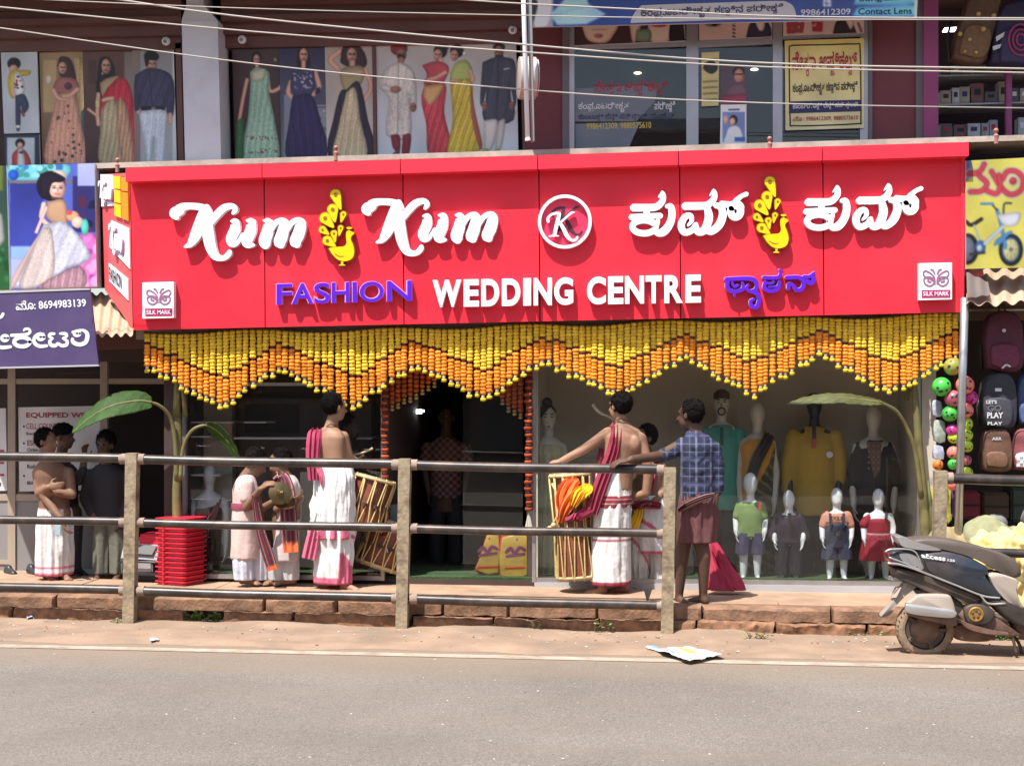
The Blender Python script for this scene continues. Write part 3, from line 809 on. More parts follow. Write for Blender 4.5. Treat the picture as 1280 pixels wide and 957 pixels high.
# stepped brown header over the poster windows
for (a, b) in ((-120, 226), (276, 657)):
    sl = lambda px: -0.018 * px
    for (t0, t1, yy) in ((-70, 8, 13.92), (8, 20, 14.0), (20, 27, 13.95), (27, 44, 14.04), (44, 61, 14.1)):
        mk('moulding', G().pquad([(a, t0 + 4 + sl(a)), (b, t0 + 4 + sl(b)), (b, t1 + 4 + sl(b)), (a, t1 + 4 + sl(a))], yy, YU + .15), M_BROWN, bld)
    for (s0, s1) in ((a - 2, a + 3), (b - 7, b)):
        mk('side_trim', G().pquad([(s0, 58 + sl(s0)), (s1, 58 + sl(s1)), (s1 + 4, 215), (s0 + 4, 215)], 14.1, YU + .15), M_BROWN, bld)
mk('mullion_strip', G().pquad([(465, 54), (469.5, 54), (471, 205), (467, 205)], 14.12, YU + .15), M_BROWN, bld)
col_o = mk('column', G().pquad([(227, 26), (272, 26), (276.5, 206), (231.5, 206)], 13.86, 14.2), M_OFFW, bld)
mk('column_capital', G().pquad([(233, -40), (254, -40), (254, 6), (233, 6)], 13.88, 14.2).pquad([(233, 6), (254, 6), (259, 24), (271, 26), (228, 26), (231, 24)][0:1] + [(254, 6), (272, 26), (227, 26)], 13.87, 14.2), M_OFFW, col_o)
for px, py in ((208, 52), (303, 50), (641, 38)):
    p = W(px, py, 14.02)
    lm = mk('round_lamp', G().lathe(p, (0, -1, 0), [(0, .04), (.02, .04), (.035, .03), (.05, .012)], 14), M_WHITE, bld, smooth=40)
    mk('lamp_lens', G().ball(p + Vector((0, -.045, -.01)), .018, 10, 6), M_GREY, lm, smooth=True)
# ledge with its little knobs
led = mk('ledge', G().pquad([(-60, 209.5), (120, 207), (650, 190.5), (1300, 168), (1300, 173), (650, 197), (120, 212), (-60, 214)][0:1] + [(1300, 168), (1300, 175), (-60, 216)], 13.55, 14.25), M_LEDGE, bld)
for px, py in ((147, 199), (420, 184), (962, 173), (1245, 163)):
    p = W(px, py + 14, 13.56)
    mk('ledge_knob', G().lathe(p, (0, 0, 1), [(-.02, .02), (.03, .02), (.05, .026), (.06, .014), (.075, .012), (.085, .02), (.1, .022), (.115, .012)], 12), mat('pink_clay', (0.42, 0.19, 0.15), 0.8), led, smooth=40)
# maroon wall stretches and the optician's aluminium front
mk('maroon_wall', G().pbox(657, -30, 706, 200, 14.08, YU + .15), M_MAROON, bld)
mk('maroon_wall', G().pbox(1090, -30, 1146, 200, 14.08, YU + .15), M_MAROON, bld)
for a_, b_ in ((703, 711.5), (1145.2, 1154), (1085.5, 1090.5)): mk('grey_pier', G().pbox(a_, -30, b_, 200, 14.05, YU + .15), mat('grey_pier_paint', (0.16, 0.14, 0.15), 0.7), bld)
mk('magenta_pier', G().pbox(1154.5, -30, 1173, 200, 14.02, YU + .15), mat('magenta_paint', (0.30, 0.055, 0.16), 0.6, nz=(2, .1)), bld)
opt = mk('optician_front', G().pbox(711, -30, 718, 195, 14.06, 14.12).pbox(858, 22, 873, 195, 14.06, 14.12).pbox(966, 22, 978, 195, 14.06, 14.12).pbox(1075, 22, 1085, 195, 14.06, 14.12)
         .pquad([(718, 57), (858, 51.5), (858, 58), (718, 63)], 14.07, 14.11).pquad([(873, 51), (966, 47), (966, 55), (873, 60)], 14.07, 14.11).pquad([(978, 46), (1075, 42), (1075, 46), (978, 50)], 14.07, 14.11), M_ALU, bld)
for (a, b) in ((718, 858), (873, 966), (978, 1075)):
    mk('shop_window_pane', G().pbox(a, -25, b, 194, 14.085, 14.091), M_GLASSU, opt)
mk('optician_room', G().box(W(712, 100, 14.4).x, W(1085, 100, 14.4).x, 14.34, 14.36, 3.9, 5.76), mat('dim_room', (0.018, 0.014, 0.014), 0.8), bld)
for px, py, c in ((797, 91.5, (1.0, 0.85, 0.55)), (943, 87, (0.9, 0.95, 1.0))):
    mk('ceiling_spot', G().ball(W(px, py, 14.3), .03, 12, 6, (1.25, .5, .45)), mat('lit_spot_%d' % px, (.9, .9, .9), .4, emit=(c, 4.0)), bld, smooth=True)

# ================================================================== posters in the upper windows
def poster(name, label, corners, y, bg, gain=2.0, step=.75, thick=0.02, cat='poster', group=None, edge=None, mat_=None):
    cv = Canvas(corners, y, step, bg)
    p = W((corners[2][0] + corners[3][0]) / 2, (corners[2][1] + corners[3][1]) / 2, y)
    t = thing(name, label, cat, p, group)
    mk('backing', G().pquad(corners, y, y + thick), edge or M_WHITE, t)
    cv.t_obj = t; cv.gain = gain; cv.mat_ = mat_ or M_PRINT
    return cv
def done(cv, speck=0.03, seed=0):
    cv.speck(speck, seed); cv.build('print', cv.mat_, cv.t_obj, cv.gain)
SK = (196, 150, 128); SKD = (150, 105, 85); HA = (32, 22, 22)
GU = 1.25                                        # paper is paler than it looks in the shade
YP = 14.14
Z1 = (0, 0, 3.9875); Z2 = (280, 0, 3.2)
# boy in a yellow jacket
cv = poster('framed_poster', 'small pale poster of a child in a yellow jacket and jeans, far left upper window', [(1, 66), (46, 65), (49, 166), (5, 167)], YP - .03, (178, 182, 186), GU); cv.T = Z1
cv.ell(70, 318, 33, 30, HA); cv.ell(68, 345, 22, 22, SK)
cv.poly([(45, 365), (85, 340), (95, 350), (150, 352), (145, 375), (105, 385), (100, 420), (70, 490), (45, 470), (38, 410)], (188, 160, 60))
cv.poly([(66, 372), (95, 358), (122, 420), (118, 472), (76, 476)], (200, 196, 196)); cv.spots([(66, 380), (110, 375), (118, 440), (72, 445)], 14, [(170, 50, 55), (50, 45, 60)], (.8, 1.8))
cv.poly([(76, 478), (120, 470), (143, 520), (138, 548), (112, 570), (104, 525), (100, 640), (80, 638)], (52, 62, 82)); cv.line([(70, 478), (60, 440)], 14, SK); cv.line([(118, 575), (108, 555)], 14, (120, 60, 70)); cv.ell(90, 632, 12, 8, (220, 220, 220))
done(cv)
cv = poster('framed_poster', 'small poster of a child in a red jacket in a dark blue frame, upper left', [(5, 169), (49, 168), (50, 206), (6, 207)], YP - .03, (40, 48, 66), GU); cv.T = Z1
cv.rect(35, 686, 173, 830, (176, 184, 190)); cv.ell(100, 715, 24, 24, HA); cv.ell(100, 725, 15, 16, SK)
cv.poly([(60, 830), (62, 770), (90, 742), (112, 742), (140, 770), (150, 830)], (165, 62, 66)); cv.poly([(90, 745), (112, 745), (125, 830), (88, 830)], (196, 196, 196)); cv.ell(106, 760, 10, 6, (40, 36, 40))
done(cv)
# woman in a rose gown
cv = poster('window_poster', 'window poster of a woman in a peach floral gown before a tan wall', [(49, 66), (103, 64), (107, 204), (53, 205)], YP, (150, 122, 88), GU); cv.T = Z1
cv.grad(190, 262, 420, 815, (150, 124, 92), (96, 70, 52)); cv.rect(215, 300, 280, 560, (172, 146, 104)); cv.ell(245, 400, 16, 24, (196, 184, 160))
cv.poly([(370, 290), (410, 300), (440, 500), (430, 620), (395, 560)], (176, 150, 104), fold=(1.2, 0, .15)); cv.poly([(405, 560), (440, 540), (455, 810), (425, 810)], (70, 84, 92), fold=(1.5, 0, .2))
cv.poly([(285, 330), (300, 285), (345, 290), (370, 340), (380, 420), (345, 420), (300, 380)], (62, 40, 36)); cv.face(312, 340, 21, 30, SK); cv.line([(305, 338), (312, 337)], 4, (70, 40, 40)); cv.line([(308, 354), (316, 354)], 4, (150, 60, 60))
cv.poly([(275, 405), (310, 385), (375, 395), (395, 440), (370, 475), (300, 470), (262, 450)], (150, 92, 84)); cv.ell(340, 430, 20, 18, (84, 52, 66))
cv.poly([(290, 470), (365, 470), (400, 600), (425, 820), (230, 820), (255, 600)], (190, 138, 116), fold=(1.5, .1, .1))
cv.spots([(290, 500), (365, 500), (425, 820), (235, 820)], 36, [(74, 44, 52), (96, 60, 66)], (.8, 2.4), 3)
cv.line([(265, 450), (290, 490), (330, 495)], 24, SK); cv.line([(385, 445), (350, 475), (315, 480)], 22, SK)
done(cv, .04, 1)
# red saree
cv = poster('window_poster', 'window poster of a woman in a red and gold saree by a brown door', [(103, 64), (165, 62), (169, 203), (107, 204)], YP, (92, 64, 56), GU); cv.T = Z1
cv.grad(410, 255, 680, 815, (96, 68, 58), (66, 44, 42)); cv.rect(440, 300, 480, 420, (78, 52, 46)); cv.rect(620, 260, 690, 815, (120, 110, 104))
cv.poly([(490, 340), (500, 290), (540, 285), (568, 330), (570, 390), (520, 470), (480, 460)], (38, 26, 28)); cv.face(529, 332, 23, 37, SK); cv.line([(517, 325), (524, 325)], 4, HA); cv.line([(536, 325), (542, 325)], 4, HA); cv.line([(524, 352), (536, 352)], 5, (150, 50, 55)); cv.ell(511, 368, 5, 7, (200, 180, 110))
cv.poly([(497, 415), (530, 392), (590, 380), (620, 420), (560, 480), (510, 480)], (166, 142, 104))
cv.poly([(535, 440), (600, 385), (650, 440), (680, 620), (690, 815), (640, 815), (620, 560), (560, 540), (500, 570), (505, 500)], (172, 44, 58), fold=(1.3, .1, .12))
cv.poly([(505, 545), (565, 490), (620, 620), (650, 815), (500, 815), (500, 650)], (158, 144, 112), fold=(1.6, .15, .16)); cv.poly([(600, 480), (640, 560), (670, 815), (610, 815), (580, 560)], (170, 132, 104), fold=(2, .1, .2))
cv.line([(560, 490), (530, 495), (515, 500)], 20, SK); cv.line([(490, 470), (485, 560), (490, 620)], 20, SK); cv.line([(440, 545), (480, 575)], 14, SK); cv.line([(486, 505), (486, 530)], 22, (190, 170, 120))
done(cv, .04, 2)
# man in a navy shirt
cv = poster('window_poster', 'window poster of a man in a navy shirt and white trousers', [(165, 62), (217, 60), (221, 201), (169, 203)], YP, (150, 152, 154), GU); cv.T = Z1
cv.grad(640, 250, 880, 815, (142, 140, 140), (160, 164, 166)); cv.rect(860, 250, 880, 815, (196, 200, 204)); cv.rect(640, 255, 700, 815, (126, 112, 106))
cv.ell(752, 282, 34, 32, HA); cv.face(758, 322, 24, 34, SK); cv.poly([(720, 285), (742, 292), (738, 325), (726, 330)], HA); cv.poly([(722, 290), (740, 268), (788, 270), (786, 298), (745, 300)], HA); cv.line([(740, 345), (745, 370)], 22, SKD)
cv.poly([(675, 375), (730, 345), (790, 345), (850, 375), (870, 450), (862, 575), (835, 570), (820, 470), (818, 548), (705, 550), (700, 480), (690, 550), (672, 545), (670, 440)], (58, 54, 78), fold=(.9, .4, .12))
cv.line([(745, 360), (760, 545)], 4, (38, 34, 52)); cv.rect(706, 530, 822, 552, (30, 28, 34)); cv.rect(755, 534, 775, 550, (120, 116, 110))
cv.poly([(690, 555), (822, 552), (830, 650), (815, 812), (775, 812), (770, 690), (752, 812), (735, 812), (715, 690)], (188, 198, 208), fold=(1.1, .05, .05)); cv.line([(848, 572), (848, 610)], 22, SK); cv.ell(690, 560, 10, 10, SK)
done(cv, .03, 3)
# green gown
cv = poster('window_poster', 'window poster of a woman in a long mint green gown, dark backdrop', [(290, 62), (349, 60), (352, 200), (294, 201)], YP, (74, 54, 50), GU); cv.T = Z2
cv.grad(25, 185, 235, 645, (74, 52, 48), (52, 40, 38)); cv.ell(205, 240, 6, 8, (150, 140, 130)); cv.rect(218, 185, 224, 640, (50, 38, 36))
cv.ell(130, 232, 20, 26, HA); cv.face(131, 240, 13, 21, SK); cv.line([(92, 320), (75, 400), (62, 480)], 15, SK); cv.line([(175, 310), (185, 365), (225, 350), (235, 325)], 15, SK); cv.line([(132, 258), (132, 275)], 14, SK)
cv.poly([(105, 290), (130, 270), (165, 280), (182, 300), (180, 370), (205, 500), (215, 645), (75, 645), (95, 480), (105, 360)], (138, 172, 148), fold=(1.4, .1, .1)); cv.poly([(108, 285), (165, 275), (160, 320), (115, 325)], (172, 178, 150)); cv.poly([(50, 490), (78, 480), (75, 645), (45, 645)], (60, 108, 66), fold=(1.5, 0, .1))
cv.spots([(90, 545), (205, 540), (210, 560), (82, 565)], 26, [(120, 78, 64)], (.6, 1.3), 3); cv.spots([(80, 600), (212, 590), (214, 610), (78, 618)], 26, [(126, 70, 62)], (.6, 1.5), 4)
done(cv, .04, 4)
# navy gown
cv = poster('window_poster', 'window poster of a woman in a navy gown with silver bodice', [(349, 60), (406, 57), (409, 198), (352, 200)], YP, (62, 60, 84), GU); cv.T = Z2
cv.grad(225, 180, 415, 640, (52, 48, 72), (96, 102, 112)); cv.rect(370, 420, 415, 640, (130, 136, 140)); cv.line([(370, 430), (415, 430)], 4, (60, 60, 66)); cv.spots([(360, 440), (412, 440), (412, 620), (360, 620)], 20, [(96, 100, 104), (160, 165, 168)], (1, 3), 8); cv.rect(240, 380, 275, 640, (120, 128, 140))
cv.poly([(290, 250), (300, 195), (330, 190), (345, 250), (330, 290), (300, 290)], (40, 26, 28)); cv.face(319, 222, 17, 29, SK); cv.line([(311, 217), (315, 217)], 3, HA); cv.line([(323, 217), (327, 217)], 3, HA); cv.line([(314, 240), (324, 240)], 4, (150, 60, 60)); cv.line([(318, 250), (318, 280)], 18, SK)
cv.line([(268, 330), (258, 375), (300, 405)], 20, SK); cv.line([(365, 290), (378, 360), (310, 395)], 20, SK)
cv.poly([(272, 300), (318, 275), (355, 270), (362, 330), (345, 385), (285, 385), (265, 350)], (62, 56, 92)); cv.spots([(275, 295), (350, 280), (355, 350), (285, 365)], 34, [(150, 156, 172), (178, 182, 190)], (.7, 1.8), 5)
cv.poly([(275, 385), (348, 380), (385, 480), (418, 640), (255, 640), (262, 480)], (44, 32, 72), fold=(1.0, -.1, .14)); cv.poly([(368, 355), (384, 350), (384, 372), (365, 378)], (44, 32, 72))
done(cv, .03, 5)
# cream and black gown
cv = poster('window_poster', 'window poster of a woman in a cream and black gown, arm behind head', [(406, 57), (465, 54), (468, 196), (409, 198)], YP, (176, 166, 152), GU); cv.T = Z2
cv.grad(405, 175, 600, 640, (164, 150, 138), (186, 184, 176))
cv.line([(455, 275), (425, 240), (465, 205)], 22, SK); cv.poly([(465, 250), (475, 190), (520, 172), (558, 205), (572, 255), (545, 275), (490, 265)], (58, 34, 32)); cv.face(512, 222, 20, 30, SK); cv.line([(502, 216), (508, 216)], 4, HA); cv.line([(517, 216), (523, 216)], 4, HA); cv.line([(505, 240), (520, 240)], 5, (158, 56, 60)); cv.line([(513, 250), (513, 275)], 24, SK)
cv.line([(565, 280), (588, 350), (555, 410)], 19, SK); cv.poly([(462, 300), (480, 270), (550, 265), (560, 310), (530, 360), (490, 375), (470, 340)], (150, 136, 96)); cv.poly([(470, 285), (555, 280), (550, 300), (475, 305)], (196, 160, 130))
cv.poly([(490, 360), (540, 330), (575, 480), (600, 625), (420, 632), (440, 470), (465, 370)], (44, 34, 46), fold=(1.1, -.1, .14)); cv.poly([(490, 370), (525, 355), (545, 480), (570, 630), (440, 632), (460, 500)], (182, 168, 136), fold=(1.2, .1, .1))
done(cv, .03, 6)
# groom, two sarees, dark suit share one pale sheet
cv = poster('window_poster', 'wide pale window poster of a groom, two saree wearers and a suited man', [(470, 54), (645, 48), (648, 190), (472, 196)], YP, (178, 178, 174), GU); cv.T = Z2
cv.grad(600, 150, 1190, 640, (176, 168, 160), (190, 200, 208))
cv.ell(700, 195, 34, 28, (128, 42, 44)); cv.face(710, 220, 20, 24, SKD); cv.poly([(694, 215), (722, 225), (716, 248), (698, 240)], (40, 30, 30)); cv.line([(708, 240), (706, 262)], 26, SKD)
cv.poly([(640, 280), (700, 250), (760, 290), (770, 420), (745, 430), (740, 380), (745, 545), (650, 540), (660, 400), (620, 345)], (190, 184, 174), fold=(.8, .1, .05)); cv.line([(698, 265), (694, 540)], 3, (130, 124, 116)); cv.spots([(655, 380), (745, 380), (745, 540), (655, 540)], 60, [(168, 160, 148), (206, 200, 190)], (.5, 1.2), 7)
cv.line([(640, 350), (690, 365)], 24, (190, 184, 174)); cv.ell(686, 358, 22, 14, SKD); cv.face(757, 430, 13, 18, SKD); cv.poly([(667, 540), (700, 540), (706, 575), (700, 612), (675, 590)], (116, 38, 48)); cv.poly([(715, 540), (748, 540), (738, 622), (712, 622)], (116, 38, 48)); cv.ell(690, 615, 14, 8, (90, 60, 50))
cv.ell(866, 205, 27, 28, HA); cv.face(856, 222, 18, 24, SK); cv.ell(885, 190, 14, 12, HA); cv.line([(866, 240), (870, 262)], 20, SK)
cv.poly([(792, 262), (850, 245), (898, 265), (890, 310), (860, 345), (800, 340), (812, 300)], (178, 70, 76)); cv.line([(815, 320), (850, 310), (885, 290)], 16, SK); cv.poly([(805, 335), (885, 335), (880, 450), (905, 560), (895, 618), (820, 620), (810, 500), (790, 400)], (176, 62, 70), fold=(1.2, .25, .14)); cv.poly([(800, 345), (880, 340), (830, 420), (800, 390)], (190, 150, 96))
cv.ell(932, 205, 27, 26, HA); cv.face(922, 222, 16, 22, SK); cv.ell(962, 215, 8, 10, (210, 205, 195)); cv.poly([(905, 290), (930, 250), (975, 245), (998, 300), (985, 340), (910, 340)], (158, 168, 92)); cv.line([(985, 285), (990, 325), (915, 325)], 19, SK)
cv.poly([(905, 330), (985, 320), (1000, 430), (1030, 560), (1025, 600), (960, 615), (895, 615), (915, 480)], (186, 164, 58), fold=(1.2, .3, .14)); cv.poly([(985, 330), (1005, 450), (1030, 570), (1020, 590), (990, 470)], (166, 92, 76))
cv.ell(1100, 190, 24, 16, HA); cv.face(1100, 210, 18, 26, SKD); cv.poly([(1085, 222), (1116, 222), (1110, 242), (1090, 242)], (50, 36, 36))
cv.poly([(1035, 250), (1085, 230), (1120, 230), (1165, 255), (1168, 410), (1150, 412), (1145, 340), (1158, 480), (1040, 482), (1050, 350), (1045, 412), (1025, 410)], (62, 62, 74), fold=(.7, .1, .08)); cv.line([(1098, 240), (1092, 478)], 3, (40, 40, 48)); cv.face(1043, 425, 11, 17, SKD); cv.face(1152, 425, 11, 17, SKD); cv.line([(1120, 278), (1140, 274)], 5, (190, 190, 196))
cv.poly([(1040, 482), (1095, 484), (1075, 590), (1040, 595)], (196, 192, 184)); cv.poly([(1098, 484), (1125, 482), (1110, 590), (1085, 590)], (186, 182, 174)); cv.ell(1045, 602, 14, 9, (170, 150, 120)); cv.ell(1092, 602, 12, 9, (170, 150, 120))
done(cv, .02, 7)

# ================================================================== the red signboard
YS = 13.15
def lerp_line(a, b): return lambda px: a[1] + (b[1] - a[1]) * (px - a[0]) / (b[0] - a[0])
v_top, v_bot, s_bot = lerp_line((157, 210), (1210, 177.5)), lerp_line((160, 227), (1207, 195)), lerp_line((165, 412.5), (1205, 390))
sign = thing('signboard', 'long glossy red shop signboard with visor and raised lettering', 'signboard', W(680, 402, YS))
mk('frame', G().pquad([(166, 224), (1204, 193), (1203, 388), (167, 410)], YS + 0.03, 13.74), M_DARKGAP, sign)
seams = [163, 330, 503.5, 673.5, 849.5, 1028.5, 1206]
for a, b in zip(seams[:-1], seams[1:]):
    a2, b2 = a + (0.7 if a > 170 else 0), b - (0.7 if b < 1200 else 0)
    lean = lambda q: (4 if q < 170 else (-2 if q > 1200 else 1.5))
    mk('panel', G().pquad([(a2, v_bot(a) - 6), (b2, v_bot(b) - 6), (b2 + lean(b), s_bot(b)), (a2 + lean(a), s_bot(a))], YS, YS + 0.028), M_RED, sign)
seams_v = [157, 327.5, 500.5, 672, 848, 1028, 1211]
for a, b in zip(seams_v[:-1], seams_v[1:]):
    a2, b2 = a + (0.6 if a > 160 else 0), b - (0.6 if b < 1205 else 0)
    mk('visor_panel', G().pquad([(a2, v_top(a)), (b2, v_top(b)), (b2, v_bot(b)), (a2, v_bot(a))], YS - 0.145, YS - 0.004), M_RED2, sign)
# thin trim along the right and lower edge
mk('edge_trim', G().pquad([(1201.5, 196), (1206.5, 195.6), (1205, 390), (1200, 390)], YS - 0.012, YS - 0.003), M_RED2, sign)

YL = YS - 0.068                                   # front of the raised letters
def letters(name, strokes, tf, m, parent=sign, y0=YL, y1=YS - 0.004, n=7):
    g = G()
    for k, s in enumerate(strokes): stroke_geo(g, s, tf, y0, y1, n, k)
    return mk(name, g, m, parent)
K_ = [[(172, 150, 60), (135, 158, 88), (116, 172, 84), (128, 200, 60)], [(140, 135, 60), (180, 120, 64), (230, 112, 52), (310, 118, 56), (370, 138, 60), (395, 165, 40)],
      [(372, 120, 60), (352, 180, 98), (312, 280, 98), (276, 360, 84), (238, 418, 50), (195, 438, 16)],
      [(580, 172, 22), (600, 140, 42), (575, 112, 44), (510, 128, 58), (450, 185, 58), (400, 255, 44)],
      [(372, 200, 80), (382, 320, 92), (402, 430, 86), (440, 512, 62), (505, 528, 42), (546, 498, 44), (556, 474, 36)]]
U_ = [[(566, 232, 14), (600, 240, 62), (596, 300, 80), (568, 375, 82), (576, 418, 50), (618, 405, 34), (662, 335, 24)],
      [(690, 226, 14), (728, 240, 66), (722, 310, 86), (694, 390, 86), (704, 420, 60), (748, 424, 26)]]
M_ = [[(826, 226, 14), (864, 240, 64), (860, 310, 90), (838, 385, 96), (842, 424, 84)],
      [(872, 330, 34), (926, 246, 44), (978, 230, 52), (992, 262, 78), (976, 340, 94), (958, 395, 96), (966, 420, 80)],
      [(1000, 330, 34), (1054, 246, 42), (1106, 228, 54), (1126, 262, 84), (1106, 340, 96), (1082, 392, 90), (1094, 418, 74)]]
for nm, ox, oy, sh in (('first', 200, 240, 0.0), ('second', 440, 235, -0.014)):
    tf = lambda x, y, ox=ox, oy=oy, sh=sh: (ox + x / 6.4, oy + (y + sh * x) / 6.4)
    for ch in (K_, U_, M_): letters('raised_letter', ch, tf, M_WLET)
KA = [[(88, 316, 74), (200, 316, 74), (320, 308, 70), (382, 252, 62), (392, 196, 54), (382, 160, 34)], [(384, 164, 30), (348, 208, 18)], [(228, 330, 62), (226, 400, 66)],
      [(70, 412, 62), (200, 402, 56), (368, 396, 56)],
      [(200 + 116 * math.cos(t), 506 + 66 * math.sin(t), 62) for t in np.linspace(0.1, 2 * math.pi + 0.1, 14)],
      [(425, 300, 40), (468, 310, 66), (480, 390, 74), (456, 480, 78), (400, 552, 84), (340, 568, 66), (318, 530, 54), (340, 440, 44)]]
MA = [[(604, 300, 74), (760, 298, 74), (836, 288, 70), (896, 232, 62), (908, 176, 50), (896, 140, 30)], [(896, 142, 28), (860, 192, 16)],
      [(640, 492, 26), (676, 448, 44), (664, 396, 54), (608, 412, 66), (572, 496, 72), (606, 562, 66), (680, 540, 62), (722, 480, 50)],
      [(716, 490, 50), (740, 556, 70), (806, 536, 80), (848, 420, 84), (836, 330, 70)], [(820, 540, 54), (874, 552, 72), (950, 490, 82), (988, 390, 80), (968, 312, 64), (912, 290, 54)],
      [(970, 280, 66), (1080, 284, 62), (1130, 238, 54), (1176, 200, 44), (1228, 178, 46)],
      [(1116 + 50 * math.cos(t), 352 + 58 * math.sin(t), 72) for t in np.linspace(-2.6, 3.6, 13)], [(1150, 270, 50), (1178, 310, 50), (1160, 370, 54)]]
for ox, oy in ((780, 220), (998.5, 213)):
    tf = lambda x, y, ox=ox, oy=oy: (ox + x / 8.0, oy + y / 8.0)
    for ch in (KA, MA): letters('raised_letter', ch, tf, M_WLET)
PH = [[[(108, 262, 46), (300, 252, 46), (420, 262, 50), (462, 312, 44), (448, 378, 44), (390, 398, 38), (346, 362, 30), (368, 322, 24)], [(130, 280, 46), (126, 352, 48), (180, 398, 42), (250, 396, 42), (306, 366, 42), (300, 300, 30)],
       [(180, 296, 26), (206, 342, 36), (252, 330, 28)], [(206, 420, 28), (212, 456, 20)], [(396, 404, 36), (468, 424, 48), (490, 500, 48), (458, 578, 46), (404, 568, 42), (392, 512, 38), (430, 488, 28)]],
      [[(540, 240, 42), (650, 246, 42), (716, 232, 40), (738, 176, 30), (716, 150, 18)], [(560, 286, 36), (550, 362, 46), (620, 396, 42), (700, 370, 44), (724, 292, 40)], [(562, 300, 26), (620, 312, 28), (660, 290, 24)], [(600, 352, 22), (690, 344, 22)]],
      [[(800, 242, 44), (950, 242, 46), (1000, 292, 48), (980, 366, 46), (922, 386, 46), (880, 334, 38), (832, 312, 38), (822, 372, 44)], [(1000, 232, 42), (1060, 232, 38), (1122, 186, 32)], [(1030, 270, 36), (1078, 304, 54), (1116, 262, 46), (1090, 230, 36)]]]
tf = lambda x, y: (895 + x / 9.14, 320 + y / 9.14)
for ch in PH:
    o = letters('raised_letter', ch, tf, M_LILAC, y0=YL + .012)
    letters('letter_face', ch, lambda x, y: tf(x + 5, y + 4), M_PURP, parent=o, y0=YL - .004, y1=YL + .008)
def word3d(body, boxes, m, off, edge=None):
    """each letter its own raised piece, fitted into its pixel quad"""
    for ch, q in zip(body, boxes):
        g = G(); put_text(g, text_geo(ch, off, 6), q, YS, lift=YS - YL, depth=1)
        if edge:
            o = mk('raised_letter', g, edge, sign)
            g2 = G(); q2 = [(a + .6, b + .5) for a, b in q]; put_text(g2, text_geo(ch, off * .6, 6), q2, YS, lift=YS - YL + .004, depth=0)
            mk('letter_face', g2, m, o)
        else: mk('raised_letter', g, m, sign)
# FASHION 345..514 ; tops 354 -> 350, bottoms 380 -> 376
xs = [(345, 364.5), (364, 391), (392, 412), (414, 436), (440, 445.5), (449, 479), (483, 514)]
tp, bt = lerp_line((345, 354.5), (514, 350)), lerp_line((345, 380.5), (514, 375.5))
word3d('FASHION', [[(a, tp(a)), (b, tp(b)), (b, bt(b)), (a, bt(a))] for a, b in xs], M_PURP, 0.022, M_LILAC)
z = lambda v: 530 + v / 3.5556
xs = [(z(38), z(164)), (z(176), z(243)), (z(254), z(333)), (z(346), z(427)), (z(441), z(475)), (z(487), z(568)), (z(578), z(663))]
tp, bt = lerp_line((z(38), 350), (z(1230), 343)), lerp_line((z(38), 384), (z(1230), 378))
word3d('WEDDING', [[(a, tp(a)), (b, tp(b)), (b, bt(b)), (a, bt(a))] for a, b in xs], M_WLET, 0.038)
xs = [(z(724), z(808)), (z(818), z(886)), (z(893), z(978)), (z(985), z(1056)), (z(1068), z(1150)), (z(1162), z(1231))]
word3d('CENTRE', [[(a, tp(a)), (b, tp(b)), (b, bt(b)), (a, bt(a))] for a, b in xs], M_WLET, 0.038)
# roundel with K
rc = W(706.5, 278, YS); s_ = msc(706, YS)
g = G(); n = 48; vs = []
for r_, yy in ((33.5, YS - .004), (33.5, YL), (29.6, YL), (29.6, YS - .004)):
    vs += [Vector((rc.x + r_ * s_ * math.cos(2 * math.pi * k / n), yy, rc.z + r_ * s_ * math.sin(2 * math.pi * k / n))) for k in range(n)]
g.add(vs, [(i * n + k, i * n + (k + 1) % n, ((i + 1) % 4) * n + (k + 1) % n, ((i + 1) % 4) * n + k) for i in range(3) for k in range(n)])
ro = mk('roundel_ring', g, M_WLET, sign, smooth=30)
g = G(); g.lathe((rc.x, YS - .006, rc.z), (0, -1, 0), [(0, 29.4 * s_), (.02, 29.4 * s_)], 48)
mk('roundel_disc', g, mat('pink_red_acrylic', (0.80, 0.035, 0.10), 0.4), sign)
zk = lambda x, y: (660 + x / 10.63, 230 + y / 10.63)
KK = [[(268, 500, 40), (266, 452, 34), (310, 405, 30), (372, 388, 34), (412, 382, 22)], [(418, 388, 40), (398, 470, 52), (376, 560, 50), (352, 668, 46)], [(280, 694, 14), (345, 684, 26), (408, 690, 12)],
      [(618, 374, 12), (580, 380, 30), (520, 430, 26), (430, 512, 30)], [(420, 510, 40), (470, 590, 52), (520, 690, 54), (580, 745, 36), (632, 738, 34), (658, 700, 26)]]
letters('roundel_letter', KK, zk, M_WLET, y0=YS - .075, y1=YS - .045)
letters('roundel_letter_shadow', [[(x + 60, y - 72, w) for x, y, w in s] for s in KK], zk, mat('dark_plum_shadow', (0.055, 0.02, 0.035), 0.5), y0=YS - .0295, y1=YS - .0265)  # thin dark copy of the K, painted in as its shadow
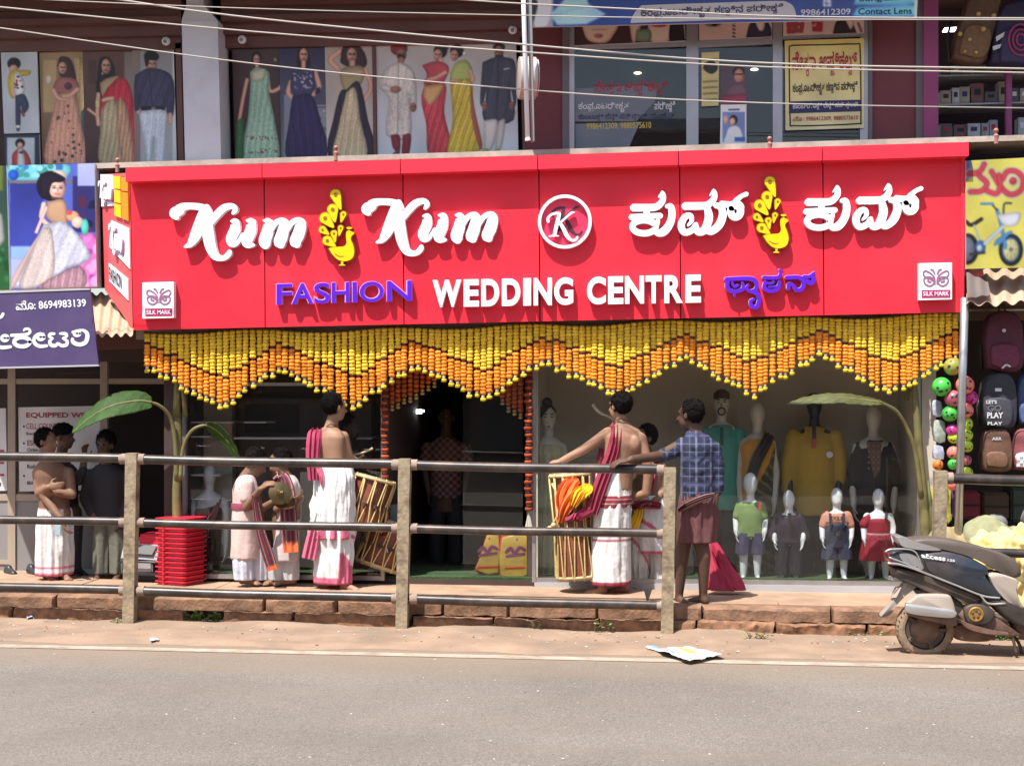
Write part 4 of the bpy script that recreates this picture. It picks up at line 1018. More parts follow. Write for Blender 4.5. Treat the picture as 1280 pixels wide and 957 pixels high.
# peacocks
def peacock(dx, dy):
    T = lambda x, y: (380 + x / 7.367 + dx, 210 + y / 7.367 + dy)
    def blobshape(pts, grow, y0, y1, g):
        P = np.array(crom(pts + [pts[0]], 5)[:-1]); c = P.mean(0)
        d = P - c; P = P + d / np.maximum(np.hypot(d[:, 0], d[:, 1])[:, None], 1e-6) * grow
        area = 0.5 * sum(P[i - 1][0] * P[i][1] - P[i][0] * P[i - 1][1] for i in range(len(P)))
        if area > 0: P = P[::-1]
        g.prism([W(*T(*p), y0) for p in P], (0, y1 - y0, 0))
    shapes = []
    for (cx, cy, r, tx, ty) in ((290, 245, 50, 340, 388), (265, 382, 50, 285, 502), (195, 462, 52, 275, 552), (170, 568, 34, 232, 615), (215, 668, 45, 292, 724), (362, 427, 28, 340, 502), (338, 552, 25, 322, 628), (276, 602, 30, 287, 687)):
        d = np.array([tx - cx, ty - cy], float); L = np.hypot(*d); d /= L; nn = np.array([-d[1], d[0]])
        pts = [tuple(np.array([cx, cy]) + (-d * math.cos(t) + nn * math.sin(t)) * r) for t in (-2.0, -1.4, -.8, 0, .8, 1.4, 2.0)] + [(tx, ty)]
        shapes.append((pts, (cx, cy, r)))
    body = [(225, 738), (300, 727), (365, 722), (392, 690), (386, 630), (390, 590), (412, 572), (436, 580), (462, 600), (440, 622), (432, 650), (452, 710), (464, 770), (446, 830), (390, 858), (320, 850), (262, 800)]
    g = G(); g2 = G(); g3 = G()
    for i, (pts, (cx, cy, r)) in enumerate(shapes):
        blobshape(pts, 7, YL + .002 + .0005 * i, YS - .004, g); blobshape(pts, -2, YL - .004 - .0005 * i, YL + .012, g2)
        e = W(*T(cx, cy), YL - .0045 - .0005 * i); rr = r * .36 * msc(420, YL) / 7.367
        g3.lathe(e, (0, -1, 0), [(-.004, rr), (.003, rr)], 12)
    blobshape(body, 7, YL + .007, YS - .004, g); blobshape(body, -3, YL - .009, YL + .012, g2)
    for pts in ([(392, 556), (414, 566), (440, 556), (436, 545), (396, 545)], [(338, 862), (362, 862), (360, 884), (376, 890), (374, 898), (326, 898), (324, 890), (342, 882)]):
        blobshape(pts, 3, YL + .0075, YS - .004, g); blobshape(pts, -1, YL - .0085, YL + .012, g2)
    o = mk('peacock_emblem', g, M_AMBER, sign)
    mk('peacock_face', g2, M_YEL, o); 
    stroke_geo(g3, [(285, 790, 8), (320, 812, 9), (368, 812, 6)], T, YL - .0105, YL - .008, 5)
    g3.ball(W(*T(428, 594), YL - .009), .004, 8, 6)
    mk('feather_eye', g3, M_AMBER, o, kind='stuff')
peacock(0, 0); peacock(543, -16)
# the two small mark tiles
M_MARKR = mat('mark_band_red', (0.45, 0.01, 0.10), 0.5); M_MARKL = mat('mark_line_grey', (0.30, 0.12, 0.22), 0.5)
def mark_tile(x0, y0, x1, y1):
    t = mk('mark_tile', G().pquad([(x0, y0), (x1, y0 - 1), (x1, y1 - 1), (x0, y1)], YS - .075, YS - .004), M_WLET, sign)
    w, h = x1 - x0, y1 - y0
    mk('mark_band', G().pquad([(x0 + w * .09, y0 + h * .74 - .5), (x1 - w * .05, y0 + h * .74 - 1), (x1 - w * .05, y0 + h * .945 - 1), (x0 + w * .09, y0 + h * .945 - .5)], YS - .079, YS - .0755), M_MARKR, t)
    g = G(); put_text(g, text_geo('SILK MARK', 0.012), [(x0 + w * .13, y0 + h * .78 - .6), (x1 - w * .09, y0 + h * .78 - 1), (x1 - w * .09, y0 + h * .90 - 1), (x0 + w * .13, y0 + h * .90 - .6)], YS - .079, lift=.002)
    mk('mark_text', g, M_WLET, t)
    g = G(); cx, cy = x0 + w * .52, y0 + h * .40; k = w / 42
    for sx in (-1, 1):
        T = lambda x, y, sx=sx: (cx + sx * x * k, cy + y * k)
        for j, st in enumerate(([(1.5, 8, .7), (2, 0, .9), (7, -6, .8), (14, -9, .7), (16, -5, .7), (13, -1, .7), (7, 1, .7), (3, 4, .8)], [(3, 1, .7), (9, -1.5, .8), (15, 1, .9), (14, 7, .9), (8, 10, .9), (3, 7, .9), (2, 3, .7)], [(1.5, -5, .5), (4, -10, .5), (7, -11, .6)], [(6, 5, .5), (10, 4, .6), (10, 2, .5)])):
            stroke_geo(g, st, T, YS - .0785, YS - .0755, 5, j)
    mk('mark_emblem', g, M_MARKL, t)
mark_tile(178, 353, 217, 398); mark_tile(1148.5, 329, 1190, 375)
# the return panel at the left end, set back at an angle
p0, p1, p2, p3 = W(127, 218, 13.52), W(162, 216, 13.2), W(166, 411, 13.2), W(131, 362, 13.52)
g = G(); g.prism([p3, p2, p1, p0], (0.0, .03, 0))
ret = mk('return_panel', g, mat('glossy_pink_acrylic', (0.72, 0.09, 0.10), 0.12, nz=(1.5, .15)), sign)
def retuv(u, v):                                   # a point on the return panel
    a = p0.lerp(p1, u); b = p3.lerp(p2, u); p = a.lerp(b, v); return p
nrm = (p1 - p0).cross(p3 - p0).normalized(); nrm = nrm if nrm.y < 0 else -nrm
def ret_word(strokes, u0, v0, su, sv, off):
    g = G(); gs = G()
    for k, s in enumerate(strokes):
        S = crom(s, 5)
        for layer, mm, gg in ((0, 1.0, g),):
            Lf, Rt = [], []
            for i, (x, y, w) in enumerate(S):
                a, b = S[max(i - 1, 0)], S[min(i + 1, len(S) - 1)]; d = np.array([b[0] - a[0], b[1] - a[1]]); d /= max(np.hypot(*d), 1e-6)
                Lf.append((x - d[1] * w / 2, y + d[0] * w / 2)); Rt.append((x + d[1] * w / 2, y - d[0] * w / 2))
            P = [retuv(u0 + x * su, v0 + y * sv) + nrm * (off + .0004 * k) for x, y in Lf + Rt]; n = len(Lf)
            B = [p - nrm * .03 for p in P]
            fs = [(i, i + 1, n + i + 1, n + i) for i in range(n - 1)]; loop = list(range(n)) + list(range(2 * n - 1, n - 1, -1))
            fs += [(loop[i], loop[(i + 1) % (2 * n)], loop[(i + 1) % (2 * n)] + 2 * n, loop[i] + 2 * n) for i in range(2 * n)]
            gg.add(P + B, fs)
    return g
mk('return_panel_backing', G().prism([retuv(.0, .28) + nrm * .012, retuv(.45, .24) + nrm * .012, retuv(.45, .01) + nrm * .012, retuv(.0, .0) + nrm * .012], -nrm * .01), M_WLET, ret)
mk('return_panel_backing', G().prism([retuv(.25, .58) + nrm * .013, retuv(.98, .62) + nrm * .013, retuv(.98, .36) + nrm * .013, retuv(.35, .36) + nrm * .013], -nrm * .01), M_WLET, ret)
g = G()
for a, b, c in ((.50, .02, 0), (.50, .12, 0), (.50, .22, 0), (.76, .03, 1), (.76, .13, 1), (.76, .22, 1)):
    g.col = (.92, .55, .01) if c == 0 else (.9, .26, .01)
    g.prism([retuv(a, b + .09) + nrm * .02, retuv(a + .23, b + .09) + nrm * .02, retuv(a + .23, b) + nrm * .02, retuv(a, b) + nrm * .02], -nrm * .012)
mk('return_panel_reflection', g, Vc('painted_reflection', .4), ret)  # yellow and orange patches painted as the peacock's reflection
KUM = K_ + U_ + M_
mk('raised_letter', ret_word(KUM, -.06, .02, .00044, .00042, .034), M_WLET, ret); mk('letter_shade', ret_word(KUM, -.03, .032, .00044, .00042, .024), M_MARKL, ret)  # dark offset copies painted in as the raised letters' shadow
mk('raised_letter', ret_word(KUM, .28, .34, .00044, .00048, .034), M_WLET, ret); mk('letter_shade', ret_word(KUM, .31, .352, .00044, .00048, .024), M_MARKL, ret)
mk('return_panel_backing', G().prism([retuv(.22, .86) + nrm * .013, retuv(.9, .84) + nrm * .013, retuv(.9, .70) + nrm * .013, retuv(.22, .72) + nrm * .013], -nrm * .01), M_WLET, ret)
v, f = text_geo('FASHION', .02); lo, hi = v.min(0), v.max(0); u = (v - lo) / (hi - lo)
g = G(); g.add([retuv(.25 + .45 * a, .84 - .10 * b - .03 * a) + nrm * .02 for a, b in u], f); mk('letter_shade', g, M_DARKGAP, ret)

# ================================================================== optician's print on the glass, banner, posters
def text_obj(name, vf, quad, y, m, parent, lift=.003): 
    g = G(); put_text(g, vf, quad, y, lift=lift); return mk(name, g, m, parent)
Q = lambda x0, y0, x1, y1, s=0.0: [(x0, y0), (x1, y0 + s * (x1 - x0)), (x1, y1 + s * (x1 - x0)), (x0, y1)]
M_TRED = mat('red_print', (0.45, 0.03, 0.05), 0.6); M_TWHITE = mat('white_print', (0.72, 0.72, 0.74), 0.6); M_TNAVY = mat('navy_print', (0.035, 0.035, 0.11), 0.6); M_TYEL = mat('yellow_print', (0.62, 0.52, 0.10), 0.6); M_TDARK = mat('black_print', (0.025, 0.022, 0.025), 0.6); M_TMAR = mat('maroon_print', (0.30, 0.03, 0.045), 0.6); M_TCRIM = mat('crimson_print', (0.36, 0.05, 0.08), .6)
text_obj('window_lettering', kan('ನೇತ_ರಾ ಆಪ_ಟಿಕಲ_ಸ್'), Q(743, 101, 835, 121, -.02), 14.085, M_TRED, opt)
text_obj('window_lettering', kan('ಕಂಪ_ಯೂಟರೀಕೃತ'), Q(723, 128, 786, 141, -.01), 14.085, M_TWHITE, opt)
text_obj('window_lettering', kan('ಪರೀಕ_ಷೆ'), Q(818, 127, 844, 141, -.01), 14.085, M_TWHITE, opt)
text_obj('window_lettering', kan('ಕಾಂಟಾಕ_ಟ್ ಲೆನ_ಸ್ ಸನ್ ಗ_ಲಾಸ್ ಮೊಬೈಲ್'), Q(723, 142, 843, 153, -.01), 14.085, M_TNAVY, opt)
text_obj('window_lettering', text_geo('9986412309, 9880575610', .01), Q(733, 154, 814, 163, -.02), 14.085, M_TYEL, opt)
# pale printed film on the lower part of the first pane, with its curved end
g = G(); P = [(719, 111), (800, 107), (822, 110), (818, 128), (806, 141), (795, 152), (719, 152)]
g.prism([W(*p, 14.0835) for p in P[::-1]], (0, .0012, 0)); mk('window_film', g, glass_mat('pale_film', (.55, .58, .62), 1.3, .2, film=((.36, .40, .46), .55)), opt)
g = G(); g.pquad([(719, 155), (800, 153), (785, 187), (719, 189)], 14.0835, 14.0847); mk('window_film', g, MATS['pale_film'], opt)
cv = poster('optician_poster', 'yellow optician poster with red and navy Kannada lettering in upper window', [(981, 51), (1080, 48), (1080, 160), (982, 163)], 14.04, (196, 180, 104), 1.5, 1.5)
cv.grad(981, 48, 1081, 164, (206, 186, 110), (186, 182, 140)); done(cv, .02); PT = cv.t_obj; ZZ = lambda x, y: (940 + x / 3.765, y / 3.765)
g = G()
rp = crom([ZZ(*p) for p in [(175, 230), (190, 215), (340, 212), (490, 208), (508, 225), (512, 400), (512, 565), (498, 582), (340, 590), (195, 592), (180, 575), (176, 400), (175, 230)]], 3)
g.tube([W(a, b, 14.036) for a, b in rp], .006, 4); mk('border_line', g, M_TDARK, PT)
text_obj('poster_lettering', kan('ನೇತ_ರಾ ಆಪ_ಟಿಕಲ_ಸ್', .02), [ZZ(190, 245), ZZ(495, 235), ZZ(495, 355), ZZ(190, 362)], 14.036, M_TRED, PT)
text_obj('poster_lettering', kan('ಕಂಪ_ಯೂಟರೀಕೃತ ಕಣ_ಣಿನ ಪರೀಕ_ಷೆ', .02), [ZZ(192, 392), ZZ(497, 382), ZZ(497, 440), ZZ(192, 455)], 14.036, M_TDARK, PT)
mk('poster_band', G().pquad([ZZ(178, 478), ZZ(514, 470), ZZ(514, 524), ZZ(178, 534)], 14.0345, 14.0375), M_TNAVY, PT)
text_obj('poster_lettering', kan('ಕಾಂಟ್ಯಾಕ_ಟ್ ಲೆನ_ಸ್ ಸನ್ ಗ_ಲಾಸ್'), [ZZ(192, 486), ZZ(500, 478), ZZ(500, 510), ZZ(192, 522)], 14.0345, M_TWHITE, PT)
text_obj('poster_lettering', kan('ಮೊ : 9986412309, 9880575610'), [ZZ(192, 548), ZZ(500, 540), ZZ(500, 566), ZZ(192, 574)], 14.036, M_TCRIM, PT)
# narrow posters hung in the middle pane
cv = poster('optician_poster', 'narrow poster of a man in spectacles in the upper middle pane', [(901, 84), (933, 83), (933, 129), (901, 130)], 14.05, (70, 58, 66), 2.0); cv.T = (640, 0, 4)
cv.ell(1133, 362, 30, 28, HA); cv.ell(1135, 380, 24, 36, SKD); cv.line([(1118, 372), (1152, 372)], 6, (20, 20, 20)); cv.poly([(1060, 520), (1075, 440), (1120, 415), (1165, 420), (1180, 520)], (84, 60, 70)); cv.poly([(1050, 480), (1178, 470), (1178, 520), (1050, 520)], (110, 40, 60)); done(cv)
cv = poster('optician_poster', 'small white poster of a woman in white above the red visor', [(901, 131), (933, 130.5), (933, 182), (900, 183)], 14.05, (188, 190, 200), 2.0); cv.T = (640, 0, 4)
cv.rect(1052, 560, 1165, 710, (96, 110, 150)); cv.ell(1108, 600, 20, 24, HA); cv.ell(1103, 608, 14, 19, SK); cv.poly([(1070, 680), (1085, 640), (1120, 630), (1145, 650), (1150, 710), (1065, 710)], (214, 214, 220)); cv.ell(1070, 600, 14, 24, (170, 140, 130)); cv.line([(1085, 550), (1135, 548)], 8, (60, 60, 70)); cv.rect(1112, 685, 1166, 708, (60, 84, 140)); done(cv)
cv = poster('paper_slip', 'yellowed price slip strip hanging in the middle upper pane', [(877, 66), (899, 65), (898, 132), (877, 133)], 14.05, (168, 156, 104), 1.8); cv.T = (640, 0, 4)
for y_ in (300, 340, 410, 440, 470, 500): cv.line([(958, y_), (1025, y_ - 4)], 8, (104, 92, 60))
cv.poly([(960, 320), (1000, 300), (1030, 340), (1000, 370), (960, 350)], (40, 34, 30)); done(cv, .06)
# strips of spectacle faces above the transom
cv = poster('optician_frieze', 'printed frieze of cropped faces above the left optician pane', [(719, 26), (857, 22), (857, 51), (719, 57)], 14.05, (58, 40, 42), 1.9); cv.T = (640, 0, 4)
cv.poly([(348, 122), (522, 118), (505, 180), (470, 214), (410, 214), (370, 190)], (190, 160, 142)); cv.ell(432, 180, 22, 11, (150, 90, 90)); cv.line([(400, 150), (470, 148)], 3, (120, 90, 84)); cv.poly([(585, 110), (645, 108), (620, 205), (600, 205)], (186, 156, 140)); cv.poly([(680, 100), (795, 100), (785, 205), (690, 205)], (196, 160, 144)); cv.ell(735, 125, 40, 12, (150, 70, 76)); cv.poly([(622, 150), (690, 150), (690, 205), (622, 205)], (96, 120, 92)); cv.poly([(790, 110), (860, 108), (870, 200), (790, 205)], (36, 28, 32)); cv.line([(860, 118), (868, 195)], 5, (170, 160, 160)); done(cv)
cv = poster('optician_frieze', 'printed frieze with an eye and a dark suit above the middle pane', [(874, 22), (965, 18), (965, 46), (874, 50)], 14.05, (170, 150, 138), 1.9); cv.T = (640, 0, 4)
cv.ell(1005, 122, 38, 12, (110, 80, 74)); cv.ell(1012, 120, 14, 12, HA); cv.poly([(1170, 190), (1190, 120), (1240, 105), (1285, 120), (1290, 190)], (44, 44, 56)); cv.poly([(1215, 110), (1262, 105), (1258, 150), (1235, 152)], (196, 180, 172))
for i_, y_ in enumerate((110, 128, 146, 164, 182)): cv.line([(1105, y_), (1114, y_ + 4)], 7, (40, 34, 34))
done(cv)
cv = poster('optician_frieze', 'printed frieze with red blossoms and dark hair above yellow poster', [(979, 18), (1080, 14), (1080, 41), (979, 45)], 14.05, (168, 150, 142), 1.9); cv.T = (940, 0, 3.765)
cv.spots([(160, 96), (250, 96), (240, 155), (165, 160)], 22, [(140, 48, 54), (120, 60, 60)], (2, 5), 2); cv.spots([(280, 96), (335, 96), (330, 150), (285, 150)], 14, [(140, 44, 52)], (2, 5), 4); cv.poly([(380, 160), (400, 100), (460, 96), (490, 150), (480, 160)], (44, 36, 40)); cv.poly([(440, 96), (480, 96), (465, 140)], (190, 160, 146)); cv.line([(500, 110), (515, 150)], 10, (90, 60, 60)); done(cv)
# blue banner
bn = thing('banner', 'blue optician banner with white Kannada tab hanging across the top', 'banner', W(900, 28, 13.6))
cv = Canvas([(664, -30), (1149, -45), (1146, 23), (664, 34)], 13.6, 1.5, (46, 62, 116)); mk('backing', G().pquad([(664, -30), (1149, -45), (1146, 23), (664, 34)], 13.6, 13.63), M_WHITE, bn)
cv.grad(664, -45, 1150, 34, (40, 58, 120), (60, 74, 124), False); cv.T = (640, 0, 4)
cv.rect(95, -200, 205, 140, (150, 150, 160)); cv.poly([(100, -10), (200, -10), (185, 128), (110, 130)], (206, 202, 200)); cv.poly([(95, -20), (130, 20), (100, 128), (90, 130)], (56, 50, 56))
cv.poly([(190, 75), (270, -10), (240, -120), (370, -60), (380, 20), (470, 72), (370, 122), (225, 126)], (150, 186, 206), smooth=False); cv.line([(200, 80), (380, 30)], 5, (120, 160, 190))
cv.T = (940, 0, 3.765); cv.poly([(492, -60), (770, -70), (768, 18), (495, 24), (484, 10)], (104, 170, 214)); cv.poly([(498, 36), (768, 24), (765, 76), (500, 80), (484, 58)], (104, 170, 214)); cv.rect(764, -160, 784, 90, (190, 196, 206)); cv.rect(335, 0, 372, 32, (210, 214, 226)); cv.line([(348, 10), (352, 26)], 6, (60, 74, 130)); cv.line([(345, 18), (364, 18)], 6, (60, 74, 130))
cv.speck(.02); cv.build('print', M_PRINTG, bn, 1.7)
tabp = crom([(788, 29), (791, 20), (800, 9), (812, 6.5), (900, 3.5), (970, 1.5), (984, 3), (992, 9), (996, 22)], 4)
g = G(); g.prism([W(*p, 13.592) for p in (tabp[::-1])], (0, .005, 0)); mk('banner_tab', g, mat('banner_white', (.66, .62, .62), .5), bn)
text_obj('banner_lettering', kan('ಕಂಪ_ಯೂಟರೀಕೃತ ಕಣ_ಣಿನ ಪರೀಕ_ಷೆ', .015), [(801, 10), (979, 4.5), (979, 18), (801, 26)], 13.592, M_TNAVY, bn)
text_obj('banner_lettering', text_geo('9986412309', .018), [ZZ(230, 45), ZZ(464, 40), ZZ(464, 70), ZZ(230, 75)], 13.6, M_TWHITE, bn, lift=.006)
text_obj('banner_lettering', text_geo('Contact Lens', .012), [ZZ(500, 40), ZZ(752, 36), ZZ(752, 66), ZZ(500, 70)], 13.6, M_TNAVY, bn, lift=.006)
text_obj('banner_lettering', text_geo('Sunglass', .012), [ZZ(505, -16), ZZ(690, -20), ZZ(690, 8), ZZ(505, 16)], 13.6, M_TNAVY, bn, lift=.006)

# ================================================================== left side: picture lightbox, purple board, corrugated roof, laboratory front
def sun_print(cv, name='print'): cv.build(name, M_PRINTG, cv.t_obj, cv.gain)
YB = 12.95; YLB = 13.5
cv = poster('picture_lightbox', 'bright picture lightbox of a small girl in a flared gown', [(9, 207), (118, 204), (121, 358), (14, 362)], YLB, (60, 70, 150), .85, .75, thick=.12, cat='sign', mat_=M_PRINTG); cv.T = (0, 190, 3.3)
cv.grad(35, 40, 415, 580, (86, 104, 196), (96, 96, 190)); cv.poly([(35, 45), (270, 45), (260, 110), (35, 115)], (110, 190, 205)); cv.spots([(40, 48), (260, 48), (260, 105), (40, 105)], 30, [(70, 150, 150), (150, 214, 220), (60, 120, 190)], (2, 6), 3); cv.rect(35, 118, 330, 130, (120, 104, 110)); cv.ell(55, 95, 22, 22, (40, 90, 200)); cv.grad(42, 130, 180, 385, (48, 56, 140), (66, 74, 170)); cv.rect(300, 100, 395, 330, (52, 48, 110)); cv.rect(320, 45, 400, 140, (170, 176, 226)); cv.rect(45, 390, 170, 440, (150, 186, 236)); cv.rect(45, 440, 150, 560, (180, 190, 236))
cv.spots([(300, 160), (395, 160), (395, 330), (300, 330)], 12, [(90, 40, 70), (30, 30, 70)], (2, 6), 6); cv.poly([(330, 340), (395, 350), (412, 560), (320, 560)], (214, 110, 190)); cv.spots([(330, 350), (405, 350), (408, 555), (340, 555)], 22, [(236, 130, 200), (180, 70, 170), (240, 170, 220)], (3, 7), 5)
cv.ell(210, 140, 60, 62, (38, 26, 46)); cv.ell(240, 100, 36, 26, (220, 206, 196)); cv.ell(208, 140, 52, 60, (34, 24, 40)); cv.face(237, 152, 34, 44, (236, 190, 176)); cv.poly([(165, 90), (225, 85), (270, 110), (250, 125), (215, 130), (195, 190), (165, 180)], (34, 24, 40)); cv.line([(215, 190), (255, 195)], 10, (90, 60, 60))
cv.poly([(196, 205), (265, 200), (278, 290), (250, 305), (215, 290), (190, 260)], (190, 150, 120)); cv.line([(180, 215), (175, 280), (255, 335), (265, 360)], 20, (236, 196, 180)); cv.line([(150, 330), (190, 230)], 14, (230, 190, 190)); cv.ell(262, 350, 14, 14, (236, 196, 180))
cv.poly([(180, 300), (275, 295), (375, 430), (280, 480), (210, 520), (60, 560), (45, 545), (120, 420)], (196, 196, 214), fold=(.5, .4, .07)); cv.poly([(180, 310), (150, 370), (60, 555), (50, 520), (120, 400)], (226, 190, 190)); cv.poly([(180, 310), (215, 330), (215, 520), (80, 558), (130, 420)], (206, 190, 186), fold=(.6, .3, .06)); cv.poly([(200, 525), (330, 470), (345, 560), (165, 562)], (176, 136, 150), fold=(1, .1, .14))
cv.ell(300, 265, 26, 22, (240, 170, 130)); cv.ell(320, 290, 24, 24, (240, 200, 180)); cv.ell(350, 310, 16, 34, (90, 200, 190)); cv.ell(285, 250, 12, 10, (220, 80, 90)); cv.rect(398, 40, 420, 600, (230, 230, 240))
cv.speck(.03, 8); sun_print(cv)
cv = poster('picture_lightbox', 'green picture board cut off at the far left edge', [(-60, 209), (8, 207), (12, 362), (-60, 364)], YLB + .02, (60, 120, 66), .5, 1.5, thick=.1, cat='sign', mat_=M_PRINTG); cv.T = (0, 190, 3.3)
cv.grad(-200, 40, 40, 600, (70, 84, 96), (60, 130, 70)); cv.rect(-200, 40, 12, 160, (130, 150, 60)); cv.poly([(-60, 380), (0, 250), (16, 330), (14, 370), (-40, 420)], (214, 210, 206)); cv.spots([(-100, 380), (36, 380), (36, 560), (-100, 560)], 20, [(80, 170, 90), (40, 100, 50)], (2, 4), 4); cv.speck(.03); sun_print(cv)
# purple board
pb = thing('name_board', 'tilted dark purple board with a phone number in white', 'sign', W(60, 458, YB))
M_PURB = mat('purple_board_paint', (0.070, 0.045, 0.135), 0.5, nz=(1.5, .12), dirt=((.12, .09, .17), 3, .35))
mk('board', G().pquad([(-60, 368), (112, 361.5), (123.5, 457), (-60, 462)], YB, YB + .03), M_PURB, pb)
mk('board_edge', G().pquad([(-60, 366.5), (112, 360.2), (112.3, 362.2), (-60, 368.5)], YB - .006, YB + .032).pquad([(-60, 460), (123, 455.5), (123.5, 457.5), (-60, 462)], YB - .006, YB + .032), mat('board_alu_edge', (.45, .42, .46), .5), pb)
text_obj('board_lettering', kan('ಮೊ: 8694983139', .022), [(19, 376), (107, 372), (108, 383), (20, 388)], YB, M_TWHITE, pb)
ZP = lambda x, y: (x / 10.24, 395 + y / 10.24)
EL = lambda cx, cy, rx, ry, w, a=0.0, b=6.28: [(cx + rx * math.cos(t), cy + ry * math.sin(t), w) for t in np.linspace(a, b, 14)]
for ch in ([EL(62, 282, 40, 34, 40), [(-20, 392, 46), (40, 402, 48), (138, 392, 40)]], [[(142, 246, 40), (260, 242, 42), (340, 234, 42), (384, 205, 36), (368, 166, 32), (322, 166, 34), (302, 188, 22)], EL(282, 330, 100, 58, 52)],
           [EL(522, 268, 42, 34, 40), [(565, 226, 14), (505, 218, 22), (446, 262, 36), (438, 335, 46), (500, 384, 46), (600, 380, 40)]],
           [[(696, 226, 36), (644, 230, 42), (632, 262, 36), (676, 284, 24), (638, 318, 40), (652, 368, 48), (708, 378, 46), (742, 345, 34)], [(768, 224, 32), (838, 226, 42), (850, 262, 36), (802, 284, 24), (856, 318, 40), (848, 368, 46), (790, 378, 44), (748, 350, 34)]],
           [EL(985, 222, 38, 30, 36), [(926, 206, 32), (1000, 178, 20), (1078, 188, 40), (1118, 240, 52), (1098, 330, 54), (1020, 364, 52), (942, 338, 52), (924, 290, 40)]], [[(-10, 20, 40), (20, 5, 40), (40, -30, 40)]]):
    letters('board_letter', ch, ZP, M_TWHITE, parent=pb, y0=YB - .004, y1=YB - .001)
def corrugated(name, label, A, B, C, D, waves, amp, m, cat='roof', parent=None, wob=0.0):
    """sheet from back edge A-B to front edge D-C with ridges running front to back"""
    g = G(); n = waves * 8; vs = []
    for lay in (0, .004):
        for j in range(3):
            for i in range(n + 1):
                u, v = i / n, j / 2
                p = A.lerp(B, u).lerp(D.lerp(C, u), v); p = p + Vector((0, 0, amp * math.sin(u * waves * 2 * math.pi) - lay + wob * mnoise.noise(Vector((u * 9, v, 0)))))
                vs.append(p)
    k = n + 1; fs = []
    for lay in (0, 1):
        o = lay * 3 * k
        for j in range(2):
            for i in range(n): fs.append((o + j * k + i, o + j * k + i + 1, o + (j + 1) * k + i + 1, o + (j + 1) * k + i))
    o = 3 * k
    for i in range(n): fs.append((2 * k + i, 2 * k + i + 1, o + 2 * k + i + 1, o + 2 * k + i)); fs.append((i, i + 1, o + i + 1, o + i))
    g.add(vs, fs); return mk(name, g, m, parent, smooth=50, label=label, cat=cat)
corrugated('corrugated_roof', 'tan corrugated roof sheet left of the red sign', W(-90, 372, 13.85), W(172, 366, 13.75), W(166, 418, 13.1), W(-90, 424, 13.1), 22, .018, M_ROOF, wob=.012)
lab = thing('laboratory_front', 'dim laboratory shopfront with beige window bars and grey panels', 'shopfront', W(90, 715, 14.1))
YLb = 14.12
mk('header_wall', G().pbox(-90, 380, 222, 452, 13.95, 14.3), M_DBROWN, lab); mk('fascia_board', G().pquad([(110, 418), (182, 415), (182, 435), (110, 437)], 13.6, 13.7), M_BROWN, lab)
mk('room', G().box(W(-120, 600, 16).x, W(219, 600, 16).x, 15.6, 15.7, 0.2, 2.9).box(W(-120, 600, 15).x, W(219, 600, 15).x, 14.3, 15.6, 2.75, 2.8), M_DOORW, lab)
for a, b in ((-40, -30), (9.5, 19), (125, 134)): mk('window_bar', G().pbox(a, 448, b, 719, YLb - .02, YLb + .03), M_BEIGE, lab)
for a, b, c in ((473, 480, 222), (618, 625, 135), (700, 704, 19)): mk('window_bar', G().pbox(-70, a, c, b, YLb - .012, YLb + .022), M_BEIGE, lab)
for a, b in ((-30, 9.5), (19, 125)): mk('lower_panel', G().pbox(a, 625, b, 719, YLb, YLb + .015), M_GREY, lab); mk('window_pane', G().pbox(a, 480, b, 618, YLb + .005, YLb + .011), M_GLASSU, lab); mk('window_pane', G().pbox(a, 450, b, 473, YLb + .005, YLb + .011), M_GLASSU, lab)
mk('door_jamb', G().pbox(214, 448, 222, 722, 13.55, 14.2), M_BROWN, lab)
mk('white_rail', G().pbox(95, 712, 130, 717, 13.95, 14.0), M_WHITE, lab)
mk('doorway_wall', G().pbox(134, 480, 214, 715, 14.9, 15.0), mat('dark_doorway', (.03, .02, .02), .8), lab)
cv = poster('notice_poster', 'white notice headed EQUIPPED WITH in red behind the left window bars', [(23, 509), (130, 507), (131, 612), (24, 614)], YLb - .004, (188, 184, 184), 1.3, 1.6); done(cv, .015); PT = cv.t_obj
ZE = lambda x, y: (0 + x / 3.682, 480 + y / 3.682)
def eq(body, x0, y0, x1, y1, m, off=.015): text_obj('notice_lettering', text_geo(body, off), [ZE(x0, y0), ZE(x1, y0), ZE(x1, y1), ZE(x0, y1)], YLb - .004, m, PT, lift=.004)
eq('EQUIPPED WITH', 120, 130, 440, 158, M_TMAR, .03); eq('CELL COUNTER', 120, 180, 290, 206, M_TCRIM, .01); eq('Swelab', 120, 220, 190, 234, M_TDARK); eq('ESR', 125, 258, 170, 282, M_TCRIM); eq('Orbit-Sr', 125, 294, 200, 310, M_TDARK); eq('Robonik', 125, 370, 210, 388, M_TDARK); eq('BIO', 125, 446, 180, 462, M_TDARK)
g = G()
for y_ in (194, 272, 346, 422): g.ball(W(*ZE(110, y_), YLb - .008), .01, 8, 6, (1, .3, 1))
mk('bullet', g, M_TDARK, PT)
cv = poster('notice_poster', 'white notice cut off at the left picture edge', [(-45, 511), (7, 510), (9, 613), (-45, 614)], YLb - .004, (188, 184, 184), 1.3, 1.6); done(cv, .015); PT = cv.t_obj
for y_ in (562, 577, 592): mk('notice_line', G().pbox(-8, y_, 5, y_ + 2.5, YLb - .009, YLb - .0068), M_TCRIM, PT)
mk('notice_line', G().pbox(-3, 603, 1, 607, YLb - .009, YLb - .0068), M_TDARK, PT)

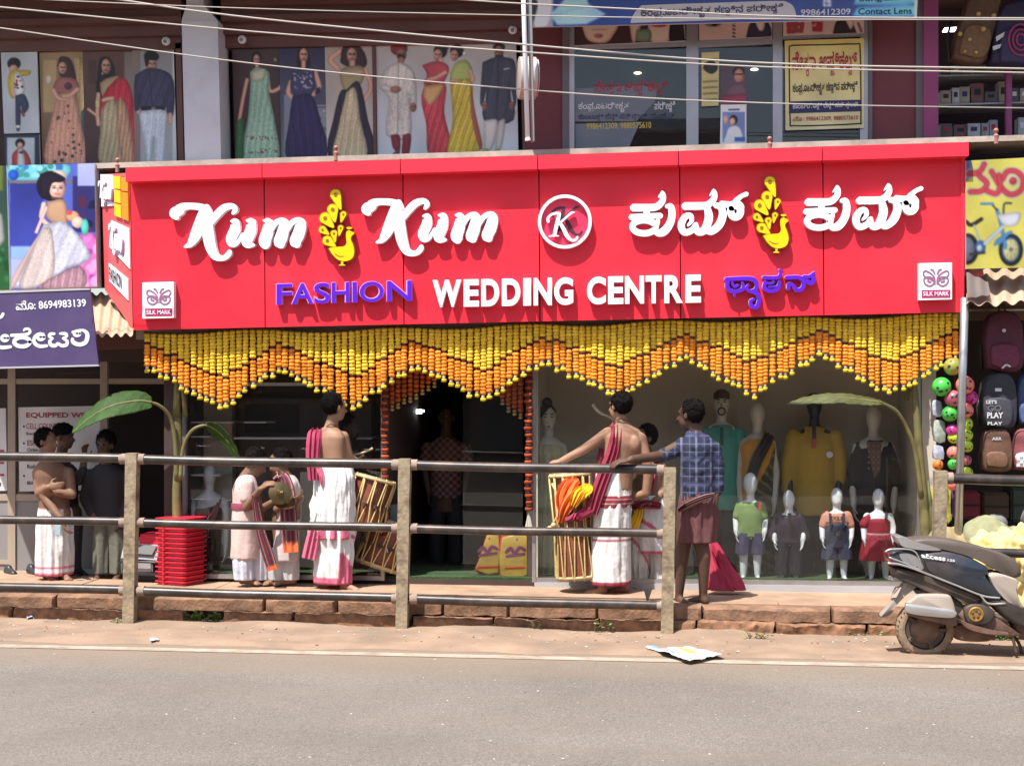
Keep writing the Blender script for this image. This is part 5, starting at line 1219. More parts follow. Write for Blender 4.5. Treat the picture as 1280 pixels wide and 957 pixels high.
# ================================================================== right side: yellow board, roof, luggage shop shell
cv = poster('bicycle_board', 'pale yellow board with red letter and a blue child bicycle', [(1207.5, 201), (1400, 191), (1400, 331), (1207.5, 336)], 13.1, (236, 226, 110), .55, 1.2, thick=.03, cat='sign', mat_=M_PRINTG); cv.T = (1190, 180, 4.344)
def bik(*a, **k): cv.line(*a, **k)
cv.ell(70, 125, 40, 80, (180, 180, 226)); cv.ell(66, 125, 30, 66, (140, 136, 196))
for w_, c_ in ((44, (240, 236, 220)), (30, (206, 72, 84))):
    cv.line([(90, 165), (150, 150), (175, 110)], w_, c_); cv.line([(100, 260), (160, 255), (190, 215), (150, 175)], w_, c_); cv.line([(100, 155), (130, 160)], w_, c_)
    cv.line([(215, 150), (270, 240), (320, 275), (375, 250), (385, 190), (350, 150), (300, 150), (275, 190)], w_, c_); cv.line([(190, 255), (240, 270), (262, 230), (255, 170)], w_, c_); cv.ell(330, 200, w_ * .7, w_ * .7, c_)
cv.ell(320, 575, 66, 88, (44, 46, 56)); cv.ell(320, 575, 50, 70, (70, 100, 150)); cv.ell(320, 575, 42, 60, (226, 222, 160)); cv.ell(320, 572, 9, 10, (60, 60, 70))
for t_ in range(8): bik([(320, 572), (320 + 40 * math.cos(t_ * .785), 572 + 58 * math.sin(t_ * .785))], 3, (150, 150, 150))
cv.ell(85, 570, 60, 85, (44, 46, 56)); cv.ell(80, 570, 44, 66, (120, 130, 150)); cv.ell(155, 560, 28, 38, (74, 120, 180)); cv.ell(150, 565, 14, 18, (210, 215, 225))
bik([(290, 560), (265, 430), (245, 360)], 20, (90, 150, 206)); bik([(275, 450), (180, 540)], 22, (200, 212, 226)); bik([(300, 490), (250, 520), (235, 545)], 16, (90, 150, 206)); bik([(245, 360), (215, 325)], 8, (50, 50, 60)); bik([(160, 325), (222, 325)], 14, (90, 150, 190)); bik([(280, 380), (285, 325), (322, 322)], 9, (50, 60, 70)); bik([(75, 420), (105, 440), (160, 408)], 20, (50, 44, 44)); bik([(120, 440), (150, 520)], 10, (180, 190, 200)); cv.poly([(245, 385), (365, 370), (360, 430), (310, 450), (270, 430)], (226, 226, 236)); bik([(100, 600), (175, 590)], 14, (60, 60, 66)); bik([(255, 540), (300, 490), (320, 480)], 18, (90, 150, 206))
cv.speck(.02); sun_print(cv)
rr = corrugated('corrugated_roof', 'dusty tan corrugated awning under the yellow bicycle board', W(1208, 338, 13.75), W(1420, 334, 13.75), W(1420, 374, 12.95), W(1208, 380, 12.95), 10, .022, M_ROOF, wob=.01)
corrugated('roof_offcut', 'bent dark offcut of sheet lying on the right awning', W(1208, 340, 13.1), W(1235, 352, 13.1), W(1238, 368, 12.93), W(1209, 372, 12.93), 2, .006, mat('dull_sheet', (.13, .10, .09), .7), cat='sheet')
mk('paper_packet', G().prism([W(1211, 345, 13.2), W(1230, 345, 13.2), W(1229, 338, 13.2), W(1212, 338, 13.2)], (0, .1, 0)), mat('red_packet', (.45, .09, .09), .6, nz=(8, .6)), label='flat red and white packet lying on the right awning', cat='packet')
lug = thing('luggage_shop', 'dark open luggage shop at the right edge', 'shop', W(1240, 740, 14.5))
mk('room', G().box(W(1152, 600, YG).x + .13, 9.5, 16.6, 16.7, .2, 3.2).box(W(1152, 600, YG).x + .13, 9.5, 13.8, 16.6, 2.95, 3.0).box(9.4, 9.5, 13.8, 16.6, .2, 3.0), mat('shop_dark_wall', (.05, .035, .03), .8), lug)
mk('floor', G().box(W(1152, 600, YG).x + .13, 9.5, 13.56, 16.7, -.2, .2), M_DBROWN, lug)
mk('lintel', G().pbox(1200, 372, 1420, 400, 13.75, 13.85), mat('brown_lintel', (.16, .10, .07), .7), lug)
mk('hanging_bar', G().tube([W(1160, 388, 13.72), W(1420, 385, 13.72)], .014, 8), M_STEEL, lug)
# upper right shop with shelves
up = thing('upper_shop', 'upstairs bag shop with magenta posts and stocked glass shelves', 'shop', W(1230, 172, 14.3))
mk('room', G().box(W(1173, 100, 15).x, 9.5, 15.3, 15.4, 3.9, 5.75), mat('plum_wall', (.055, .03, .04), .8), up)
for py in (92, 128, 172): mk('glass_shelf', G().pquad([(1173, py + 2), (1400, py - 4), (1400, py - 2), (1173, py + 4)], 14.35, 14.8), mat('shelf_glass_edge', (.35, .36, .36), .3), up)
mk('post', G().pbox(1258, 85, 1265, 172, 14.25, 14.32), MATS['magenta_paint'], up)
mk('tube_lamp', G().pquad([(1181, 35), (1197, 34), (1194, 38.5), (1179, 39)], 14.9, 14.95), MATS['lit_panel'], up)
rg = random.Random(11)
for row, (py, n0) in enumerate(((92, 10), (128, 12), (170, 14))):
    px = 1176; nth = 0
    while px < 1330:
        w = rg.uniform(9, 16); h = rg.uniform(12, 26) if row else rg.uniform(6, 12)
        if 1255 < px + w / 2 < 1268: px += 12; continue
        c = rg.choice([(.45, .45, .46), (.30, .27, .25), (.36, .38, .40), (.22, .10, .10), (.12, .10, .11), (.40, .33, .24)])
        yy = rg.uniform(14.38, 14.5); b = py - .027 * (px - 1173)
        nth += 1; sh_ = {45: 'pale grey', 30: 'taupe', 36: 'blue grey', 22: 'maroon', 12: 'dark', 40: 'tan'}[int(c[0] * 100 + .5)]
        o = mk('stock_box', G().pbox(px, b - h, px + w, b + 1.5, yy, yy + .15), mat('carton_%d' % (int(c[0] * 100 + .5)), c, .6, nz=(9, .25)), group='boxes on the upstairs shelves', label='%s box, %s from the left on the %s upstairs shelf' % (sh_, ('first', 'second', 'third', 'fourth', 'fifth', 'sixth', 'seventh', 'eighth', 'ninth', 'tenth', 'eleventh', 'twelfth', 'thirteenth', 'fourteenth')[nth - 1], ('top', 'middle', 'bottom')[row]), cat='box')
        mk('box_label', G().pbox(px + w * .25, b - h * .7, px + w * .75, b - h * .35, yy - .004, yy - .001), rg.choice([M_TDARK, M_TRED, M_TWHITE, M_TNAVY]), o)
        px += w + rg.uniform(.5, 3)

# ================================================================== street furniture: cables, street lamp, railing
M_WIRE = mat('pale_cable', (.40, .36, .32), .6)
wl = [('upper', [(-40, 5), (0, 9), (320, 40), (680, 67), (960, 84), (1330, 92)], 1.5), ('lowest', [(-40, 29), (0, 35), (320, 80), (680, 114), (960, 129), (1330, 136)], 1.25), ('twin', [(100, -8), (150, 0), (320, 23), (680, 58), (960, 79), (1330, 87)], 1.7), ('thin', [(30, -2), (60, 0), (320, 11), (680, 20), (960, 24), (1330, 25)], 1.0), ('top', [(540, -3), (640, 4), (800, 12), (960, 20), (1140, 22.5), (1330, 23)], 1.4)]
wlab = {'upper': 'pale sagging cable, second from the bottom of the bundle over the upper windows', 'lowest': 'lowest pale cable crossing the posters and optician window', 'twin': 'pale cable running just above the second lowest cable', 'thin': 'thinnest pale cable near the top left brown header', 'top': 'pale cable crossing the blue banner at top right'}
for i_, (nm, pts, w) in enumerate(wl):
    yy = 12.0 - .12 * i_
    mk('overhead_cable', G().tube([W(a, b, yy) for a, b in crom(pts, 8)], w * .0042, 6), M_WIRE, smooth=True, label=wlab[nm], cat='cable', group='overhead cables')
sl = thing('street_lamp', 'slim white tube lamp hung upright before the maroon wall', 'lamp', W(660, 178, 13.0))
mk('tube', G().tube([W(653.5, -30, 13.0), W(655, 20, 13.0), W(659.5, 174, 13.0)], .021, 10), mat('white_tube', (.8, .82, .86), .3), sl, smooth=True)
mk('bracket', G().pquad([(658, -30), (664, -30), (668, 176), (664, 178)], 13.04, 13.08), M_GREY, sl)
mk('end_cap', G().tube([W(659.5, 173, 13.0), W(660, 176, 13.0)], .025, 10), M_WHITE, sl)
bl = thing('round_blade_sign', 'round pale drum shaped projecting sign beside the tube lamp', 'sign', W(660, 126, 13.3))
c = W(660, 98, 13.35)
mk('drum', G().lathe(c + Vector((-.085, -.02, 0)), (1, .22, 0), [(0, .17), (.006, .185), (.09, .19), (.15, .185), (.156, .17)], 28), mat('pale_metal_drum', (.55, .47, .43), .4, metal=.2), bl, smooth=40)
mk('face', G().lathe(c + Vector((.075, .012, 0)), (1, .22, 0), [(0, .165), (.004, .165)], 28), M_WLET, bl)
mk('arm', G().tube([c + Vector((0, .05, .1)), c + Vector((0, .8, .1))], .012, 6), M_GREY, bl)

M_POST = mat('peeling_post_paint', (.31, .245, .16), .9, nz=(25, .25), dirt=((.11, .075, .05), 8, .95), bump=(40, .5))
M_RAIL = mat('grimy_pipe', (.045, .038, .036), .36, metal=.25, nz=(6, .3), dirt=((.20, .14, .11), 5, .45))
M_SOCK = mat('socket_cement', (.28, .21, .165), .9, nz=(14, .2))
YRAIL = 12.30
posts = [(-175, 558, 768), (165, 566, 776), (505.5, 573, 785), (836.5, 584, 795), (1174.5, 588, 803)]
pl = ['pale square post carrying the left railing, beyond the left edge', 'square railing post standing before the man in black shirt', 'square railing post standing before the dark shop door', 'square railing post at the railing gap beside the man in checked shirt', 'square railing post behind the parked scooter']
def jitter_post(px, t, b, lean):
    g = G(); rings = []
    for k in range(9):
        u = k / 8; py = t + (b + 6 - t) * u; c = W(px + lean * u, py, YRAIL); h = .048
        rings.append([Vector((c.x + sx * h + .004 * mnoise.noise(Vector((u * 9, sx, px))), c.y + sy * h, c.z)) for sx, sy in ((-1, -1), (1, -1), (1, 1), (-1, 1))])
    g.loft(rings); return g
for (px, t, b), lb in zip(posts, pl):
    mk('railing_post', jitter_post(px + 1, t, b, -4 if px > 0 else 0), M_POST, label=lb, cat='post', group='railing posts')
def rail(p_a, p_b, rws, lb):
    r_ = thing('railing', lb, 'railing', W((p_a + p_b) / 2, 780, YRAIL))
    for (ya, yb, rad) in rws:
        n = 12; pts = []
        for k in range(n + 1):
            u = k / n; pts.append(W(p_a + (p_b - p_a) * u, ya + (yb - ya) * u + .7 * math.sin(u * 5), YRAIL + .005))
        mk('rail', G().tube(pts, rad, 12), M_RAIL, r_, smooth=40)
        for e, s in ((p_a, 1), (p_b, -1)):
            y_ = ya if s == 1 else yb
            mk('socket', G().tube([W(e, y_, YRAIL + .005), W(e + s * 9, y_, YRAIL + .005)], rad * 1.14, 12), M_SOCK, r_, smooth=40)
rl = [(-171, 159), (172, 499), (513, 830), (1182, 1500)]
ta, mi, bo = lerp_line((0, 570), (836, 587.5)), lerp_line((0, 649), (836, 667)), lerp_line((0, 733), (836, 757.5))
rail(*rl[0], [(ta(-171), ta(159), .039), (mi(-171), mi(159), .036), (bo(-171), bo(159), .038)], 'grimy three pipe railing at the left, before the laboratory')
rail(*rl[1], [(ta(172), ta(499), .039), (mi(172), mi(499), .036), (bo(172), bo(499), .038)], 'grimy three pipe railing before the left hand drummer')
rail(*rl[2], [(ta(513), ta(830), .039), (mi(513), mi(830), .036), (bo(513), bo(830), .038)], 'grimy three pipe railing before the dark doorway and right hand drummer')
rail(*rl[3], [(597.5, 605, .042), (688, 697, .036), (770, 780, .04)], 'grimy pipe railing behind the scooter at the right edge')
mk('awning_pole', G().tube([W(1206, 372, 13.0), W(1203, 480, 13.0), W(1196, 735, 13.0)], .034, 12), M_STEEL, smooth=True, label='thin grey steel awning pole beside the balls and backpacks', cat='pole')

# ================================================================== marigold valance under the sign
M_MARI = Vc('marigold_petals', .8, bump=(180, .5), nz=(60, .18), sss=0.0)
M_THREAD = mat('garland_thread', (.10, .06, .04), .9)
def flower(g, c, r, h, col, n=9, ph=0.0, rgn=random):
    r *= rgn.uniform(.9, 1.08); rings = []
    for (zz, rr) in ((.5, .45), (.34, .88), (.0, 1.0), (-.34, .9), (-.5, .5)):
        rings.append([Vector((c.x + r * rr * (1 + .17 * math.sin(4.0 * k + ph + zz * 5) + rgn.uniform(-.09, .09)) * math.cos(2 * math.pi * k / n + ph), c.y + r * rr * .9 * math.sin(2 * math.pi * k / n + ph), c.z + h * zz * (1 + .25 * math.sin(3 * k + ph)))) for k in range(n)])
    v = rgn.uniform(.78, 1.10); g.col = tuple(min(.95, a * v) for a in col); g.loft(rings)
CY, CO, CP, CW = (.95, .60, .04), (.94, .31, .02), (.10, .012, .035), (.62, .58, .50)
top_l = lambda px: np.interp(px, [184, 262, 350, 440, 519, 606, 679, 775, 856, 942, 1024, 1114, 1196], [417, 416, 414, 415, 411, 410, 407, 406, 402, 401, 398, 397, 393])
mid_l = lambda px: np.interp(px, [184, 278, 350, 440, 519, 606, 679, 775, 856, 942, 1024, 1114, 1196], [429, 471, 428, 470, 424, 462, 419, 458, 416, 452, 412, 452, 411])
bot_l = lambda px: np.interp(px, [184, 278, 350, 440, 519, 606, 679, 775, 856, 942, 1024, 1114, 1196], [456, 503, 456, 502, 452, 496, 447, 491, 443, 488, 438, 487, 443])
YV = 13.27
val = thing('marigold_valance', 'scalloped valance of yellow and orange marigold strings under the red sign', 'garland', W(690, 500, YV))
mk('top_string', G().tube([W(px, top_l(px) - 1.5 + 2.2 * math.sin((px - 184) / 27.0), YV) for px in range(180, 1204, 8)], .008, 5), M_THREAD, val)
rgv = random.Random(21)
px = 184.0
while px < 1199:
    t, m_, b = top_l(px) + 2.2 * math.sin((px - 184) / 27.0) - 1, mid_l(px) + rgv.uniform(-3, 3), bot_l(px) + rgv.uniform(-3.5, 3.5)
    yy = YV + rgv.uniform(-.012, .012); lean = rgv.uniform(-1.3, 1.3)
    P = lambda py: W(px + lean * (py - t) / 60, py, yy)
    st = mk('garland_string', G().tube([P(t - 1), P(b + 8)], .003, 4), M_THREAD, val)
    s_ = msc(px, yy); pitch = 4.4
    g = G(); n = max(1, int(round((m_ - t) / pitch)))
    for k in range(n): flower(g, P(t + (k + .5) * (m_ - t) / n), 4.0 * s_, (m_ - t) / n * s_ * 1.15, CY, ph=rgv.uniform(0, 6), rgn=rgv)
    mk('yellow_flowers', g, M_MARI, st, smooth=True, kind='stuff', noclean=True)
    g = G(); flower(g, P(m_ + 1.6), 2.9 * s_, 3.4 * s_, CP, ph=1, rgn=rgv); mk('purple_flower', g, M_MARI, st, smooth=True, noclean=True)
    g = G(); a0 = m_ + 3.4; n = max(1, int(round((b - a0) / pitch)))
    for k in range(n): flower(g, P(a0 + (k + .5) * (b - a0) / n), 4.0 * s_, (b - a0) / n * s_ * 1.15, CO, ph=rgv.uniform(0, 6), rgn=rgv)
    mk('orange_flowers', g, M_MARI, st, smooth=True, kind='stuff', noclean=True)
    g = G(); g.col = CW; g.ball(P(b + 2.4), 2.3 * s_, 8, 6); mk('white_bud', g, M_MARI, st, smooth=True, noclean=True)
    g = G(); flower(g, P(b + 6.3), 3.5 * s_, 4.4 * s_, (.85, .60, .02), ph=2, rgn=rgv); mk('yellow_bud', g, M_MARI, st, smooth=True, noclean=True)
    px += rgv.uniform(7.7, 8.7)
# door garlands, hung deeper in the shade
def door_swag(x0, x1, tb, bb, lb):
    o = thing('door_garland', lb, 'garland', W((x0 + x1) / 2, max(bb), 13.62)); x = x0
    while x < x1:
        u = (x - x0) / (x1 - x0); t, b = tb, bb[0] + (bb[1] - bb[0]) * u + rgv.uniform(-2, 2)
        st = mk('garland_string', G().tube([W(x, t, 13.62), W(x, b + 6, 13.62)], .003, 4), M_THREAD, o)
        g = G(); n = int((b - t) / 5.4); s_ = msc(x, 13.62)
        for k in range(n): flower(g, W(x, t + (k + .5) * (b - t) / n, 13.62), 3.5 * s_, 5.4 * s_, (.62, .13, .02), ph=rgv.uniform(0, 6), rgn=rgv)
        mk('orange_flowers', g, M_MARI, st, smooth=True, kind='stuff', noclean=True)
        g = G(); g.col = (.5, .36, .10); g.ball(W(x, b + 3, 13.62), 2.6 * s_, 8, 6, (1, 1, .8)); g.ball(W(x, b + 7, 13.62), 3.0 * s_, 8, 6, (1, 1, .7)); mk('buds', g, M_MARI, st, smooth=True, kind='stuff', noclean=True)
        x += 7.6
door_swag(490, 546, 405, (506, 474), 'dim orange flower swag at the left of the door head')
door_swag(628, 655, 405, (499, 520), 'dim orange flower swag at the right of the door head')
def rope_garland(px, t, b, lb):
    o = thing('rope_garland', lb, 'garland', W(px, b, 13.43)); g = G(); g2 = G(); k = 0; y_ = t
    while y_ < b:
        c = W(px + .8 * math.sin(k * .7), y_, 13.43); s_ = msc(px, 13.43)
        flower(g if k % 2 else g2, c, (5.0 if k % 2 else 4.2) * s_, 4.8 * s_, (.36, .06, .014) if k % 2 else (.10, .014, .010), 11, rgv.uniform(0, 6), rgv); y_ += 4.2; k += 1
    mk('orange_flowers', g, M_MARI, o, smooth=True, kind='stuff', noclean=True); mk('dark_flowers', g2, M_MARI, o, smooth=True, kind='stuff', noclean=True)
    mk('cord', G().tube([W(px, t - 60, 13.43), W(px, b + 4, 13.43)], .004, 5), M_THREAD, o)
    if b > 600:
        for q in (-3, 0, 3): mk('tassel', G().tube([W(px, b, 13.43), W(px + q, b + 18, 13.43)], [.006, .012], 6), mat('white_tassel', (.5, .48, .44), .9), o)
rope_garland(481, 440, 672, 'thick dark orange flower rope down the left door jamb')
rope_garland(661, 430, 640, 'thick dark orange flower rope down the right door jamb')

# ================================================================== banana plants
M_LEAF = mat('banana_leaf', (.028, .066, .012), .62, nz=(14, .3), bump=(40, .4), spec=.22)
M_LEAFD = mat('dry_banana_leaf', (.075, .085, .022), .6, nz=(10, .3))
M_STALK = mat('banana_stalk', (.165, .15, .055), .6, nz=(9, .3), dirt=((.16, .10, .04), 7, .6))
def leaf(name, path, wid, side, m, parent, tear=0.1, seed=0, droop=.25):
    """path: world points of the midrib; side: sideways vector; edges sag and tear"""
    P = [Vector(p) for p in crom([tuple(p) for p in path], 8)]; N = len(P); g = G(); vs = []; rr = random.Random(seed); fs = []
    L = 7; row = []
    for i, p in enumerate(P):
        u = i / (N - 1); w = wid * (math.sin(math.pi * min(1, u * .93 + .07)) ** .6) * (1 + rr.uniform(-tear, tear))
        d = (P[min(i + 1, N - 1)] - P[max(i - 1, 0)]).normalized(); s = Vector(side); s = (s - d * s.dot(d)).normalized(); nn = d.cross(s)
        if nn.z < 0: nn = -nn
        for j in range(-L, L + 1):
            q = j / L; vs.append(p + s * (q * w) + nn * (abs(q) * .10 * w - droop * w * q * q + .003 * math.sin(i * 1.7 + j)) )
    k = 2 * L + 1
    for i in range(N - 1):
        for j in range(k - 1): fs.append((i * k + j, i * k + j + 1, (i + 1) * k + j + 1, (i + 1) * k + j))
    g.add(vs, fs); o = mk(name, g, m, parent, smooth=True)
    md = o.modifiers.new('thick', 'SOLIDIFY'); md.thickness = .004
    mk('midrib', G().tube(P, [.012 * (1 - .8 * i / (N - 1)) for i in range(N)], 6), M_STALK, o, smooth=True)
    return o
bp_ = thing('banana_plant', 'cut banana plant with a broad green leaf tied at the left shop corner', 'plant', W(222, 724, 13.38))
mk('stem', G().tube([W(222 + 1.2 * math.sin(k), 724 - k * 22, 13.38) for k in range(12)], [.052 - .0022 * k for k in range(12)], 12), M_STALK, bp_, smooth=True)
mk('leaf_stalk', G().tube([W(a, b, y_) for a, b, y_ in crom([(221, 600, 13.36), (219, 550, 13.33), (212, 520, 13.28), (198, 506, 13.2), (184, 502, 13.15)], 5)], [.026 - .0008 * i for i in range(21)], 8), M_STALK, bp_, smooth=True)
leaf('leaf', [W(190, 503, 13.16), W(172, 501, 13.1), (W(140, 507, 13.0)), W(112, 522, 12.93), W(90, 541, 12.86)], .135, (0.1, .75, .8), M_LEAF, bp_, .015, 3, .1)
mk('leaf_stalk', G().tube([W(a, b, y_) for a, b, y_ in crom([(225, 600, 13.36), (229, 560, 13.36), (240, 538, 13.36), (258, 531, 13.37), (268, 536, 13.37)], 5)], [.022 - .0006 * i for i in range(21)], 8), M_STALK, bp_, smooth=True)
leaf('leaf', [W(258, 531, 13.37), W(270, 537, 13.36), W(285, 552, 13.35), W(303, 580, 13.34)], .085, (.5, -.5, .45), M_LEAF, bp_, .12, 5, .2)
mk('leaf_sheath', G().tube([W(232, 520, 13.34), W(228, 485, 13.36), W(233, 462, 13.38)], [.024, .018, .006], 8).tube([W(221, 520, 13.36), W(222, 480, 13.38), W(222, 455, 13.4)], [.04, .03, .012], 8), M_STALK, bp_, smooth=True)
bp2 = thing('banana_plant', 'yellowing banana plant with a drooping leaf at the right shop corner', 'plant', W(1158, 726, 13.36))
mk('stem', G().tube([W(a, b, 13.36) for a, b in crom([(1160, 726), (1157, 660), (1151, 590), (1146, 520), (1142, 470)], 5)], [.055 - .0016 * i for i in range(21)], 12), M_STALK, bp2, smooth=True)
mk('leaf_stalk', G().tube([W(a, b, y_) for a, b, y_ in crom([(1152, 620, 13.33), (1146, 575, 13.31), (1138, 545, 13.28), (1122, 515, 13.22), (1100, 502, 13.18)], 5)], [.024 - .0006 * i for i in range(21)], 8), M_STALK, bp2, smooth=True)
leaf('leaf', [W(1102, 503, 13.18), W(1080, 500, 13.12), W(1050, 497, 13.05), W(1015, 499, 13.0), W(984, 505, 12.95)], .062, (0, .7, .7), M_LEAFD, bp2, .12, 9, .25)
mk('dry_sheath', G().tube([W(1162, 690, 13.34), W(1166, 650, 13.32), (W(1160, 600, 13.33))], [.035, .03, .006], 8).tube([W(1133, 500, 13.36), W(1138, 470, 13.37), W(1150, 455, 13.37)], [.02, .025, .008], 8), M_LEAFD, bp2, smooth=True)

# ================================================================== stacked red stools, generator, carrier bags
M_REDPL = mat('red_plastic', (.62, .022, .045), .32, nz=(3, .08), spec=.5)
sb = onz(243, 722, pz); sx, sy = sb.x, 13.34
def stool(z0):
    g = G(); c, s = math.cos(R(-20)), math.sin(R(-20))
    def rg_(h, a, n=5):
        out = []
        for q in range(4):
            for k in range(n):
                cx, cy = [(1, -1), (1, 1), (-1, 1), (-1, -1)][q]; t0 = [-90, 0, 90, 180][q] + 90 * k / (n - 1); rr = .03
                x_, y_ = cx * (a - rr) + rr * math.cos(R(t0)), cy * (a - rr) + rr * math.sin(R(t0))
                out.append(Vector((sx + x_ * c - y_ * s, sy + x_ * s + y_ * c, z0 + h)))
        return out
    g.loft([rg_(0, .155), rg_(.022, .150), rg_(.024, .171), rg_(.034, .171), rg_(.036, .150), rg_(.038, .145)])
    return g
bz = pz(sx)
for k in range(14):
    nm = ['bottom', 'second', 'third', 'fourth', 'fifth', 'sixth', 'seventh', 'eighth', 'ninth', 'tenth', 'eleventh', 'twelfth', 'thirteenth', 'topmost'][k]
    o = mk('plastic_stool', stool(bz + .043 * k), M_REDPL, smooth=40, label='%s red plastic stool%s of the stack beside the generator' % (nm, '' if k in (0, 13) else ' from the ground'), cat='stool', group='stacked red plastic stools')
    a = W(230, 700, sy - .18)
    mk('rib', G().tube([Vector((sx - .115, sy - .148, bz + .043 * k + .002)), Vector((sx - .115, sy - .148, bz + .043 * k + .022))], .011, 6), M_REDPL, o)
gen = thing('generator', 'portable grey and red generator behind the railing post', 'generator', W(183, 720, 13.45))
YGn = 13.36
M_BLKPL = mat('black_plastic', (.03, .028, .03), .4); M_SILV = mat('silver_grey_casing', (.34, .33, .34), .4, nz=(6, .1)); M_CHROME = mat('chrome', (.7, .7, .7), .12, metal=1.0)
def rbox(g, px0, py0, px1, py1, y0, y1, r=.02):
    a, b = W(px0, py1, y0), W(px1, py0, y0); bm = bmesh.new(); bmesh.ops.create_cube(bm, size=1)
    for v in bm.verts: v.co = Vector(((a.x + b.x) / 2 + v.co.x * (b.x - a.x), (y0 + y1) / 2 + v.co.y * (y1 - y0), (a.z + b.z) / 2 + v.co.z * (b.z - a.z)))
    bmesh.ops.bevel(bm, geom=bm.edges[:], offset=r, segments=3, affect='EDGES'); bm.verts.index_update()
    g.add([v.co.copy() for v in bm.verts], [tuple(v.index for v in f.verts) for f in bm.faces]); bm.free(); return g
mk('fuel_tank', rbox(G(), 170, 668, 216, 684, YGn + .02, YGn + .40, .03), M_REDPL, gen, smooth=40); mk('tank_cap', G().lathe(W(205, 669, YGn + .2), (0, 0, 1), [(0, .03), (.02, .03)], 12), M_BLKPL, gen)
mk('casing', rbox(G(), 156, 684, 212, 716, YGn + .06, YGn + .40, .02), M_BLKPL, gen, smooth=40)
mk('control_panel', G().prism([W(151, 697, YGn - .03), W(196, 700, YGn - .03), W(201, 677, YGn + .03), W(156, 674, YGn + .03)], (0, .05, 0)), M_SILV, gen)
mk('panel_window', G().prism([W(164, 691, YGn - .042), W(190, 693, YGn - .042), W(196, 682, YGn - .002), (W(170, 680, YGn - .002))], (0, .01, 0)), M_BLKPL, gen)
mk('engine_cover', rbox(G(), 154, 702, 190, 716, YGn - .02, YGn + .2, .012), M_SILV, gen, smooth=40)
mk('frame_tube', G().tube([W(a, b, YGn - .06) for a, b in ((150, 718), (149, 704), (152, 701), (211, 703), (214, 706), (213, 719))], .011, 8), M_BLKPL, gen, smooth=True)
mk('frame_tube', G().tube([W(213, 719, YGn + .4), W(213, 680, YGn + .4), W(160, 680, YGn + .4)], .011, 8), M_BLKPL, gen, smooth=True)
mk('foot', rbox(G(), 152, 715, 212, 719.5, YGn - .03, YGn + .38, .008), M_BLKPL, gen)
def puff(outline, yc, hw, inset=.12, layers=((-1, .86), (-.92, .95), (-.6, 1.0), (.6, 1.0), (.92, .95), (1, .86)), smooth_n=4, g=None, skew=None):
    """solid with a traced side outline (pixels, on plane yc), rounded towards both faces"""
    P = np.array(crom(list(outline) + [outline[0]], smooth_n)[:-1]) if smooth_n else np.array(outline, float)
    c = P.mean(0); g = g or G(); rings = []
    for t, k in layers:
        ring = []
        for p in P:
            q = c + (p - c) * (1 - (1 - k) * (inset / .14)); w = W(q[0], q[1], yc); w.y = yc + t * hw
            ring.append(w)
        rings.append(ring)
    return g.loft(rings)
M_BAGY = mat('yellow_carrier_bag', (.40, .27, .045), .45, nz=(7, .25)); M_BAGR = mat('red_bag_edge', (.42, .025, .03), .45); M_BAGP = mat('purple_bag_print', (.16, .02, .10), .5)
def carrier(pts, y_, lb, k):
    o = thing('carrier_bag', lb, 'bag', W(np.mean([p[0] for p in pts]), max(p[1] for p in pts), y_))
    c = np.mean(pts, 0); pts = [tuple(c + (np.array(p) - c) * 1.14) for p in pts]
    mk('bag_body', puff(pts, y_, .035, .08, smooth_n=2), M_BAGY, o, smooth=True)
    c = np.mean(pts, 0); big = [tuple(c + (np.array(p) - c) * 1.10) for p in pts]
    mk('bag_edge', puff(big, y_ + .03, .03, .08, smooth_n=2), M_BAGR, o, smooth=True)
    g = G(); cx, cy = c
    stroke_geo(g, [(cx - 12, cy - 4, 3.4), (cx - 6, cy - 9, 4.5), (cx - 1, cy - 3, 3), (cx + 5, cy - 10, 4), (cx + 12, cy - 7, 3.2)], lambda x, y: (x, y), y_ - .039, y_ - .034, 4); stroke_geo(g, [(cx - 11, cy + 1, 3), (cx, cy - 1, 3.4), (cx + 11, cy - 2, 3)], lambda x, y: (x, y), y_ - .039, y_ - .034, 4, 1)
    g.ball(W(cx + 2, cy - 20, y_ - .03), .02, 10, 8, (.9, .3, 1)); mk('bag_print', g, M_BAGP, o)
    g = G(); stroke_geo(g, [(cx - 13, cy + 16, 1.2), (cx + 12, cy + 15, 1.2)], lambda x, y: (x, y), y_ - .038, y_ - .033, 3); mk('bag_line', g, M_BAGR, o)
carrier([(609, 672), (621, 670), (622, 713), (598, 710), (600, 700)], 13.75, 'yellow carrier bag with red edge, left of two in the doorway', 0)
carrier([(630, 674), (656, 672), (663, 714), (628, 716)], 13.72, 'yellow carrier bag with purple print, right of two in the doorway', 1)

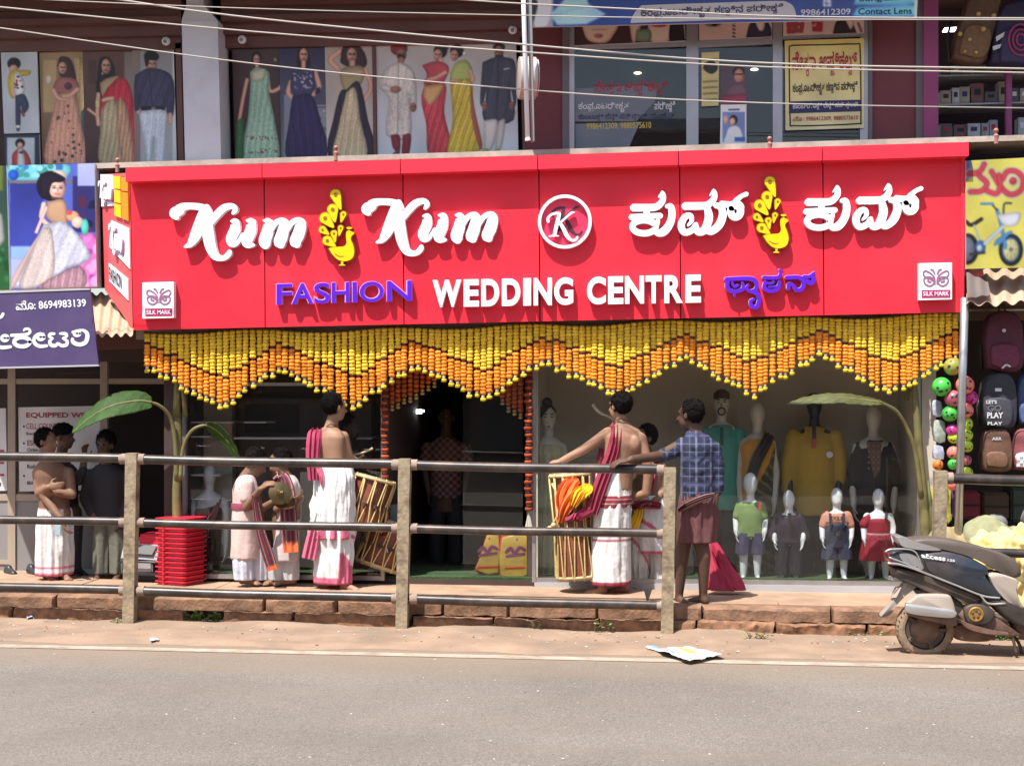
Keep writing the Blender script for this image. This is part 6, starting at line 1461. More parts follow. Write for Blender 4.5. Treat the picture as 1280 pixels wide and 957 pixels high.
# ================================================================== luggage shop goods
M_BALL = {n_: mat('ball_' + n_, c_, .35, coat=.2) for n_, c_ in dict(green=(.06, .50, .06), salmon=(.78, .20, .15), rose=(.45, .10, .14), magenta=(.62, .03, .25), lime=(.45, .58, .03), orange=(.75, .20, .03), olive=(.30, .30, .06)).items()}
A5 = lambda x, y: (1130 + x / 4.787, 360 + y / 4.787); A6 = lambda x, y: (1140 + x / 4.786, 540 + y / 4.786)
balls = [(A5, 225, 590, 50, 'green', 'large bright green ball, upper left of the hanging balls'), (A5, 365, 580, 48, 'salmon', 'large salmon pink ball beside the steel pole, topmost right'), (A5, 295, 662, 45, 'rose', 'dusty rose ball below the large green ball'), (A5, 398, 655, 38, 'magenta', 'magenta ball right of the pole near the black backpack'), (A5, 275, 750, 42, 'green', 'second green ball, below the dusty rose one'), (A5, 372, 732, 38, 'salmon', 'salmon ball right of the pole above the lime balls'), (A5, 368, 812, 38, 'lime', 'upper lime ball right of the pole'), (A5, 290, 850, 32, 'magenta', 'small magenta ball left of the pole'), (A5, 378, 880, 30, 'lime', 'second lime ball down right of the pole'), (A5, 298, 893, 32, 'lime', 'lime ball tucked left of the pole under the magenta one'), (A5, 378, 943, 30, 'lime', 'third lime ball down right of the pole'),
         (A5, 290, 470, 46, 'olive', 'dim olive yellow ball behind the end of the valance'), (A6, 332, 88, 28, 'lime', 'fourth lime ball down, above the rose ball'), (A6, 248, 122, 34, 'salmon', 'salmon ball left of the pole above the railing'), (A6, 326, 168, 27, 'rose', 'rose ball right of the pole above the railing'), (A6, 246, 192, 28, 'green', 'low green ball left of the pole'), (A6, 330, 242, 30, 'lime', 'lowest lime ball touching the railing'), (A6, 155, 196, 28, 'orange', 'orange ball by the railing post top'), (A6, 246, 312, 32, 'salmon', 'lowest salmon ball below the top rail')]
rgb_ = random.Random(4)
for T, x_, y_, r_, c_, lb in balls:
    p = T(x_, y_); d = 13.2 + (x_ % 7) * .012; c = W(p[0], p[1], d); rr = 1.15 * r_ / 4.787 * msc(1200, d)
    t = thing('play_ball', lb, 'ball', c, 'hanging play balls'); mk('ball', G().ball(c, rr, 18, 12), M_BALL[c_], t, smooth=True)
    g = G()
    for k in range(5):
        v = Vector((rgb_.uniform(-.8, .8), -1, rgb_.uniform(-.8, .8))).normalized(); ax = v
        g.lathe(c + ax * rr * .97, ax, [(0, rr * .16), (rr * .045, rr * .15)], 8)
    mk('ball_spots', g, mat('ball_dark_spot', (.03, .03, .03), .5), t, kind='stuff')
mk('ball_net_cord', G().tube([W(1196, 400, 13.3), W(1192, 520, 13.28), W(1194, 640, 13.28)], .005, 5), M_THREAD, label='dark cord the play balls are strung on', cat='cord')
for i_, (a, b, c, d, cc, lb) in enumerate(((1166, 500, 1176, 520, (.4, .42, .5), 'pale blue toy packet hanging at the shop corner, upper'), (1168, 525, 1180, 552, (.35, .4, .34), 'grey green toy packet hanging below the blue one'), (1167, 556, 1178, 574, (.42, .44, .55), 'lilac toy packet hanging lowest at the shop corner'), (1165, 608, 1172, 648, (.5, .42, .05), 'yellow packet standing left of the railing post'), (1181, 600, 1188, 650, (.45, .4, .06), 'yellow packet standing right of the railing post'), (1188, 606, 1196, 645, (.10, .03, .12), 'dark purple packet beside the pole'))):
    mk('toy_packet', puff([(a, b), (c, b + 2), (c + 1, d), (a - 1, d - 2)], 13.35, .03, .1, smooth_n=2), mat('packet_%d' % i_, cc, .35, nz=(25, .5)), smooth=True, label=lb, cat='packet')
def backpack(outline, y_, hw, m, lb, pocket, m2, logo=None, group='hanging backpacks', zipm=None):
    xs_ = [p[0] for p in outline]; ys_ = [p[1] for p in outline]; cx = (min(xs_) + max(xs_)) / 2; w = max(xs_) - min(xs_); t, b = min(ys_), max(ys_)
    o = thing('backpack', lb, 'backpack', W(cx, b, y_), group)
    mk('body', puff(outline, y_, hw, .14), m, o, smooth=True)
    mk('front_pocket', puff(pocket, y_ - hw * .95, hw * .35, .14), m2, o, smooth=True)
    mk('top_loop', G().tube([W(a_, b_, y_ + hw * .3) for a_, b_ in crom([(cx - 4, t + 2), (cx - 3, t - 8), (cx + 3, t - 8), (cx + 4, t + 2)], 4)], .008, 6), M_BLKPL, o, smooth=True)
    for q in (-1, 1): mk('strap', G().tube([W(cx + q * w * .46, t + (b - t) * .35, y_ + hw * .5), W(cx + q * w * .56, t + (b - t) * .6, y_ + hw * .2), W(cx + q * w * .50, b - 3, y_ + hw * .5)], .012, 6), M_BLKPL, o, smooth=True)
    zp = [(p[0] + (cx - p[0]) * .16, p[1] + ((t + b) / 2 - p[1]) * .12) for p in outline]
    arc = [p for p in zp if p[1] < t + (b - t) * .55]
    if len(arc) > 2:
        arc.sort(key=lambda p: p[0]); mk('zip', G().tube([W(a_, b_, y_ - hw * .96) for a_, b_ in crom(arc, 4)], .004, 5), zipm or M_BLKPL, o)
    return o
YBp = 13.45
def bagfab(n_, c_): return mat(n_, c_, .7, nz=(30, .2), bump=(150, .3))
o = backpack([(1231, 460), (1228, 425), (1232, 400), (1243, 390), (1262, 390), (1274, 402), (1277, 430), (1275, 460), (1255, 466)], YBp, .11, bagfab('maroon_nylon', (.095, .02, .04)), 'maroon backpack hanging highest in the luggage shop', [(1238, 455), (1240, 432), (1270, 432), (1272, 456), (1255, 461)], bagfab('maroon_nylon_light', (.15, .025, .055)))
M_LOGO = mat('pale_logo_print', (.62, .62, .64), .5)
g = G(); g.lathe(W(1255, 413, YBp - .118), (0, -1, 0), [(0, .016), (.004, .016)], 12); stroke_geo(g, [(1253, 460, 1.5), (1258, 456, 1.6), (1263, 458, 1.5)], lambda x, y: (x, y), YBp - .16, YBp - .15, 4); mk('logo', g, M_LOGO, o)
o = backpack([(1227, 530), (1224, 500), (1228, 478), (1238, 468), (1256, 467), (1266, 478), (1269, 505), (1266, 532), (1246, 536)], YBp - .04, .11, bagfab('black_nylon', (.028, .028, .036)), 'black backpack with white lettering LETS GO PLAY below the maroon one', [(1231, 528), (1231, 500), (1262, 500), (1263, 529), (1246, 533)], bagfab('black_nylon_light', (.042, .042, .055)))
yb_ = YBp - .04 - .11 * 1.33
for body, q, m_ in (("LET'S", Q(1233, 500, 1246, 504.5), M_LOGO), ('GO', Q(1234, 506, 1252, 514), mat('grey_logo_print', (.12, .12, .14), .6)), ('PLAY', Q(1234, 515, 1254, 522.5), M_LOGO), ('PLAY', Q(1234.5, 527, 1253, 531), M_LOGO)): text_obj('bag_lettering', text_geo(body, .03), q, yb_, m_, o)
mk('bag_flash', G().pbox(1244, 485, 1252, 489, YBp - .157, YBp - .14), M_LOGO, o)
backpack([(1271, 530), (1268, 500), (1272, 475), (1284, 466), (1305, 468), (1312, 500), (1308, 532)], YBp, .1, bagfab('blue_nylon', (.04, .07, .17)), 'blue backpack at the right edge beside the black one', [(1275, 528), (1276, 505), (1303, 505), (1304, 528)], bagfab('blue_nylon_light', (.07, .11, .24)))
o = backpack([(1227, 586), (1226, 560), (1230, 540), (1242, 535), (1256, 537), (1262, 552), (1263, 580), (1258, 588), (1238, 589)], YBp - .06, .1, bagfab('brown_nylon', (.13, .062, .038)), 'brown backpack hanging below the black one', [(1233, 582), (1234, 566), (1256, 566), (1257, 583)], bagfab('brown_nylon_light', (.17, .085, .05)))
text_obj('bag_lettering', text_geo('ARR', .02), Q(1240, 546, 1252, 550), YBp - .06 - .105, M_LOGO, o)
o = backpack([(1266, 586), (1263, 560), (1267, 540), (1280, 535), (1302, 538), (1308, 560), (1305, 588)], YBp - .05, .1, bagfab('rust_red_nylon', (.22, .055, .06)), 'dusty red backpack with a checked pocket at the right edge', [(1272, 583), (1271, 567), (1300, 567), (1301, 584)], Vc('checked_pocket_cloth', .7))
for i_ in range(6):
    for j_ in range(4):
        if (i_ + j_) % 2: mk('check', G().pbox(1271 + i_ * 4, 567 + j_ * 4, 1275 + i_ * 4, 571 + j_ * 4, YBp - .05 - .145, YBp - .05 - .12), M_LOGO, o)
o = backpack([(1188, 76), (1192, 50), (1202, 20), (1214, -8), (1248, -10), (1246, 20), (1236, 60), (1228, 80), (1208, 82)], 14.2, .12, bagfab('tan_brown_nylon', (.15, .085, .05)), 'brown patterned backpack hanging in the upstairs bag shop', [(1198, 68), (1208, 34), (1238, 38), (1230, 72)], bagfab('tan_brown_light', (.22, .12, .06)))
g = G()
for a, b, r_ in ((1223, 18, 3), (1242, 20, 3), (1229, 37, 3.4), (1200, 43, 3), (1212, 50, 2.6), (1220, 66, 2.4), (1206, 65, 2)): g.lathe(W(a, b, 14.2 - .165), (0, -1, 0), [(0, r_ * .0074), (.02, r_ * .006)], 8)
mk('gold_stud', g, mat('gold_stud', (.5, .34, .08), .4), o, kind='stuff')
o = backpack([(1236, 82), (1240, 50), (1246, 20), (1258, 6), (1290, 4), (1306, 30), (1306, 82), (1270, 86)], 14.15, .12, bagfab('navy_nylon', (.035, .03, .075)), 'navy backpack with pink rings hanging upstairs at right edge', [(1250, 78), (1254, 40), (1298, 40), (1300, 78)], bagfab('navy_nylon_light', (.05, .04, .10)))
g = G()
for a, b, r_ in ((1276, 50, 15), (1276, 50, 10), (1276, 50, 5.5)): g.tube([W(a + r_ * math.cos(t), b + r_ * 1.3 * math.sin(t), 14.15 - .166) for t in np.linspace(0, 6.28, 25)], .011, 5)
mk('ring_print', g, mat('pink_ring_print', (.32, .04, .12), .6), o, kind='stuff'); mk('white_flash', G().pquad([(1245, 46), (1256, 40), (1254, 46), (1246, 52)], 13.98, 14.0).pquad([(1241, 58), (1252, 55), (1250, 60), (1242, 63)], 13.98, 14.0), M_LOGO, o, kind='stuff')
for a, b, c, d, m_, lb in ((1201, 614, 1226, 648, mat('red_case', (.28, .03, .05), .5), 'dark red case standing behind the right railing'), (1228, 616, 1262, 650, mat('brown_carton', (.12, .07, .045), .8), 'brown carton at the back of the luggage shop'), (1264, 610, 1320, 652, mat('green_tin', (.05, .08, .05), .6), 'dim green tin trunk in the luggage shop')):
    o = mk('stored_case', rbox(G(), a, b, c, d, 14.3, 14.7, .02), m_, smooth=40, label=lb, cat='case'); mk('case_band', G().pbox(a + 1, (b + d) / 2 - 1, c - 1, (b + d) / 2 + 1, 14.292, 14.299), M_BLKPL, o)
# sacks and cloths
def heap(name, blobs, m, lb, amp=.02, fr=6, voxel=.02):
    B = Body()
    for (px_, py_, y_, rx, ry, rz) in blobs: B.ell(W(px_, py_, y_), (rx, ry, rz))
    o0 = W(blobs[0][0], max(b[1] for b in blobs) + 20, blobs[0][2]); t = thing(name, lb, 'sack', o0)
    o = B.build('cloth', m, t, voxel, 3)
    ruffle(o, lambda c: amp * mnoise.noise(c * fr) + amp * .7 * mnoise.noise(Vector((c.x * fr * 3, c.y * fr * 3, c.z * fr)))); return t
M_KHAKI = mat('khaki_sacking', (.33, .25, .13), .9, nz=(12, .2), bump=(120, .4)); M_KHG = mat('olive_sacking', (.27, .27, .15), .9, nz=(12, .2), bump=(120, .4)); M_PALEY = mat('pale_yellow_cloth', (.76, .60, .24), .8, nz=(6, .12), bump=(60, .3))
heap('sack', [(1195, 690, 13.1, .20, .2, .22), (1178, 680, 13.05, .14, .16, .16), (1185, 730, 13.1, .22, .2, .2)], M_KHAKI, 'brown khaki sack slumped by the railing post')
heap('sack', [(1232, 680, 13.05, .24, .2, .24), (1260, 690, 13.1, .25, .2, .22), (1235, 735, 13.0, .3, .22, .25), (1300, 690, 13.1, .3, .2, .2)], M_KHG, 'olive sack heap behind the scooter seat')
heap('cloth_heap', [(1262, 695, 12.82, .28, .14, .22), (1285, 700, 12.82, .3, .15, .30), (1300, 750, 12.8, .34, .16, .3), (1230, 685, 12.85, .10, .1, .12), (1275, 745, 12.8, .25, .14, .25)], M_PALEY, 'crumpled pale yellow cloth heaped behind the scooter', .055, 10, .014)
heap('bundle', [(1302, 648, 13.4, .18, .15, .15), (1245, 655, 13.5, .10, .1, .09)], mat('grey_bundle', (.20, .19, .19), .8), 'dark grey bundle on the olive sacks', .01)

# ================================================================== litter and weeds
def crumple(name, label, corners_px, m, colf, n=22, amp=.03, cat='paper', seed=0):
    g = G(); P = [onz(a, b, lambda x: gz(x) + .03) for a, b in corners_px]; vs, cs = [], []
    for j in range(n):
        for i in range(n):
            u, v = i / (n - 1), j / (n - 1); p = P[0].lerp(P[1], u).lerp(P[3].lerp(P[2], u), v)
            h = amp * max(0, mnoise.noise(Vector((u * 4 + seed, v * 3, 0))) + .35) + amp * .4 * abs(mnoise.noise(Vector((u * 9, v * 8, seed))))
            vs.append((p.x + .02 * mnoise.noise(Vector((u * 5, v * 5, 2 + seed))), p.y + .03 * mnoise.noise(Vector((u * 4, v * 5, 5 + seed))), p.z - .004 + h)); cs.append(colf(u, v))
    g.add(vs, [(j * n + i, j * n + i + 1, (j + 1) * n + i + 1, (j + 1) * n + i) for j in range(n - 1) for i in range(n - 1)], cs)
    o = mk(name, g, m, label=label, cat=cat, smooth=40); md = o.modifiers.new('t', 'SOLIDIFY'); md.thickness = .002; return o
def newscol(u, v):
    if .08 < u < .24 and v < .55: return (.18, .30, .55)
    if .5 < u < .66 and .15 < v < .6: return (.62, .48, .10)
    if .34 < u < .4: return (.45, .28, .22)
    if math.sin(v * 60) > .3 and math.sin(u * 21) > -.6: return (.36, .36, .37)
    return (.54, .54, .53)
crumple('newspaper', 'torn printed newspaper sheet lying on the road edge', [(806, 809), (868, 809), (905, 818), (862, 826)], Vc('newsprint', .85), newscol, 34, .022)
crumple('paper_scrap', 'small pale blue paper scrap at the kerb foot, far left', [(35, 768), (44, 767), (47, 772), (34, 774)], Vc('scrap_paper', .85), lambda u, v: (.5, .52, .62), 8, .03, seed=3)
crumple('paper_scrap', 'white scrap on the earth before the left railing', [(187, 797), (198, 797), (199, 799), (188, 800)], MATS['scrap_paper'], lambda u, v: (.62, .58, .5), 6, .01, seed=5)
M_WEED = mat('weed_leaf', (.10, .19, .035), .6, nz=(20, .3)); M_WEEDL = mat('pale_weed_leaf', (.24, .27, .10), .7, nz=(20, .3)); M_DRY = mat('dry_grass', (.27, .22, .11), .8)
def weed(cx, cy, wpx, hpx, n, m, lb, seed, y_=12.36, flat=False):
    rr = random.Random(seed); b = onz(cx, cy, lambda x: gz(x) + .015) if y_ is None else W(cx, cy, y_); s_ = msc(cx, 12.3)
    o = thing('weed', lb, 'weed', (b.x, b.y, b.z), 'weeds along the kerb'); g = G(); g2 = G()
    for k in range(n):
        x0 = b.x + rr.uniform(-.5, .5) * wpx * s_; h = rr.uniform(.35, 1) * hpx * s_; ln = rr.uniform(-.6, .6) * hpx * s_ * (1.6 if flat else 1)
        tip = Vector((x0 + ln, b.y - rr.uniform(0, .06), b.z + h)); base = Vector((x0, b.y, b.z - .005)); g2.tube([base, base.lerp(tip, .5) + Vector((0, 0, .01)), tip], [.0025, .002, .001], 4)
        for q in range(7 if not flat else 4):
            t = rr.uniform(.25, 1); c = base.lerp(tip, t); a = rr.uniform(0, 6.28); d = Vector((math.cos(a), -abs(math.sin(a)) * .7, rr.uniform(-.2, .7))).normalized(); sd = d.cross(Vector((rr.uniform(-1, 1), rr.uniform(-1, 1), 1))).normalized(); l = rr.uniform(.018, .034) * (1.3 if flat else 1); w = l * (.38 if not flat else .18)
            g.add([c, c + d * l * .5 + sd * w, c + d * l, c + d * l * .5 - sd * w], [(0, 1, 2, 3)])
    mk('leaves', g, m, o, kind='stuff', noclean=True); mk('stems', g2, M_DRY, o, kind='stuff')
weed(254, 778, 42, 18, 26, M_WEED, 'fresh green weed growing in the kerb hole at left', 1, 12.44)
weed(755, 790, 26, 16, 9, M_WEEDL, 'sparse weed at the kerb foot before the right drummer', 2, 12.34); weed(669, 783, 12, 14, 6, M_DRY, 'dry sprig in a kerb joint', 3, 12.36, True)
weed(946, 799, 26, 14, 14, M_WEEDL, 'pale grassy tuft at the kerb foot right of the checked shirt man', 4, None, True); weed(1088, 795, 50, 8, 16, M_WEEDL, 'flattened pale grass along the kerb beside the scooter wheel', 5, None, True); weed(1235, 800, 60, 14, 34, M_WEED, 'green weeds under the scooter engine', 6, 12.3)
weed(148, 777, 12, 7, 8, M_WEEDL, 'tiny grass at the foot of the left railing post', 7, 12.3, True)
rr = random.Random(9); g = G()
for k in range(420):
    x_, y_ = rr.uniform(-6, 5.5), 11.3 + 1.1 * rr.random() ** .5; s_ = rr.uniform(.003, .011); g.col = rr.choice([(.30, .2, .14), (.4, .34, .28), (.22, .14, .1), (.5, .46, .4)])
    g.ball((x_, y_, gz(x_) + .02 + s_ * .3), s_, 6, 4, (rr.uniform(.7, 1.6), 1, .6))
mk('grit', g, Vc('grit', .9), kind='stuff', label='grit and pebbles strewn over the earth verge', noclean=True)
g = G()
for k in range(260):
    x_, y_ = rr.uniform(-6, 5.5), rr.uniform(7.6, 11.3); s_ = rr.uniform(.002, .006); g.col = rr.choice([(.45, .42, .38), (.1, .09, .08), (.55, .52, .48), (.2, .17, .14)])
    g.ball((x_, y_, gz(x_) + s_ * .3), s_, 6, 4, (rr.uniform(.7, 2.0), 1, .5))
mk('grit', g, MATS['grit'], kind='stuff', label='loose chippings scattered on the asphalt', noclean=True)

# ================================================================== people
M_SK = {k: mat('skin_' + k, c, .55, nz=(9, .12), bump=(140, .12), spec=.35) for k, c in dict(light=(.34, .19, .122), mid=(.22, .118, .074), dark=(.10, .054, .037), deep=(.055, .032, .025)).items()}
M_HAIR = mat('black_hair', (.011, .009, .009), .8, nz=(60, .4), bump=(110, .5), spec=.05)
M_CLOTH = Vc('woven_cloth', .85, bump=(28, .5), nz=(5, .1))
M_COTTON = Vc('white_cotton', .85, bump=(20, .7), nz=(7, .08))
WHT = (.70, .69, .68); PNK = (.58, .13, .22); MRN = (.28, .03, .055)
class Fig:
    def __init__(s, label, px, py, y=None, group=None, name='person', cat='person', zf=pz):
        s.b = onz(px, py, zf) if y is None else W(px, py, y); s.y = s.b.y
        if y is not None: s.b.z = zf(s.b.x)
        s.t = thing(name, label, cat, s.b, group)
    def J(s, px, py, dy=0.0): return W(px, py, s.y + dy)
    def rows(s, rs): return [(s.J(a, b, c), d, e) for a, b, c, d, e in rs]
def bead_necklace(fig, pts, m): mk('necklace', G().tube([fig.J(*p) for p in crom(pts, 4)], .004, 5), m, fig.t)
M_BEAD = mat('dark_beads', (.05, .02, .015), .5)
AW = Vector((0, 1, 0))

# ---- drummer at left, seen from behind
d1 = Fig('shirtless drummer in white mundu, maroon shawl on left shoulder, beating a tilted drum', 424, 734)
f1 = Vector((.55, .83, 0)); B = Body(); J = d1.J
at = B.head(J(419, 509), (.75, .66), .232)
B.cap(J(417, 520), J(413, 536), .052, .06)
B.rings(d1.rows([(418, 612, 0, .15, .12), (417, 590, 0, .145, .11), (415, 572, 0, .138, .10), (413, 556, 0, .155, .105), (412, 546, 0, .16, .10), (412, 540, 0, .135, .085), (413, 534, 0, .07, .06)]), f1)
B.ell(J(403, 553, -.062), (.05, .034, .07)); B.ell(J(420, 555, -.075), (.05, .034, .07)); B.chain([J(429, 545, .02), J(436, 571, .05), J(449, 578, .16)], [.052, .042, .031]); B.hand(J(449, 578, .16), (.8, .4, .1), (0, .3, -1), curl=1.1)
B.chain([J(398, 545, .0), J(397, 575, .08), J(420, 584, .2), J(438, 577, .26)], [.052, .042, .036, .03]); B.hand(J(438, 577, .26), (.9, .2, .1), (0, .3, -1), curl=1.1)
for (kx, ky, fx, fy, dy) in ((411, 680, 411, 727, .02), (428, 680, 431, 728, -.06)):
    B.chain([J(kx, 610, 0), J(kx, ky, 0), J(kx, ky + 20, dy - .02), J(fx, fy, dy)], [.08, .055, .05, .034]); B.foot(J(fx, fy, dy), (.8, -.35 if fx > 420 else .3))
B.build('body', M_SK['light'], d1.t, .0085)
hair(d1.t, at, 1, M_HAIR, seed=1); bead_necklace(d1, [(408, 533, -.06), (414, 530, -.07), (421, 533, -.03)], M_BEAD)
def c1(t, an, q):
    if t > .94 or (t > .80 + .06 * math.sin(an * 3) and math.cos(an - .6) > .35): return PNK
    return WHT
skirt('mundu', d1.rows([(418, 580, 0, .150, .118), (418, 600, 0, .175, .14), (418, 640, 0, .19, .155), (417, 690, 0, .19, .16), (416, 728, -.01, .178, .15)]), M_COTTON, d1.t, f1, colf=c1, pleat=.010, npl=13, wrink=.03, seed=4)
skirt('mundu_overfold', d1.rows([(418, 581, 0, .162, .13), (418, 600, 0, .195, .158), (416, 640, 0, .212, .178), (415, 672, 0, .216, .182)]), M_COTTON, d1.t, f1, colf=lambda t, an, q: (PNK if t > .90 + .08 * math.sin(an * 2) else WHT), pleat=.012, npl=9, wrink=.04, seed=8)
band('mundu_corner', [J(398, 640, -.16), J(392, 668, -.17), J(386, 698, -.16)], [.05, .11, .13], M_COTTON, d1.t, (.9, .1, .2), .01, colf=lambda t, u: PNK if t > .35 else WHT, amp=.01)
shc = lambda t, u: tuple(a * (1.0 if abs(math.sin(u * 19)) > .25 else 1.5) for a in (.36, .04, .10))
band('shawl', [J(398, 580, .10), J(396, 545, .09), J(396, 537, 0.0), J(393, 545, -.10), J(391, 570, -.13), J(392, 600, -.14)], [.08, .11, .12, .13, .12, .09], M_CLOTH, d1.t, (1, .25, 0), .016, 14, 3, .012, colf=shc)
band('shawl_end', [J(399, 584, -.15), J(402, 594, -.165), J(403, 606, -.17)], [.05, .05, .03], M_CLOTH, d1.t, (1, .1, 0), .014, colf=lambda t, u: (.62, .16, .25))
M_STICK = mat('pale_drum_stick', (.55, .42, .22), .55, nz=(20, .15))
mk('drum_stick', G().tube([W(a, b, d1.y + .2) for a, b in crom([(440, 569), (452, 566), (462, 562), (466, 560)], 4)], [.009] * 10 + [.011, .012, .012], 8), M_STICK, smooth=True, label='upper curved drum stick held by the left drummer', cat='drum stick', group='drum sticks')
mk('drum_stick', G().tube([W(a, b, d1.y + .28) for a, b in crom([(438, 576), (448, 573), (455, 568)], 4)], [.009] * 7 + [.011, .012], 8), M_STICK, smooth=True, label='lower curved drum stick held by the left drummer', cat='drum stick', group='drum sticks')

# ---- chenda drums
M_DWOOD = mat('drum_wood', (.20, .062, .032), .5, nz=(7, .3), bump=(30, .2)); M_ROPE = mat('drum_rope', (.62, .47, .20), .75, nz=(30, .15), bump=(90, .4)); M_DSKIN = mat('drum_skin', (.42, .36, .28), .7, nz=(6, .2)); M_HOOP = mat('drum_hoop', (.50, .38, .19), .7, nz=(12, .2)); M_LEATH = mat('drum_leather', (.05, .028, .02), .6)
def drum(label, top, bot, y0, y1, r, nrope=12):
    A, Bv = W(*top, y0), W(*bot, y1); ax = (Bv - A); L = ax.length; ax.normalize()
    t = thing('drum', label, 'drum', Bv, 'rope laced temple drums')
    mk('shell', G().lathe(A, ax, [(.01, r * .93), (L * .08, r * .93), (L * .5, r * .97), (L * .92, r * .93), (L - .01, r * .93)], 28), M_DWOOD, t, smooth=40)
    for h in (0, L): mk('drum_head', G().lathe(A + ax * (h - (.004 if h else .012)), ax, [(0, r * .98), (.016, r * .98)], 28), M_DSKIN, t, smooth=40)
    u = ax.orthogonal().normalized(); v = ax.cross(u)
    for h in (.012, L - .012):
        pts = [A + ax * h + (u * math.cos(a) + v * math.sin(a)) * r * 1.04 for a in np.linspace(0, 2 * math.pi, 33)]
        mk('hoop', G().tube(pts, .014, 8), M_HOOP, t, smooth=True)
    for k in range(nrope):
        a0, a1 = 2 * math.pi * k / nrope, 2 * math.pi * (k + .5) / nrope
        P = lambda a, h, q=1.09: A + ax * h + (u * math.cos(a) + v * math.sin(a)) * r * q
        mk('rope', G().tube([P(a0 - .03, -.012, 1.02), P(a0, .03, 1.10), P((a0 + a1) / 2 - .05, L * .5, 1.02), P(a1, L - .03, 1.10), P(a1 + .03, L + .012, 1.02)], .0062, 6), M_ROPE, t, smooth=True)
        mk('rope', G().tube([P(a1 + .06, L + .012, 1.02), P(a1 + .09, L - .03, 1.12), P(a1 + .2, L * .5, 1.03), P(a0 + 2 * math.pi / nrope - .06, .03, 1.10)], .0062, 6), M_ROPE, t, smooth=True)
        mk('rope_ring', G().lathe(P((a0 + a1) / 2 + .06, L * .52, 1.05), ax, [(0, .022), (.03, .022)], 8), M_LEATH, t)
    return t, A, ax, L, u, v
drum('tilted rope laced drum beside the left drummer, upper of two', (468, 597), (452, 657), d1.y + .20, d1.y + .16, .185)
drum('tilted rope laced drum low behind the railing post, lower of two', (489, 652), (470, 708), d1.y + .40, d1.y + .34, .185)
t3, A3, ax3, L3, u3, v3 = drum('rope laced drum draped with orange and yellow cloths before the right drummer', (712, 592), (722, 722), 13.22, 13.2, .17, 13)
M_ORC = mat('orange_drape', (.78, .17, .035), .8, nz=(8, .15)); M_YLC = mat('yellow_drape', (.85, .55, .02), .8, nz=(12, .2)); M_MRC = mat('maroon_drape', (.27, .025, .06), .8, nz=(8, .15))
def drape(pts, wd, m, nm, y_, amp=.016, folds=2.5, lb=None, seed=0): return band(nm, [W(a, b, y_ + d) for a, b, d in pts], wd, m, t3, (1, 0, .25), .016, 12, folds, amp, seed=seed)
drape([(702, 640, -.17), (704, 622, -.20), (712, 606, -.20), (722, 598, -.18)], [.06, .13, .14, .08], M_ORC, 'orange_drape', 13.22); drape([(700, 652, -.16), (706, 636, -.20), (716, 622, -.21), (730, 612, -.19)], [.05, .10, .12, .07], M_ORC, 'orange_drape', 13.2, seed=2)
drape([(716, 632, -.21), (724, 618, -.22), (733, 611, -.2), (736, 605, -.18)], [.07, .12, .12, .06], M_YLC, 'yellow_drape', 13.2, .02, 3.5, seed=4); drape([(708, 650, -.19), (722, 645, -.21), (738, 636, -.18)], [.05, .09, .12], M_MRC, 'maroon_drape', 13.2, seed=1)
mk('rope_knot', G().ball(W(687, 661, 13.05), .028, 10, 8).ball(W(692, 656, 13.04), .022, 10, 8).tube([W(686, 662, 13.05), W(700, 640, 13.06), W(694, 612, 13.08), W(690, 604, 13.1)], .01, 6), M_ROPE, t3, smooth=True)

# ---- drummer at right
d2 = Fig('shirtless drummer in white mundu with maroon bands, reaching left over the draped drum', 768, 741)
f2 = Vector((-.35, .94, 0)); B = Body(); J = d2.J
at = B.head(J(774, 508), (-.75, .66), .232); B.cap(J(775, 519), J(779, 533), .053, .062)
B.rings(d2.rows([(768, 612, 0, .155, .12), (770, 596, 0, .15, .11), (775, 575, 0, .148, .10), (780, 556, 0, .168, .108), (781, 545, 0, .175, .10), (780, 537, 0, .14, .085), (779, 530, 0, .07, .06)]), f2)
B.ell(J(768, 552, -.072), (.052, .034, .075)); B.ell(J(793, 554, -.066), (.052, .034, .075)); B.chain([J(760, 541, .0), J(731, 561, .02), J(702, 576, .02)], [.053, .044, .031]); B.hand(J(702, 576, .02), (-.95, .1, -.12), (.1, .3, -1), curl=.9, thumb=-1)
B.chain([J(801, 548, .0), J(811, 588, -.01), J(808, 616, .02), J(790, 622, .10)], [.054, .045, .04, .032]); B.hand(J(790, 622, .10), (-.9, .5, 0), (0, 1, -.2), curl=1.0)
for (kx, fx, fy, dy) in ((756, 752, 733, -.03), (776, 780, 731, .08)):
    B.chain([J(kx, 612, 0), J(kx, 690, 0), J(fx, 712, dy - .02), J(fx, fy, dy)], [.08, .055, .05, .035]); B.foot(J(fx, fy, dy), (-.97, -.1))
B.build('body', M_SK['light'], d2.t, .0085); hair(d2.t, at, 1, M_HAIR, seed=2, amp=.014); bead_necklace(d2, [(771, 525, -.05), (777, 523, -.075), (785, 526, -.05)], M_BEAD)
c2 = lambda t, an, q: MRN if (t > .955 or .90 < t < .915 or .545 < t < .60 and abs(math.sin(t * 260)) > .5) else WHT
skirt('mundu', d2.rows([(766, 590, 0, .145, .115), (765, 620, 0, .165, .135), (764, 660, 0, .168, .14), (763, 700, 0, .17, .145), (763, 730, 0, .172, .15)]), M_COTTON, d2.t, f2, colf=c2, pleat=.006, npl=9, wrink=.016, seed=3)
skirt('waist_sash', d2.rows([(765, 618, 0, .170, .14), (765, 625, 0, .176, .146), (764, 633, 0, .172, .142)]), M_CLOTH, d2.t, f2, colf=lambda t, an, q: MRN if abs(math.sin(t * 9)) > .35 else (.5, .36, .3), pleat=.004, npl=11)
shc2 = lambda t, u: tuple(a * (1.0 if abs(math.sin(u * 17)) > .3 else 1.6) for a in (.25, .022, .05))
